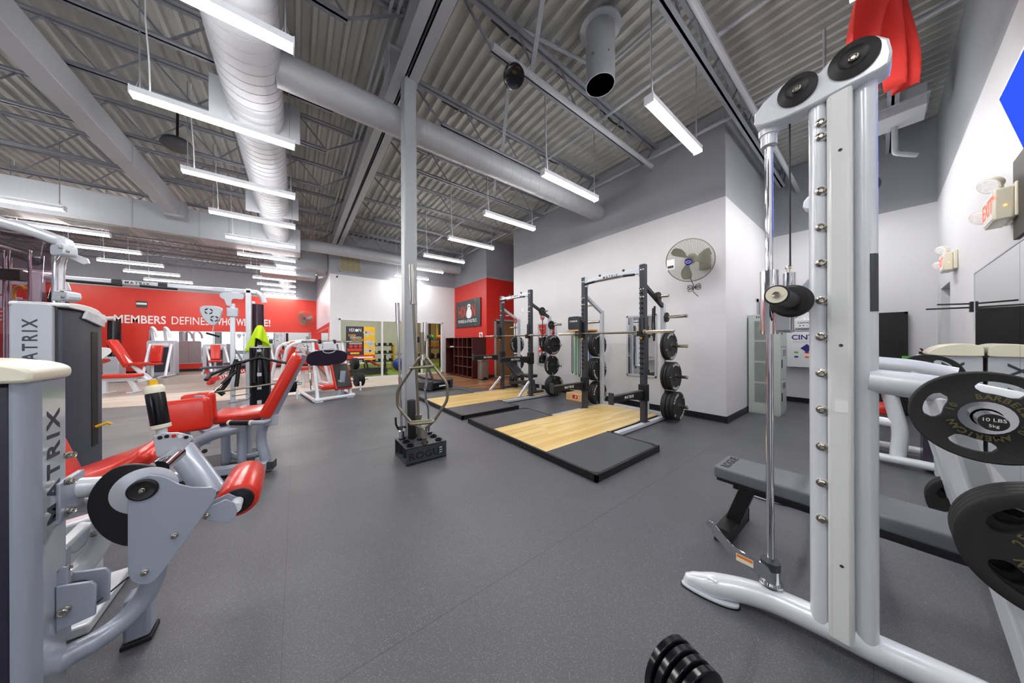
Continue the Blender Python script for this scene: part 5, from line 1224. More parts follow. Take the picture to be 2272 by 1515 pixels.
new('brace_tube', B().bar(pY(140, 1225, 1.90), pY(205, 1160, 1.95), .06, .05), 'silver', t, world=True, bevel=.01)
bolt(t, pY(212, 1181, 1.90), (0, -1, 0), .010)
# seat
q = pD(245, 1040, 1.86); cushion('seat_pad', t, q, (.56, .46, .10), (0, R(-19), 0))
q = pD(318, 1008, 1.90); cushion('thigh_pad', t, q, (.16, .40, .09), (0, R(-34), 0))
q = pD(150, 1010, 1.80); cushion('back_pad', t, (q[0]-.10, q[1], q[2]-.06), (.11, .46, .30), (0, R(-16), 0))
new('seat_beam', B().bar((-1.05, 2.35, .36), (-.55, 2.25, .46), .09, .07), 'silver', t, world=True, bevel=.012)
new('seat_post', B().bar((-.80, 2.3, .05), (-.80, 2.3, .40), .09, .07), 'silver', t, world=True, bevel=.012)
new('seat_foot', B().box((-.88, 2.1, 0), (-.72, 2.5, .05)), 'silver', t, world=True, bevel=.01)

# ------------------------------------------------------------------ hip machine with lettered stack tower behind it
t = HM = thing('hip_abductor_machine', 'grey hip machine with red pads and lettered stack tower', 'weight machine', (-.9, 4.1, 0))
new('tower_front', B().prism(rrect(-1.85, .02, -1.655, 1.60, .035), 4.30, 4.36, 'XZ'), 'silver_mid', t, world=True, bevel=.004)
new('tower_shell', B().prism([(-1.87, 4.345), (-1.635, 4.345), (-1.615, 4.42), (-1.60, 4.6), (-1.605, 4.94), (-1.87, 4.94)], .02, 1.57), 'slate', t, world=True, bevel=.02)
new('front_trim', B().prism(rrect(-1.862, .012, -1.643, 1.612, .04), 4.335, 4.348, 'XZ'), 'charcoal', t, world=True)
new('slot', B().box((-1.602, 4.72, .25), (-1.598, 4.83, 1.38)), 'ink_black', t, world=True)
lp = smooth_poly([(4.33, 1.60), (4.40, 1.625), (4.6, 1.625), (4.8, 1.60), (4.95, 1.53), (4.97, 1.49), (4.93, 1.49), (4.8, 1.545), (4.6, 1.57), (4.4, 1.58)], 4)
new('tower_lid', B().prism(lp, -1.87, -1.585, 'YZ'), 'white_cover', t, world=True, bevel=.006)
new('placard', B().prism([(4.55, 1.50), (4.90, 1.43), (4.92, 1.50), (4.80, 1.55), (4.60, 1.58)], -1.598, -1.578, 'YZ'), 'poster_grey', t, world=True, bevel=.004)
text('lettering', 'MATRIX', .098, 'ink', t, face((-1.755, 4.2992, 1.25), (0, 0, 1), (-1, 0, 0)), .0006, .002, spacing=1.35)
new('red_dot', B().cyl((-1.742, 4.2995, 1.085), (-1.742, 4.299, 1.085), .008, 10), 'red_paint', t, world=True)
new('selector_pin', B().tube([(-1.597, 4.78, .43), (-1.53, 4.79, .46), (-1.51, 4.80, .44)], .014, 8), 'yellow', t, world=True)
YA = 3.62
new('base_beam', B().bar((-1.60, 4.02, .07), (-.20, 3.66, .07), .09, .07), 'steel_blue', t, world=True, bevel=.01)
new('base_cap', B().bar((-.22, 3.665, .07), (-.17, 3.652, .07), .094, .074), 'charcoal', t, world=True)
new('base_step', B().box((-.88, 3.78, .0), (-.36, 4.4, .05)), 'rubber_black', t, world=True, bevel=.004)
new('front_rail', B().tube([pD(470, 1068, 2.72), pD(560, 1060, 2.72)], .04, 14), 'stack_dark', t, world=True)
new('back_leg', B().tube([pD(597, 1045, 2.83), pD(578, 975, 2.83), pD(583, 945, 2.84), pD(608, 900, 2.86)], .042, 18, .25), 'steel_blue', t, world=True)
new('back_rail', B().bar(pD(600, 928, 2.83), pD(672, 785, 2.95), .09, .05, (-.794, .6075, 0)), 'steel_blue', t, world=True, bevel=.01)
ba, bb = Vector(pD(592, 915, 2.78)), Vector(pD(658, 795, 2.90)); bd = (bb-ba); mid = (ba+bb)/2
wdir = Vector((0, 1, 0)); zz = bd.normalized(); xx = wdir.cross(zz).normalized(); yy = zz.cross(xx)
mm = Matrix((xx, yy, zz)).transposed().to_4x4(); mm.translation = mid+wdir*.12
new('back_pad', B().pad((0, 0, 0), (.10, .40, bd.length+.08), .035, mm), 'red_pad', t, world=True)
sm = Vector(pD(535, 922, 2.85)); rz = 0
new('seat_pad', B().pad((0, 0, 0), (.40, .42, .09), .035, Matrix.Translation(sm+wdir*.12) @ Matrix.Rotation(rz, 4, 'Z')), 'red_pad', t, world=True)
new('seat_plate', B().cbox((0, 0, 0), (.3, .3, .03), Matrix.Translation(sm+wdir*.12+Vector((0, 0, -.06))) @ Matrix.Rotation(rz, 4, 'Z')), 'charcoal', t, world=True)
for (x, d) in ((500, 2.85), (535, 2.80), (548, 2.95)):
    new('seat_post', B().cyl(pD(x, 940, d), pD(x+2, 1030, d), .035, 16), 'steel_blue', t, world=True)
new('swing_beam', B().tube([pD(432, 985, 2.55), pD(470, 965, 2.6), pD(530, 950, 2.72)], .045, 16, .1), 'steel_blue', t, world=True)
new('pivot_tube', B().cyl(pD(425, 1025, 2.52), pD(426, 980, 2.52), .050, 18), 'steel_blue', t, world=True)
new('pivot_knob', B().cyl(pD(454, 1000, 2.5), pD(454, 1001, 2.44), .018, 12), 'black', t, world=True)
new('loop_tube', B().tube([pD(500, 990, 2.9), pD(512, 1012, 2.9), pD(545, 1015, 2.9), pD(580, 1005, 2.9)], .030, 14, .2), 'steel_blue', t, world=True)
new('rear_arm', B().tube([pD(455, 985, 2.95), pD(465, 955, 3.0), pD(500, 948, 3.05)], .04, 14, .1), 'steel_blue', t, world=True)
new('hand_grip', B().cyl(pD(512, 938, 2.66), pD(556, 938, 2.68), .024, 16), 'black', t, world=True)
new('grip_ring', B().cyl(pD(508, 938, 2.66), pD(513, 938, 2.66), .026, 16), 'cream', t, world=True); new('grip_ring', B().cyl(pD(556, 938, 2.68), pD(560, 938, 2.68), .026, 16), 'cream', t, world=True)
new('grip_arm', B().tube([pD(560, 938, 2.68), pD(590, 937, 2.70), pD(600, 928, 2.82)], .022, 12, .05), 'steel_blue', t, world=True)
new('rail_clamp', B().cbox(pD(603, 930, 2.83), (.10, .10, .10)), 'silver_panel', t, world=True, bevel=.008)
for (px_, py_, dd, rw) in ((413, 922, 2.30, (.30, .07, .27)), (443, 904, 2.62, (.22, .09, .27))):
    q = Vector(pD(px_, py_, dd)); new('knee_pad', B().pad((0, 0, 0), rw, .032, Matrix.Translation(q) @ Matrix.Rotation(R(-12), 4, 'Z') @ Matrix.Rotation(R(-4), 4, 'Y')), 'red_pad', t, world=True)
kp = new('pad_plate', B().cbox((0, 0, 0), (.08, .02, .24), Matrix.Translation(pD(443, 908, 2.42)) @ Matrix.Rotation(-TH, 4, 'Z')), 'steel_blue', t, world=True, bevel=.004)
bolt(kp, pD(443, 903, 2.405), (-.6075, -.794, 0), .008)
new('pad_stem', B().tube([pD(441, 930, 2.45), pD(443, 950, 2.48), pD(455, 958, 2.5)], .02, 10, .03), 'steel_blue', t, world=True)
new('pad_stem', B().tube([pD(413, 955, 2.35), pD(420, 980, 2.45)], .02, 10), 'steel_blue', t, world=True)

# ------------------------------------------------------------------ cable crossover at the middle left
t = CX_ = thing('cable_crossover', 'silver cable crossover with lettered top beam and dark stack column', 'cable machine', (-.67, 7.4, 0))
YX = 7.4
new('top_beam', B().bar((-2.85, YX, 2.235), (-.60, YX, 2.245), .10, .075), 'silver', t, world=True, bevel=.015)
text('lettering', 'MATRIX', .055, 'ink', t, face((-2.05, YX-.053, 2.238), (1, 0, 0)), .0006, .001, spacing=1.4)
for (x0, x1) in ((-2.62, -2.2), (-1.95, -1.62)): new('chin_grip', B().tube([(x0, YX-.30, 2.17), (x1, YX-.06, 2.19)], .02, 12), 'black', t, world=True)
for x in (-2.25, -1.78): new('grip_clamp', B().box((x-.05, YX-.075, 2.20), (x+.05, YX+.075, 2.275)), 'charcoal', t, world=True, bevel=.006)
for x in (-1.12, -.86): new('splice_plate', B().box((x-.08, YX-.056, 2.205), (x+.08, YX-.048, 2.27)), 'silver_panel', t, world=True)
def stack_tower(x, dark_side, nm):
    new('upright', B().box((x-.045, YX-.05, .02), (x+.035, YX+.05, 2.30)), 'silver', t, world=True, bevel=.012)
    new('rear_upright', B().box((x-.02, YX+.30, .02), (x+.06, YX+.38, 2.1)), 'silver', t, world=True, bevel=.012)
    new('base_foot', B().tube([(x-.15, YX-.25, .04), (x, YX, .05), (x+.1, YX+.42, .04)], .04, 14, .1), 'silver', t, world=True)
    sh = new('stack_shroud', B().lathe([(0, .09), (1.30, .09)], (x+.125, YX+.08, .72), (x+.125, YX+.08, 3), 28), dark_side, t, world=True)
    new('stack_plates', B().box((x+.075, YX+.03, .08), (x+.175, YX+.13, .72)), 'black', t, world=True)
    tp = new('pulley_plate', B().prism(smooth_poly([(x-.38, 2.17), (x-.30, 2.20), (x-.08, 2.19), (x-.08, 2.09), (x-.22, 2.08), (x-.24, 1.95), (x-.30, 1.96), (x-.33, 2.06), (x-.38, 2.10)], 3), YX-.06, YX-.04, 'XZ'), 'silver_panel', t, world=True, bevel=.004)
    new('curved_cap', B().tube([(x+.0, YX, 2.24), (x+.12, YX, 2.25), (x+.20, YX, 2.16), (x+.22, YX, 2.05)], .045, 16, .1), 'silver', t, world=True)
    # adjustable pulley on its own rail
    new('pulley_rail', B().box((x-.26, YX-.03, .05), (x-.19, YX+.03, 2.0)), 'silver', t, world=True, bevel=.008)
    cr = new('pulley_carriage', B().box((x-.30, YX-.06, 1.75), (x-.15, YX+.06, 1.92)), 'silver_panel', t, world=True, bevel=.01)
    bk = new('pulley_block', B().prism(smooth_poly([(x-.62, 1.90), (x-.50, 1.93), (x-.36, 1.90), (x-.36, 1.80), (x-.40, 1.66), (x-.46, 1.58), (x-.54, 1.62), (x-.62, 1.78)], 4), YX-.10, YX-.02, 'XZ'), 'silver_panel', t, world=True, bevel=.008)
    for (dx, z) in ((-.52, 1.83), (-.45, 1.70)):
        b = B()
        for k in range(4): b.tube([(x+dx+.045*math.cos(a), YX-.103, z+.045*math.sin(a)) for a in [k*PI/2+.2+j*.25 for j in range(5)]], .010, 5)
        new('pulley_slots', b, 'ink_black', bk, world=True)
    new('cable', B().tube([(x-.46, YX-.06, 1.62), (x-.48, YX-.06, 1.45)], .006, 6), 'white', bk, world=True)
    new('cable_grip', B().cyl((x-.55, YX-.1, 1.44), (x-.40, YX-.02, 1.38), .02, 12), 'black', bk, world=True)
stack_tower(-.72, 'smoke', 'right')
stack_tower(-2.95, 'smoke', 'left')
new('placard', B().box((-.60, YX-.04, .98), (-.45, YX-.015, 1.22), Matrix.Identity(4)), 'white', t, world=True, bevel=.004)
# towel over the stack, attachment post
t = thing('lime_towel', 'bright lime towel draped over the crossover stack post', 'towel', (-.55, 7.3, 1.3))
vs = []; fs = []; n, k = 14, 40
for i in range(n+1):
    f = i/n; rr = .03+.105*f**.6
    for j in range(k):
        a = 2*PI*j/k; w_ = 1+.42*math.sin(a*4+.6+f)*f; dq = -.36*f**1.1-.11*math.cos(a*2-.4)*f-.05*math.sin(a*4)*f*f
        vs.append((-.555+rr*w_*math.cos(a)-.02*f, 7.31+rr*.7*w_*math.sin(a), 1.60+dq))
for i in range(n):
    for j in range(k): fs.append((i*k+j, i*k+(j+1) % k, (i+1)*k+(j+1) % k, (i+1)*k+j))
b = B(); b.add(vs, fs); o = new('towel_cloth', b, 'lime', t, world=True, smooth=180); md = o.modifiers.new('thick', 'SOLIDIFY'); md.thickness = .006
t = AP = thing('attachment_post', 'black round storage post hung with cable attachments', 'storage post', (-.52, 7.1, 0))
px0, py0 = -.53, 7.0
new('post_body', B().lathe([(0, .14), (.02, .15), (1.16, .15), (1.18, .14)], (px0, py0, 0), (px0, py0, 3), 32), 'black_gloss', t, world=True)
new('rim', B().lathe([(0, .152), (0, .158), (.02, .158), (.02, .152), (0, .152)], (px0, py0, 1.17), (px0, py0, 3), 32), 'silver_panel', t, world=True)
for i, z in enumerate((1.08, .42, .66, .16)): new('hook', B().box((px0-.03, py0-.19, z), (px0+.03, py0-.148, z+.06)), 'silver_panel', t, world=True, bevel=.003)
def attachment(name, label, pts_list, r, mt, extra=None):
    t = thing(name, label, 'cable attachment', pts_list[0][0], 0, 'attachments on the storage post')
    for i, pts in enumerate(pts_list): new('bar' if i == 0 else 'strap', B().tube(pts, r, 10, .04), mt, t, world=True)
    if extra: extra(t)
def grips(spec):
    def f(t):
        for (a, c, r, m) in spec: new('grip', B().cyl(a, c, r, 14), m, t, world=True)
    return f
attachment('triceps_rope', 'black twisted rope looped on the top hook of storage post', [[(px0-.01, py0-.175, 1.10), (px0-.06, py0-.18, .95), (px0-.07, py0-.175, .55)], [(px0+.01, py0-.175, 1.10), (px0+.07, py0-.18, .92), (px0+.10, py0-.175, .50)]], .022, 'rubber_black')
attachment('pull_down_bar', 'long grey lat bar leaning across the storage post', [[(px0-.72, py0-.25, .43), (px0-.4, py0-.22, .45), (px0+.1, py0-.2, .50), (px0+.55, py0-.22, .53)]], .016, 'worn_steel', grips([((px0-.75, py0-.25, .428), (px0-.70, py0-.25, .432), .026, 'black')]))
attachment('wide_row_handle', 'black wide row handle hung across the storage post', [[(px0-.62, py0-.22, .72), (px0-.30, py0-.2, .90), (px0+.0, py0-.19, 1.00), (px0+.30, py0-.2, .90), (px0+.52, py0-.22, .86)]], .024, 'black', grips([((px0-.64, py0-.3, .66), (px0-.60, py0-.16, .76), .03, 'charcoal'), ((px0+.5, py0-.3, .82), (px0+.55, py0-.18, .92), .03, 'charcoal')]))
attachment('ab_strap', 'black handle pair hanging left of the storage post', [[(px0-.30, py0-.15, .98), (px0-.40, py0-.17, .6), (px0-.50, py0-.18, .42)], [(px0-.26, py0-.15, .95), (px0-.30, py0-.17, .5)]], .028, 'black', grips([((px0-.55, py0-.2, .50), (px0-.45, py0-.2, .38), .035, 'black')]))
attachment('stirrup_handle', 'small chrome stirrup handle low on the storage post', [[(px0-.40, py0-.16, .22), (px0-.14, py0-.17, .26), (px0-.12, py0-.17, .36), (px0-.36, py0-.16, .34)]], .010, 'chrome')
# long leaning bar to the left of the post
o = thing('push_bar', 'long black and chrome bar leaning from floor to storage post', 'bar', (-1.35, 6.55, 0))
a, c2 = Vector((-1.42, 6.5, .03)), Vector((px0-.25, py0-.12, .84)); d = c2-a
new('shaft', B().cyl(tuple(a), tuple(c2), .016, 12), 'chrome', o, world=True); new('grip', B().cyl(tuple(a+d*.08), tuple(a+d*.45), .026, 14), 'black', o, world=True); new('grip', B().cyl(tuple(a+d*.66), tuple(a+d*.92), .026, 14), 'black', o, world=True)

# ------------------------------------------------------------------ tall pulley station at the far left edge
t = thing('pulley_station', 'tall silver pulley station with smoked stack cover at left edge', 'cable machine', (-2.2, 4.6, 0))
DT = 2.95
arch = [pD(-120, 455, DT), pD(0, 492, DT), pD(70, 512, DT), pD(120, 530, DT), pD(146, 545, DT)]
new('top_arm', B().tube(smooth_poly(arch, 4)[:4*(len(arch)-1)]+[arch[-1]], .055, 20), 'silver', t, world=True)
new('arm_end', B().ball(arch[-1], .055, 16, 10), 'silver', t, world=True)
new('swivel_bracket', B().prism(rrect(-.05, -.06, .09, .05, .03), -.05, .05, 'XZ', Matrix.Translation(pD(138, 556, DT)) @ Matrix.Rotation(-TH, 4, 'Z')), 'silver_panel', t, world=True, bevel=.006)
for q in ((135, 549), (152, 558)): bolt(t, pD(*q, DT-.06), (-.6, -.8, 0), .012)
for k, (x, mt) in enumerate(((122, 'chrome'), (131, 'silver'), (137, 'chrome'))):
    dd = DT-.02+.05*k
    new('guide_tube', B().tube([pD(x+22, 552, dd), pD(x+3, 575, dd), pD(x, 610, dd), pD(x, 900, dd), pD(x, 1075, dd)], .020, 14, .12), mt, t, world=True)
# smoked cover: thin curved sheet with stack rods behind it
sc_ = B(); vs = []; fs = []
for i in range(9):
    f = i/8; a = f*PI*.55; x_ = -18+133*math.sin(a)/math.sin(PI*.55) if i < 8 else 115
    for y_ in (500+34*f, 905): vs.append(pD(-60+175*f, y_, DT+.12*math.cos(f*PI*.5)+.05))
for i in range(8): fs.append((2*i, 2*i+2, 2*i+3, 2*i+1))
sc_.add(vs, fs); o = new('smoked_cover', sc_, 'smoke_glass', t, world=True, smooth=180); md = o.modifiers.new('thick', 'SOLIDIFY'); md.thickness = .008
for x in (10, 22, 66): new('stack_rod', B().cyl(pD(x, 555, DT+.25), pD(x, 1065, DT+.25), .013, 12), 'chrome', t, world=True)
new('stack_head', B().cbox(pD(24, 610, DT+.25), (.16, .12, .12)), 'black', t, world=True, bevel=.006)
new('inner_upright', B().box((-.04, -.04, 0), (.04, .04, 1.75), Matrix.Translation((pD(60, 700, DT+.32)[0], pD(60, 700, DT+.32)[1], .02)) @ Matrix.Rotation(-TH, 4, 'Z')), 'steel_blue', t, world=True, bevel=.008)
new('inner_arm', B().tube([pD(0, 552, DT+.3), pD(55, 568, DT+.3), pD(80, 580, DT+.3)], .05, 16), 'slate', t, world=True)
new('rear_foot', B().box((pD(60, 700, DT+.32)[0]-.3, pD(60, 700, DT+.32)[1]-.1, 0), (pD(60, 700, DT+.32)[0]+.1, pD(60, 700, DT+.32)[1]+.2, .04)), 'steel_blue', t, world=True, bevel=.01)
hb_ = new('handle_hub', B().prism([(-.08, -.05), (.02, -.06), (.085, -.045), (.10, -.01), (.09, .035), (.02, .05), (-.06, .05)], -.05, .05, 'XZ', Matrix.Translation(pD(146, 657, DT)) @ Matrix.Rotation(-TH, 4, 'Z')), 'silver_panel', t, world=True, bevel=.01)
for q in ((140, 645), (140, 659)): bolt(hb_, pD(*q, DT-.055), (-.6, -.8, 0), .012)
new('placard', B().prism([(-.12, .02), (-.04, .05), (.12, -.01), (.14, -.06), (.08, -.07)], -.006, .006, 'XZ', Matrix.Translation(pD(170, 572, DT+.1)) @ Matrix.Rotation(-TH, 4, 'Z')), 'white', t, world=True)
new('yellow_ring', B().tube([tuple(Vector(pD(46, 658, DT+.45))+Vector((.794, -.6075, 0))*.09*math.cos(a)+Vector((0, 0, 1))*.13*math.sin(a)) for a in [R(40)+k*R(22) for k in range(8)]], .014, 8), 'yellow', t, world=True)

# ------------------------------------------------------------------ leg press
t = thing('leg_press', 'white leg press with oval black foot plate and red seat', 'weight machine', (.65, 7.6, 0))
fl_ = lambda x, y, z: (x, y, z)
new('front_rail', B().tube([(.30, 7.20, .05), (1.06, 7.44, .05)], .04, 14), 'silver', t, world=True)
for (a, c2) in (((.30, 7.20, .05), (.10, 8.6, .05)), ((1.06, 7.44, .05), (.92, 8.8, .05))): new('side_rail', B().tube([a, c2], .038, 14), 'silver', t, world=True)
new('rear_rail', B().tube([(.10, 8.6, .05), (.92, 8.8, .05)], .038, 14), 'silver', t, world=True)
for q in ((.38, 7.2), (.98, 7.4)): new('foot_pad', B().cbox((q[0], q[1], .008), (.14, .09, .016)), 'silver_panel', t, world=True, bevel=.004)
for (bx_, tx, y0, y1) in ((.36, .30, 7.28, 7.95), (1.0, .90, 7.48, 8.1)):
    new('slide_tube', B().tube([(bx_, y0, .06), (tx, y1, 1.25)], .035, 16), 'silver', t, world=True)
    new('slide_rod', B().tube([(bx_-.10, y0+.1, .25), (tx-.10, y1+.05, 1.22)], .020, 12), 'chrome', t, world=True)
new('top_bar', B().tube([(.10, 7.90, 1.28), (1.12, 8.15, 1.28)], .026, 14), 'steel', t, world=True)
for k in (.33, .62): new('bar_stop', B().tube([(.10+1.02*k-.025, 7.90+.25*k-.006, 1.28), (.10+1.02*k+.025, 7.90+.25*k+.006, 1.28)], .05, 14), 'black', t, world=True)
new('top_yoke', B().box((.50, 7.96, .95), (.72, 8.06, 1.27)), 'silver', t, world=True, bevel=.02)
fp = []
for k in range(48):
    a = 2*PI*k/48; q = 2.6; cx = abs(math.cos(a))**(2/q)*(1 if math.cos(a) > 0 else -1); sx_ = abs(math.sin(a))**(2/q)*(1 if math.sin(a) > 0 else -1)
    fp.append((.41*cx, .175*sx_-.05*cx*cx*0+(.02 if math.sin(a) > 0 else 0)))
mm = Matrix.Translation((.56, 7.55, .91)) @ Matrix.Rotation(R(-TH*57.3+54), 4, 'Z') @ Matrix.Rotation(R(18), 4, 'X')
new('foot_plate', B().prism(fp, -.012, .012, 'XZ', mm), 'plate_purple', t, world=True, bevel=.004)
hd = B().tube([tuple(mm @ Vector((.12*math.cos(a), -.02, .19+.06*math.sin(a)))) for a in [k*PI/10 for k in range(20)]], .009, 8, closed=True)
new('plate_handle', hd, 'silver', t, world=True)
cushion('seat_pad', t, (.70, 7.62, .27), (.62, .42, .10), (0, 0, R(14)))
mm2 = Matrix.Translation((.82, 7.52, .48)) @ Matrix.Rotation(R(14), 4, 'Z') @ Matrix.Rotation(R(-28), 4, 'X')
new('back_pad', B().pad((0, 0, 0), (.36, .10, .62), .03, mm2), 'red_pad', t, world=True)
new('back_shell', B().pad((0, -.06, 0), (.30, .03, .58), .014, mm2 @ Matrix.Translation((0, -.06, 0))), 'black', t, world=True)
new('back_strut', B().bar((.80, 7.42, .10), (.84, 7.38, .62), .10, .05), 'steel_blue', t, world=True, bevel=.01)
new('center_post', B().bar((.76, 7.36, .03), (.78, 7.40, .42), .07, .06), 'steel_blue', t, world=True, bevel=.01)
for i, (x, y, z, n_) in enumerate(((1.10, 8.05, .72, 4), (1.16, 7.9, .34, 5), (-.02, 7.75, .36, 4))):
    d = Vector((.97, .24, 0)) if x > .5 else Vector((-.97, -.24, 0))
    new('plate_horn', B().cyl((x-d.x*.12, y-d.y*.12, z), tuple(Vector((x, y, z))+d*.30), .024, 14), 'chrome', t, world=True)
    for k in range(n_):
        pp = thing('weight_plate', 'black plate %s on the %s horn of leg press' % (('innermost', 'second', 'third', 'fourth', 'outermost')[k], ('upper right', 'lower right', 'left')[i]), 'weight plate', tuple(Vector((x, y, z))+d*.035*k), math.atan2(d.y, d.x), 'plates on the leg press')
        rr = .17 if i else .15
        new('plate_body', B().lathe([(0, .026), (0, rr*.9), (.006, rr), (.024, rr), (.03, rr*.9), (.03, .026), (0, .026)], (0, 0, 0), (1, 0, 0), 28), 'rubber_black', pp)
for i, (x, y) in enumerate(((.02, 7.35), (1.24, 7.72))):
    new('step_handle', B().tube([(x, y+.1, .28), (x, y-.06, .30), (x-.01, y-.08, .10)], .02, 10, .05), 'silver', t, world=True)
# ------------------------------------------------------------------ lettering scaled to a rectangle on a wall
def text_fit(name, s, x0, x1, z0, z1, material, parent, fm, depth=.003, bold=.0, shear=0):
    """fm maps local (x, y) of the wall to the room; the words fill x0..x1, z0..z1"""
    o = text(name, s, 1.0, material, None, Matrix.Identity(4), depth, bold, 'LEFT', shear=shear); me = o.data
    xs = [v.co.x for v in me.vertices]; ys = [v.co.y for v in me.vertices]
    a, b_, c_, d = min(xs), max(xs), min(ys), max(ys)
    me.transform(Matrix.Translation((x0, z0, 0)) @ Matrix.Diagonal(((x1-x0)/(b_-a), (z1-z0)/(d-c_), 1, 1)) @ Matrix.Translation((-a, -c_, 0)))
    me.transform(fm)
    if parent is not None: me.transform(parent_world(parent).inverted()); o.parent = parent
    return o
# ------------------------------------------------------------------ red back wall: slogan, mirrors, fan, plaque
fb = face((0, YB-.002, 0), (1, 0, 0))
for (s, x0, x1, bd, lb) in (('THE', -9.3, -8.0, .02, 'bold'), ('OUR', -6.75, -5.88, 0, 'thin'), ('MEMBERS', -5.74, -4.40, .015, 'bold'), ('DEFINES', -4.24, -3.12, 0, 'thin'), ('WHO', -3.0, -2.33, .015, 'bold'), ('WE', -2.24, -1.86, .015, 'bold'), ('ARE!', -1.78, -1.02, .015, 'bold')):
    o = text_fit('wall_lettering', s, x0, x1, 2.06, 2.40, 'white', None, fb, .004, bd)
    tag(o, 'white %s word %s painted on the red back wall' % (lb, s), 'wall lettering', 'slogan on the back wall')
for i in range(5):
    x0 = -4.86+i*1.1; t = thing('wall_mirror', 'mirror panel on the red back wall, number %s from the left' % 'one two three four five'.split()[i], 'mirror', (x0, YB, .35), 0, 'mirrors on the back wall')
    new('mirror_glass', B().box((x0+.004, YB-.012, .36), (x0+1.096, YB-.002, 1.76)), 'mirror', t, world=True, smooth=0)
    for z in (1.755, .35): new('edge_strip', B().box((x0, YB-.016, z), (x0+1.1, YB-.001, z+.02)), 'silver_panel', t, world=True, smooth=0)
struct('wall_block_dado', B().box((XB-.006, YW+.25, 0), (XB, YB-.02, 1.93)), 'red_paint')
t = thing('wall_mirror', 'long mirror on the side wall meeting the red back wall', 'mirror', (XB, 14, .35))
new('mirror_glass', B().box((XB-.016, YW+.45, .36), (XB-.007, YB-.2, 1.75)), 'mirror', t, world=True, smooth=0)
new('edge_strip', B().box((XB-.02, YW+.45, 1.75), (XB-.006, YB-.2, 1.77)), 'silver_panel', t, world=True, smooth=0)
wall_fan((.36, 18.05, 2.5), (-.25, -.95, -.18), (.36, YB-.03, 2.5), .36, 'round grey wall fan high on the red back wall', False, False)
t = thing('wall_plaque', 'small dark plaque with pale landscape band on red wall', 'plaque', (-5.05, YB, 2.85))
new('plate', B().box((-5.19, YB-.02, 2.72), (-4.90, YB-.001, 2.99)), 'sign_green', t, world=True); new('band', B().box((-5.18, YB-.022, 2.84), (-4.91, YB-.02, 2.92)), 'white', t, world=True)

# ------------------------------------------------------------------ studio window with poster, wall vent, cameras
w0, w1, wz = WIN
f = B().box((w0, YW-.03, 0), (w0+.05, YW+.09, wz)).box((w1-.05, YW-.03, 0), (w1, YW+.09, wz)).box((w0, YW-.03, wz-.05), (w1, YW+.09, wz)).box((w0, YW-.03, 0), (w1, YW+.09, .05))
W1 = struct('window_1', f, 'frame_white')
for x in (2.42, 3.86, 4.05): new('mullion', B().box((x, YW-.03, .05), (x+.05, YW+.09, wz-.05)), 'frame_white', W1, smooth=0)
for (a, c2) in ((w0+.05, 2.42), (2.47, 3.86), (3.91, 4.05)): new('pane', B().box((a, YW+.03, .05), (c2, YW+.036, wz-.05)), 'glass', W1, smooth=0)
t = thing('window_poster', 'black and yellow strength challenge poster on the studio window', 'poster', (1.77, YW, .65))
fy = YW-.001; P0, P1, PZ0, PZ1 = 1.325, 2.21, .65, 1.80
new('sheet', B().box((P0, YW+.012, PZ0), (P1, YW+.029, PZ1)), 'poster_dark', t, world=True, smooth=0)
fp_ = face((0, YW+.0115, 0), (1, 0, 0))
new('yellow_side', B().box((1.86, YW+.010, PZ0), (P1, YW+.012, PZ1)), 'poster_yellow', t, world=True, smooth=0)
new('red_footer', B().box((P0, YW+.009, .70), (P1, YW+.011, .82)), 'poster_red', t, world=True, smooth=0)
new('white_strip', B().box((1.55, YW+.008, .715), (2.15, YW+.0095, .765)), 'white', t, world=True, smooth=0)
new('price_box', B().box((1.36, YW+.009, .96), (1.80, YW+.011, 1.05)), 'poster_red', t, world=True, smooth=0)
new('button_box', B().box((1.45, YW+.009, .86), (1.72, YW+.011, .92)), 'poster_yellow', t, world=True, smooth=0)
for (s, a, c2, z0, z1, mt, bd) in (('HIX', 1.42, 1.58, 1.62, 1.74, 'white', .008), ('N', 1.70, 1.78, 1.62, 1.74, 'white', .008), ('8 WEEK', 1.40, 1.62, 1.46, 1.535, 'poster_yellow', .008), ('STRENGTH', 1.44, 1.78, 1.385, 1.455, 'white', .008), ('CHALLENGE', 1.47, 1.85, 1.305, 1.38, 'poster_yellow', .008), ('PRICE $74.99', 1.42, 1.74, .98, 1.03, 'white', .01)):
    text_fit('lettering', s, a, c2, z0, z1, mt, t, fp_, .0008, bd)
new('kettlebell_mark', B().cyl((1.64, YW+.0115, 1.67), (1.64, YW+.010, 1.67), .05, 20), 'white', t, world=True)
for z in (1.27, 1.23, 1.20): new('small_print', B().box((1.42, YW+.010, z), (1.80, YW+.0115, z+.012)), 'white', t, world=True, smooth=0)
for k in range(3): new('red_badge', B().prism(rrect(1.42+k*.14, 1.08, 1.52+k*.14, 1.17, .03), YW+.009, YW+.0115, 'XZ'), 'poster_red', t, world=True)
for k, (x, z, r) in enumerate(((2.0, 1.62, .09), (2.12, 1.55, .07), (1.96, 1.50, .08), (2.04, 1.26, .14), (2.10, 1.15, .1), (1.98, .98, .12), (2.12, .95, .09), (1.90, 1.60, .06))):
    new('dumbbell_picture', B().prism(rrect(x-r, z-r*.5, x+r*.8, z+r*.5, r*.3), YW+.0075, YW+.0095, 'XZ'), 'poster_grey', t, world=True)
t = thing('wall_vent', 'tan louvred return air vent high on the grey studio wall', 'vent', (1.45, YW, 3.62))
new('backing', B().box((1.15, YW-.012, 3.63), (1.76, YW-.001, 4.24)), 'vent_tan', t, world=True)
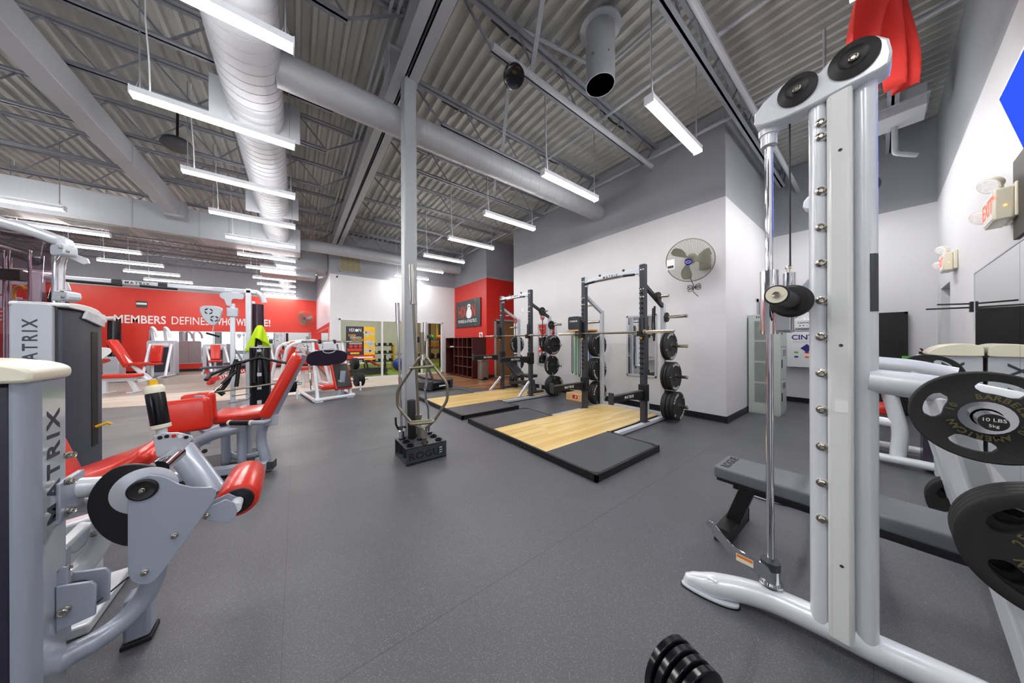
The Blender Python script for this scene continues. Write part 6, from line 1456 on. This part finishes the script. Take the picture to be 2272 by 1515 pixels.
new('frame', B().box((1.13, YW-.03, 3.61), (1.16, YW-.001, 4.26)).box((1.75, YW-.03, 3.61), (1.78, YW-.001, 4.26)).box((1.13, YW-.03, 3.61), (1.78, YW-.001, 3.64)).box((1.13, YW-.03, 4.23), (1.78, YW-.001, 4.26)), 'duct_grey', t, world=True)
for k in range(1, 4): new('divider', B().box((1.15+k*.15, YW-.025, 3.64), (1.162+k*.15, YW-.012, 4.23)), 'duct_grey', t, world=True, smooth=0)
for k in range(18): new('louver', B().box((1.16, YW-.02, 3.65+k*.032), (1.75, YW-.012, 3.662+k*.032)), 'grille', t, world=True, smooth=0)
for i, (p, d, lb) in enumerate((((1.08, YW-.12, 3.42), (-.2, -.9, -.35), 'white security camera under the vent on studio wall'), ((XB-.12, 12.0, 3.58), (-.9, -.3, -.3), 'white security camera on the side of the studio block'))):
    t = thing('security_camera', lb, 'camera', p)
    d = Vector(d).normalized(); p = Vector(p)
    new('housing', B().lathe([(0, .035), (.01, .04), (.16, .042), (.17, .036)], tuple(p), tuple(p+d), 18), 'white', t, world=True)
    new('lens', B().lathe([(0, .03), (.004, .028), (.004, 0)], tuple(p+d*.168), tuple(p+d), 18), 'ink_black', t, world=True)
    new('mount', B().tube([tuple(p+d*.03), tuple(p+Vector((0, .05, .04)) if i == 0 else p+Vector((.05, 0, .04))), (p.x, YW-.002, p.z+.05) if i == 0 else (XB-.002, p.y, p.z+.05)], .018, 8), 'white', t, world=True)

# ------------------------------------------------------------------ sign wall: sign, cubbies, bin, door, notice
t = thing('club_sign', 'dark green sign with red lettering and white kettlebell on red wall', 'sign', (XR, 9.66, 1.83))
new('board', B().box((XR-.045, 8.71, 1.835), (XR-.02, 10.63, 2.865)), 'sign_green', t, world=True, bevel=.003)
for (y, z) in ((10.2, 2.79), (9.05, 2.80), (10.2, 1.90), (9.05, 1.91)): new('stand_off', B().cyl((XR-.002, y, z), (XR-.052, y, z), .02, 12), 'steel', t, world=True)
fs_ = face((XR-.046, 0, 0), (0, -1, 0))
text_fit('lettering', 'HIX', -10.40, -9.76, 2.22, 2.66, 'sign_red', t, fs_, .003, .012); text_fit('lettering', 'N', -9.32, -9.06, 2.22, 2.66, 'sign_red', t, fs_, .003, .012)
text_fit('lettering', 'FITNESS & ATHLETICS', -10.42, -8.98, 2.00, 2.12, 'white', t, fs_, .003, .004)
kb = smooth_poly([(9.54+.0, 2.16), (9.70, 2.20), (9.745, 2.33), (9.70, 2.46), (9.645, 2.52), (9.655, 2.66), (9.60, 2.70), (9.48, 2.70), (9.425, 2.66), (9.435, 2.52), (9.38, 2.46), (9.335, 2.33), (9.38, 2.20)], 4)
new('kettlebell', B().prism(kb, XR-.049, XR-.0455, 'YZ'), 'white', t, world=True)
new('kettlebell_handle_gap', B().prism(rrect(9.49, 2.585, 9.59, 2.635, .015), XR-.0505, XR-.0488, 'YZ'), 'sign_green', t, world=True)
t = thing('cubby_shelf', 'dark wood cubby shelf of sixteen holes against the red wall', 'shelf', (4.95, 9.2, 0))
ya, yb_, xf = 8.40, 9.78, 4.72
new('back_panel', B().box((XR-.03, ya, .03), (XR-.014, 10.5, 1.42)), 'dark_wood', t, world=True)
for k in range(5): new('upright_panel', B().box((xf, ya+(yb_-ya)*k/4-.012, .02), (XR-.03, ya+(yb_-ya)*k/4+.012, 1.42)), 'dark_wood', t, world=True)
for k in range(5): new('shelf_board', B().box((xf+.003, ya, .04+k*.34), (XR-.03, yb_, .062+k*.34)), 'dark_wood', t, world=True)
for k in range(5): new('front_edge', B().box((xf-.004, ya-.012, .04+k*.34), (xf+.004, yb_+.012, .062+k*.34)), 'cubby_edge', t, world=True)
for k in range(5): new('front_edge', B().box((xf-.004, ya+(yb_-ya)*k/4-.012, .03), (xf+.004, ya+(yb_-ya)*k/4+.012, 1.42)), 'cubby_edge', t, world=True)
new('coat_side', B().box((xf, 10.48, .02), (XR-.03, 10.505, 1.42)), 'dark_wood', t, world=True); new('coat_top', B().box((xf, yb_, 1.40), (XR-.03, 10.505, 1.42)), 'dark_wood', t, world=True)
new('coat_shelf', B().box((xf-.05, yb_+.012, 1.04), (XR-.03, 10.48, 1.06)), 'dark_wood', t, world=True); new('coat_floor', B().box((xf, yb_, .03), (XR-.03, 10.48, .05)), 'dark_wood', t, world=True)
o = new('flyer_stack', B().box((4.80, 9.9, 1.062), (5.0, 10.3, 1.10)), 'white', bevel=.004); tag(o, 'stack of white flyers on the dark cubby side shelf', 'paper')
t = thing('trash_can', 'stainless steel step bin on the floor beside the cubbies', 'bin', (4.95, 8.05, 0))
new('body', B().prism(rrect(4.80, 7.93, 5.09, 8.20, .04), .03, .60), 'brushed', t, world=True, bevel=.004)
new('lid', B().prism(rrect(4.795, 7.925, 5.095, 8.205, .04), .605, .655), 'brushed', t, world=True, bevel=.01)
new('base_ring', B().prism(rrect(4.805, 7.935, 5.085, 8.195, .04), .0, .03), 'black', t, world=True)
new('pedal', B().prism(rrect(4.87, .012, 5.02, .09, .035), 7.905, 7.93, 'XZ'), 'black', t, world=True, bevel=.004)
d0, d1, dz = DOOR
t = struct('door_1', B().box((d0-.06, YD-.025, 0), (d0+.012, YD+T, dz+.03)).box((d1-.012, YD-.025, 0), (d1+.06, YD+T, dz+.03)).box((d0-.06, YD-.025, dz-.01), (d1+.06, YD+T, dz+.05)), 'steel_grey')
new('door_leaf', B().box((d0+.014, YD+.03, .012), (d1-.014, YD+.075, dz-.012)), 'door_wood', t, smooth=0)
new('closer', B().box((d0+.08, YD-.03, dz-.10), (d0+.34, YD+.03, dz-.04)), 'charcoal', t, smooth=0)
new('lever_handle', B().tube([(d1-.1, YD+.03, 1.0), (d1-.1, YD-.02, 1.0), (d1-.22, YD-.02, 1.0)], .012, 8, .02), 'steel', t)
o = thing('wall_notice', 'white notice with pink and dark figures above the cubbies', 'notice', (XR, 8.74, 1.45)); new('sheet', B().box((XR-.006, 8.62, 1.40), (XR-.001, 8.86, 1.60)), 'white', o, world=True); new('figure', B().box((XR-.008, 8.66, 1.43), (XR-.006, 8.72, 1.54)), 'red_paint', o, world=True); new('figure', B().box((XR-.008, 8.75, 1.46), (XR-.006, 8.80, 1.56)), 'charcoal', o, world=True)

# ------------------------------------------------------------------ pendant speaker
t = thing('pendant_speaker', 'black round pendant speaker hung from the joist', 'speaker', (1.86, 2.45, 4.0))
sc_ = Vector(pD(1139, 167, 3.08)); ad = Vector((-.15, -.45, -.88)).normalized()
new('cabinet', B().lathe([(0, .02), (.02, .045), (.05, .09), (.09, .112), (.13, .115), (.14, .105), (.13, .09), (.11, .03), (.11, 0)], tuple(sc_-ad*.09), tuple(sc_+ad), 32), 'black_gloss', t, world=True)
new('bracket', B().tube([tuple(sc_-ad*.07), (sc_.x-.0, sc_.y+.02, sc_.z+.15), (sc_.x-.02, 2.46, 4.36)], .012, 8, .03), 'black', t, world=True)
new('cable', B().tube([tuple(sc_-ad*.08), tuple(sc_+Vector((.05, -.02, .16))), (sc_.x+.08, 2.5, 4.5)], .005, 6), 'black', t, world=True)
t = thing('ceiling_dome', 'black dome speaker above the strip lights on the left', 'speaker', (-1.4, 6.2, 4.2))
new('dome', B().lathe([(0, .02), (.03, .10), (.07, .16), (.12, .18), (.13, .16), (.12, .0)], (-1.45, 6.6, 4.42), (-1.42, 6.5, 3.9), 28), 'charcoal', t, world=True)
new('stem', B().cyl((-1.45, 6.6, 4.42), (-1.45, 6.62, 4.88), .015, 8), 'black', t, world=True)

# ------------------------------------------------------------------ studio behind the window
def dumbbell(label, loc, rz, group, r=.055):
    t = thing('dumbbell', label, 'dumbbell', loc, rz, group)
    new('handle', B().cyl((-.07, 0, 0), (.07, 0, 0), .014, 8), 'steel', t)
    for s in (-1, 1): new('head', B().lathe([(0, r*.8), (.01, r), (.06, r), (.07, r*.8)], (s*.06, 0, 0), (s, 0, 0), 12), 'rubber_black', t)
    return t
for z, n_ in ((.95, 6), (.55, 6)):
    pass
t = thing('dumbbell_rack', 'yellow and black dumbbell rack inside the studio', 'rack', (2.95, 14.2, 0))
for z in (.35, .72, 1.08): new('tray', B().box((2.45, 14.0, z), (3.7, 14.35, z+.04)), 'black', t, world=True)
for x in (2.48, 3.67): new('side_frame', B().box((x-.03, 13.95, 0), (x+.03, 14.4, 1.15)), 'yellow', t, world=True, bevel=.005)
DB = None
for j, z in enumerate((.445, .815, 1.175)):
    for i in range(5):
        lb = 'black dumbbell on the %s tray of the studio rack, number %s from the left' % (('bottom', 'middle', 'top')[j], 'one two three four five'.split()[i])
        if DB is None: DB = dumbbell(lb, (2.6+i*.24, 14.17, z), PI/2, 'dumbbells on the studio rack'); o = DB
        else: o = copy_tree(DB); o['label'] = lb; o.location = (2.6+i*.24, 14.17, z)
t = thing('treadmill', 'dark treadmill with red side rails seen through studio window', 'treadmill', (1.9, 12.3, 0))
new('deck', B().prism([(1.25, .06), (2.9, .06), (2.9, .20), (1.4, .24), (1.25, .18)], 11.95, 12.6, 'XZ'), 'charcoal', t, world=True, bevel=.02)
new('belt', B().box((1.45, 12.03, .235), (2.85, 12.52, .245), Matrix.Identity(4)), 'black', t, world=True)
for y in (11.97, 12.56): new('side_rail', B().bar((1.7, y, .95), (2.6, y, .32), .05, .06), 'red_paint', t, world=True, bevel=.01); new('upright', B().bar((2.2, y, .2), (1.95, y, 1.25), .07, .06), 'charcoal', t, world=True, bevel=.01)
new('console', B().box((1.85, 11.95, 1.22), (2.2, 12.6, 1.34)), 'black', t, world=True, bevel=.02)
for y in (11.99, 12.54):
    for x in (1.3, 2.8): new('foot', B().cyl((x, y, .012), (x, y, .07), .03, 10), 'black', t, world=True)
o = new('exercise_ball', B().ball((3.62, 13.0, .27+.012), .27, 24, 14), 'blue'); tag(o, 'blue exercise ball on the green studio turf', 'ball')
t = thing('loaded_bar_stand', 'low barbell stand loaded with black plates inside the studio', 'barbell stand', (3.2, 11.7, 0))
new('bar', B().cyl((2.6, 11.75, .78), (4.3, 11.75, .78), .02, 12), 'steel', t, world=True)
for x in (2.75, 4.1): new('stand_post', B().box((x-.03, 11.70, .012), (x+.03, 11.80, .77)), 'black', t, world=True); new('stand_foot', B().box((x-.04, 11.5, .012), (x+.04, 12.0, .05)), 'black', t, world=True)
for k in range(3): 
    q = thing('bumper_disc', 'black plate leaning near the studio barbell stand, %s of three' % ('first', 'second', 'third')[k], 'weight plate', (3.52+.06*k, 11.45, .235), 0, 'plates inside the studio window')
    new('disc_body', B().lathe([(0, .025), (0, .21), (.01, .222), (.04, .222), (.05, .21), (.05, .025), (0, .025)], (0, 0, 0), (1, 0, 0), 28), 'rubber_black', q)
t = thing('functional_rack', 'tall yellow topped training rack with orange balls in studio', 'rack', (5.4, 13.2, 0))
for (x, y) in ((5.0, 12.9), (5.8, 12.9), (5.0, 13.6), (5.8, 13.6)): new('post', B().box((x-.035, y-.035, .012), (x+.035, y+.035, 2.3)), 'black', t, world=True)
for y in (12.9, 13.6): new('top_beam', B().box((4.96, y-.035, 2.23), (5.84, y+.035, 2.3)), 'yellow', t, world=True)
for z in (.45, .95, 1.35): new('ball_tray', B().box((5.0, 12.9, z), (5.8, 13.6, z+.03)), 'charcoal', t, world=True)
new('hanging_strap', B().tube([(5.4, 13.0, 2.25), (5.4, 13.0, 1.5)], .03, 8), 'yellow', t, world=True)
for i, (x, z, mt, lb) in enumerate(((5.15, 1.10, 'orange', 'orange'), (5.45, 1.10, 'orange', 'second orange'), (5.2, 1.50, 'green', 'green'), (5.55, 1.50, 'orange', 'top orange'), (5.2, .60, 'black', 'black'), (5.55, .60, 'black', 'second black'))):
    o = new('medicine_ball', B().ball((x, 13.15, z), .12, 16, 10), mt); tag(o, '%s medicine ball on the tall studio rack' % lb, 'medicine ball', 'medicine balls in the studio')
o = new('wall_sign', B().prism(rrect(2.55, 1.80, 3.05, 1.92, .05), 17.38, 17.398, 'XZ'), 'blue'); tag(o, 'blue and red pill shaped sign inside the studio', 'sign')
struct('wall_studio_brick', B().box((5.0, 17.36, 0), (8.4, 17.399, 2.6)), 'brick_tan')

# ------------------------------------------------------------------ stair climber by the entry floor
t = thing('curved_treadmill', 'black low running machine with tall grips beside the entry wood floor', 'treadmill', (2.95, 7.6, 0))
m = Matrix.Translation((2.85, 7.75, 0)) @ Matrix.Rotation(R(12), 4, 'Z')
new('body', B().prism([(-.75, .05), (.75, .05), (.78, .20), (.45, .15), (0, .13), (-.45, .15), (-.78, .22)], -.32, .32, 'YZ', m), 'black', t, world=True, bevel=.02)
for x in (-.34, .28): new('side_cover', B().prism([(-.82, .03), (.82, .03), (.85, .26), (.5, .22), (0, .20), (-.5, .22), (-.85, .28)], x, x+.06, 'YZ', m), 'charcoal', t, world=True, bevel=.015)
new('slat_belt', B().box((-.27, -.7, .14), (.27, .7, .16), m), 'rubber_black', t, world=True)
for x in (-.31, .31):
    new('mast', B().tube([tuple(m @ Vector((x, .1, .2))), tuple(m @ Vector((x, .55, .9))), tuple(m @ Vector((x, .5, 1.38)))], .035, 12, .15), 'charcoal', t, world=True)
    new('grip', B().tube([tuple(m @ Vector((x, .5, 1.36))), tuple(m @ Vector((x*1.1, .3, 1.46))), tuple(m @ Vector((x*1.2, .25, 1.38)))], .045, 12, .06), 'black', t, world=True)
new('console', B().box((-.28, .48, 1.25), (.28, .55, 1.42), m), 'black', t, world=True, bevel=.02)
new('front_label', B().box((-.12, -.862, .12), (.12, -.858, .15), m), 'white', t, world=True)

# ------------------------------------------------------------------ equipment in the back hall
def flat_bench_red(label, x, y, rz, L=1.35):
    t = thing('red_bench', label, 'bench', (x, y, .006), rz, 'red benches in the back hall')
    new('pad', B().pad((0, 0, .43), (L, .30, .09), .03), 'red_pad', t); new('spine', B().box((-L*.45, -.04, .30), (L*.45, .04, .385)), 'silver', t, bevel=.01)
    for (sx, lean) in ((-.38, -.06), (.05, 0), (.36, .12)): new('leg', B().bar((L*sx, 0, .32), (L*sx+lean, 0, .03), .08, .08), 'silver', t, bevel=.01); new('foot', B().box((L*sx+lean-.05, -.26, 0), (L*sx+lean+.05, .26, .04)), 'silver', t, bevel=.008)
    return t
flat_bench_red('long flat red bench nearest the wood walkway at left', -3.85, 11.75, R(-12))
def selector_machine(label, x, y, rz, hgt=1.35, hoops=True, pads=True, mz=.006):
    """stack cabinet with hoop handles, red seat and back pads"""
    t = thing('selector_machine', label, 'weight machine', (x, y, mz), rz, 'machines along the back hall')
    new('stack_case', B().prism(rrect(-.42, 0, .30, hgt, .08), .25, .60, 'XZ'), 'silver_panel', t, bevel=.02)
    new('stack_window', B().prism(rrect(-.30, .15, .18, hgt-.25, .04), .238, .252, 'XZ'), 'slate', t)
    new('placard', B().prism(rrect(-.28, hgt-.2, .16, hgt-.1, .04), .23, .25, 'XZ'), 'white', t)
    new('base_rail', B().tube([(-.4, .3, .04), (-.35, -.75, .04)], .04, 12), 'silver', t); new('base_rail', B().tube([(.28, .3, .04), (.3, -.75, .04)], .04, 12), 'silver', t)
    if hoops:
        for s in (-.28, .05): new('hoop_arm', B().tube([(s, .35, hgt-.1), (s-.02, .3, hgt+.35), (s+.06, .1, hgt+.52), (s+.22, -.05, hgt+.38), (s+.26, -.08, hgt+.12)], .045, 12, .16), 'silver', t)
    for s in (-.3, .24): new('front_strut', B().tube([(s, .2, hgt-.15), (s+.12, -.35, .55), (s+.2, -.72, .06)], .04, 12, .2), 'silver', t)
    if pads:
        new('seat_pad', B().pad((-.02, -.35, .50), (.40, .40, .08), .03), 'red_pad', t); new('seat_post', B().cyl((-.02, -.35, .04), (-.02, -.35, .48), .04, 12), 'silver', t)
        new('back_pad', B().pad((0, 0, 0), (.30, .09, .62), .03, Matrix.Translation((-.02, -.10, .86)) @ Matrix.Rotation(R(-12), 4, 'X')), 'red_pad', t)
    return t
selector_machine('grey stack machine with twin hoop arms before the red wall', -4.05, 16.3, R(-8))
selector_machine('stack machine with red pads left of the hoop arm machine', -6.6, 16.6, R(-15), 1.3)
selector_machine('stack machine with sloping silver struts by the back mirrors', -2.7, 17.2, R(6), 1.2, False)
selector_machine('stack machine at the back behind the red cross benches', -1.2, 17.3, R(0), 1.2, False)
selector_machine('stack machine at the far left of the back hall', -8.2, 15.5, R(-20), 1.5)
t = thing('plate_press_machine', 'white guarded incline press machine with red pads at left', 'weight machine', (-4.85, 14.9, .006), R(-10))
new('side_guard', B().prism(smooth_poly([(-.62, .45), (-.55, .62), (.10, 1.12), (.30, 1.10), (.34, .98), (.10, .72), (-.35, .50)], 4), -.32, -.29, 'XZ'), 'white', t); new('guard_hub', B().cyl((-.0, -.325, .86), (-.0, -.335, .86), .07, 20), 'poster_grey', t)
new('back_pad', B().pad((0, 0, 0), (.12, .36, .95), .03, Matrix.Translation((.38, 0, .92)) @ Matrix.Rotation(R(-24), 4, 'Y')), 'red_pad', t)
new('seat_pad', B().pad((.72, 0, .58), (.42, .36, .09), .03), 'red_pad', t)
new('leg_pad', B().pad((0, 0, 0), (.60, .30, .10), .03, Matrix.Translation((-.12, -.1, .60)) @ Matrix.Rotation(R(-26), 4, 'Y')), 'red_pad', t)
new('main_beam', B().tube([(.15, 0, 1.35), (.45, 0, .8), (.95, 0, .05)], .05, 14, .2), 'silver', t); new('rear_beam', B().tube([(.62, 0, .55), (.85, 0, .28), (1.0, .1, .05)], .045, 14, .1), 'silver', t)
new('floor_beam', B().tube([(-.7, 0, .05), (1.05, 0, .05)], .045, 14), 'silver', t)
for x in (-.6, .95): new('floor_foot', B().box((x-.05, -.35, 0), (x+.05, .35, .05)), 'silver', t, bevel=.01)
t = thing('high_row_machine', 'tall silver arched row machine with dark stack left of slogan', 'weight machine', (-5.75, 17.5, .006), R(-8))
new('arch', B().tube([(-.2, 0, .04), (-.2, 0, 1.6), (-.05, 0, 2.15), (.35, 0, 2.2)], .07, 16, .35), 'silver', t); new('stack', B().lathe([(0, .16), (1.35, .16)], (.25, .2, .75), (.25, .2, 3), 20), 'black_gloss', t); new('stack_base', B().box((.05, 0, 0), (.45, .4, .75)), 'silver_panel', t, bevel=.02)
new('pull_arm', B().tube([(-.25, -.1, 1.55), (-.7, -.3, 1.95), (-.95, -.35, 2.2)], .05, 12, .2), 'silver', t)
for z in (1.85, 2.05): new('rung', B().tube([(-.95, -.4, z), (-.4, -.3, z-.02)], .025, 10), 'wine', t)
new('row_pad', B().pad((-.55, -.1, .8), (.12, .3, .4), .03), 'red_pad', t)
def cross_bench(label, x, y, rz, rear):
    t = thing('incline_bench', label, 'bench', (x, y, .006), rz, 'red framed benches')
    new('pad', B().pad((0, 0, 0), (1.3, .30, .07), .02, Matrix.Translation((.05, 0, .52)) @ Matrix.Rotation(R(-3), 4, 'Y')), 'slate', t)
    fr = new('main_rail', B().bar((-.45, 0, .10), (.75, 0, .46), .09, .12), 'red_paint', t, bevel=.01)
    text('lettering', 'HAMMERSTRENGTH' if False else 'STRENGTH', .12, 'white', fr, parent_world(t) @ face((.10, -.047, .265), (.958, 0, .287), (-.287, 0, .958)), .001, .004)
    new('front_leg', B().bar((-.5, 0, .50), (-.36, 0, .05), .10, .06), 'red_paint', t, bevel=.01); new('foot', B().cyl((-.38, -.26, .045), (-.38, .26, .045), .045, 12), 'red_paint', t); new('rear_foot', B().cyl((.74, -.26, .045), (.74, .26, .045), .045, 12), 'red_paint', t)
    new('rear_leg', B().bar((.70, 0, .48), (.74, 0, .06), .08, .06), 'red_paint', t, bevel=.01); new('curved_link', B().tube([(-.25, 0, .18), (-.1, 0, .38), (.4, 0, .48)], .03, 10, .2), 'charcoal', t)
cross_bench('red framed incline bench with white lettering behind the crossover', -1.7, 12.5, R(-4), False)
cross_bench('second red framed incline bench just behind the lettered one', -1.5, 14.6, R(-4), True)
t = thing('preacher_bench', 'silver preacher curl bench with red arm and seat pads', 'bench', (-.2, 11.4, .006), R(10))
new('arm_pad', B().pad((0, 0, 0), (.55, .50, .09), .03, Matrix.Translation((0, 0, .86)) @ Matrix.Rotation(R(38), 4, 'Y')), 'red_pad', t); new('seat_pad', B().pad((-.75, 0, .48), (.40, .34, .08), .03), 'red_pad', t)
new('main_tube', B().tube([(-.85, 0, .06), (-.1, 0, .12), (.1, 0, .75)], .045, 12, .15), 'silver', t); new('seat_post', B().cyl((-.75, 0, .06), (-.75, 0, .45), .035, 10), 'silver', t)
for x in (-.85, .2): new('foot', B().tube([(x, -.3, .04), (x, .3, .04)], .04, 10), 'silver', t)
new('bar_cradle', B().tube([(.12, -.35, 1.02), (.18, 0, .98), (.12, .35, 1.02)], .03, 10, .1), 'silver', t)
t = thing('seated_press_machine', 'silver and red plate loaded press behind the leg press', 'weight machine', (.2, 10.0, .006), R(15))
new('back_pad', B().pad((0, 0, 0), (.12, .32, .7), .03, Matrix.Translation((-.35, 0, .95)) @ Matrix.Rotation(R(18), 4, 'Y')), 'red_pad', t); new('seat_pad', B().pad((-.05, 0, .52), (.38, .36, .09), .03), 'red_pad', t)
for s in (-.4, .4): new('side_frame', B().tube([(-.7, s, .04), (-.5, s, 1.2), (.2, s, 1.35), (.5, s, .04)], .04, 12, .2), 'silver', t); new('press_arm', B().tube([(-.45, s*.8, 1.2), (.1, s*.8, 1.05), (.35, s*.7, .95)], .03, 10, .1), 'silver', t)
new('floor_beam', B().tube([(-.7, -.4, .04), (-.7, .4, .04)], .04, 12), 'silver', t); new('floor_beam', B().tube([(.5, -.4, .04), (.5, .4, .04)], .04, 12), 'silver', t)
new('seat_post', B().cyl((-.05, 0, .02), (-.05, 0, .48), .045, 12), 'silver', t)
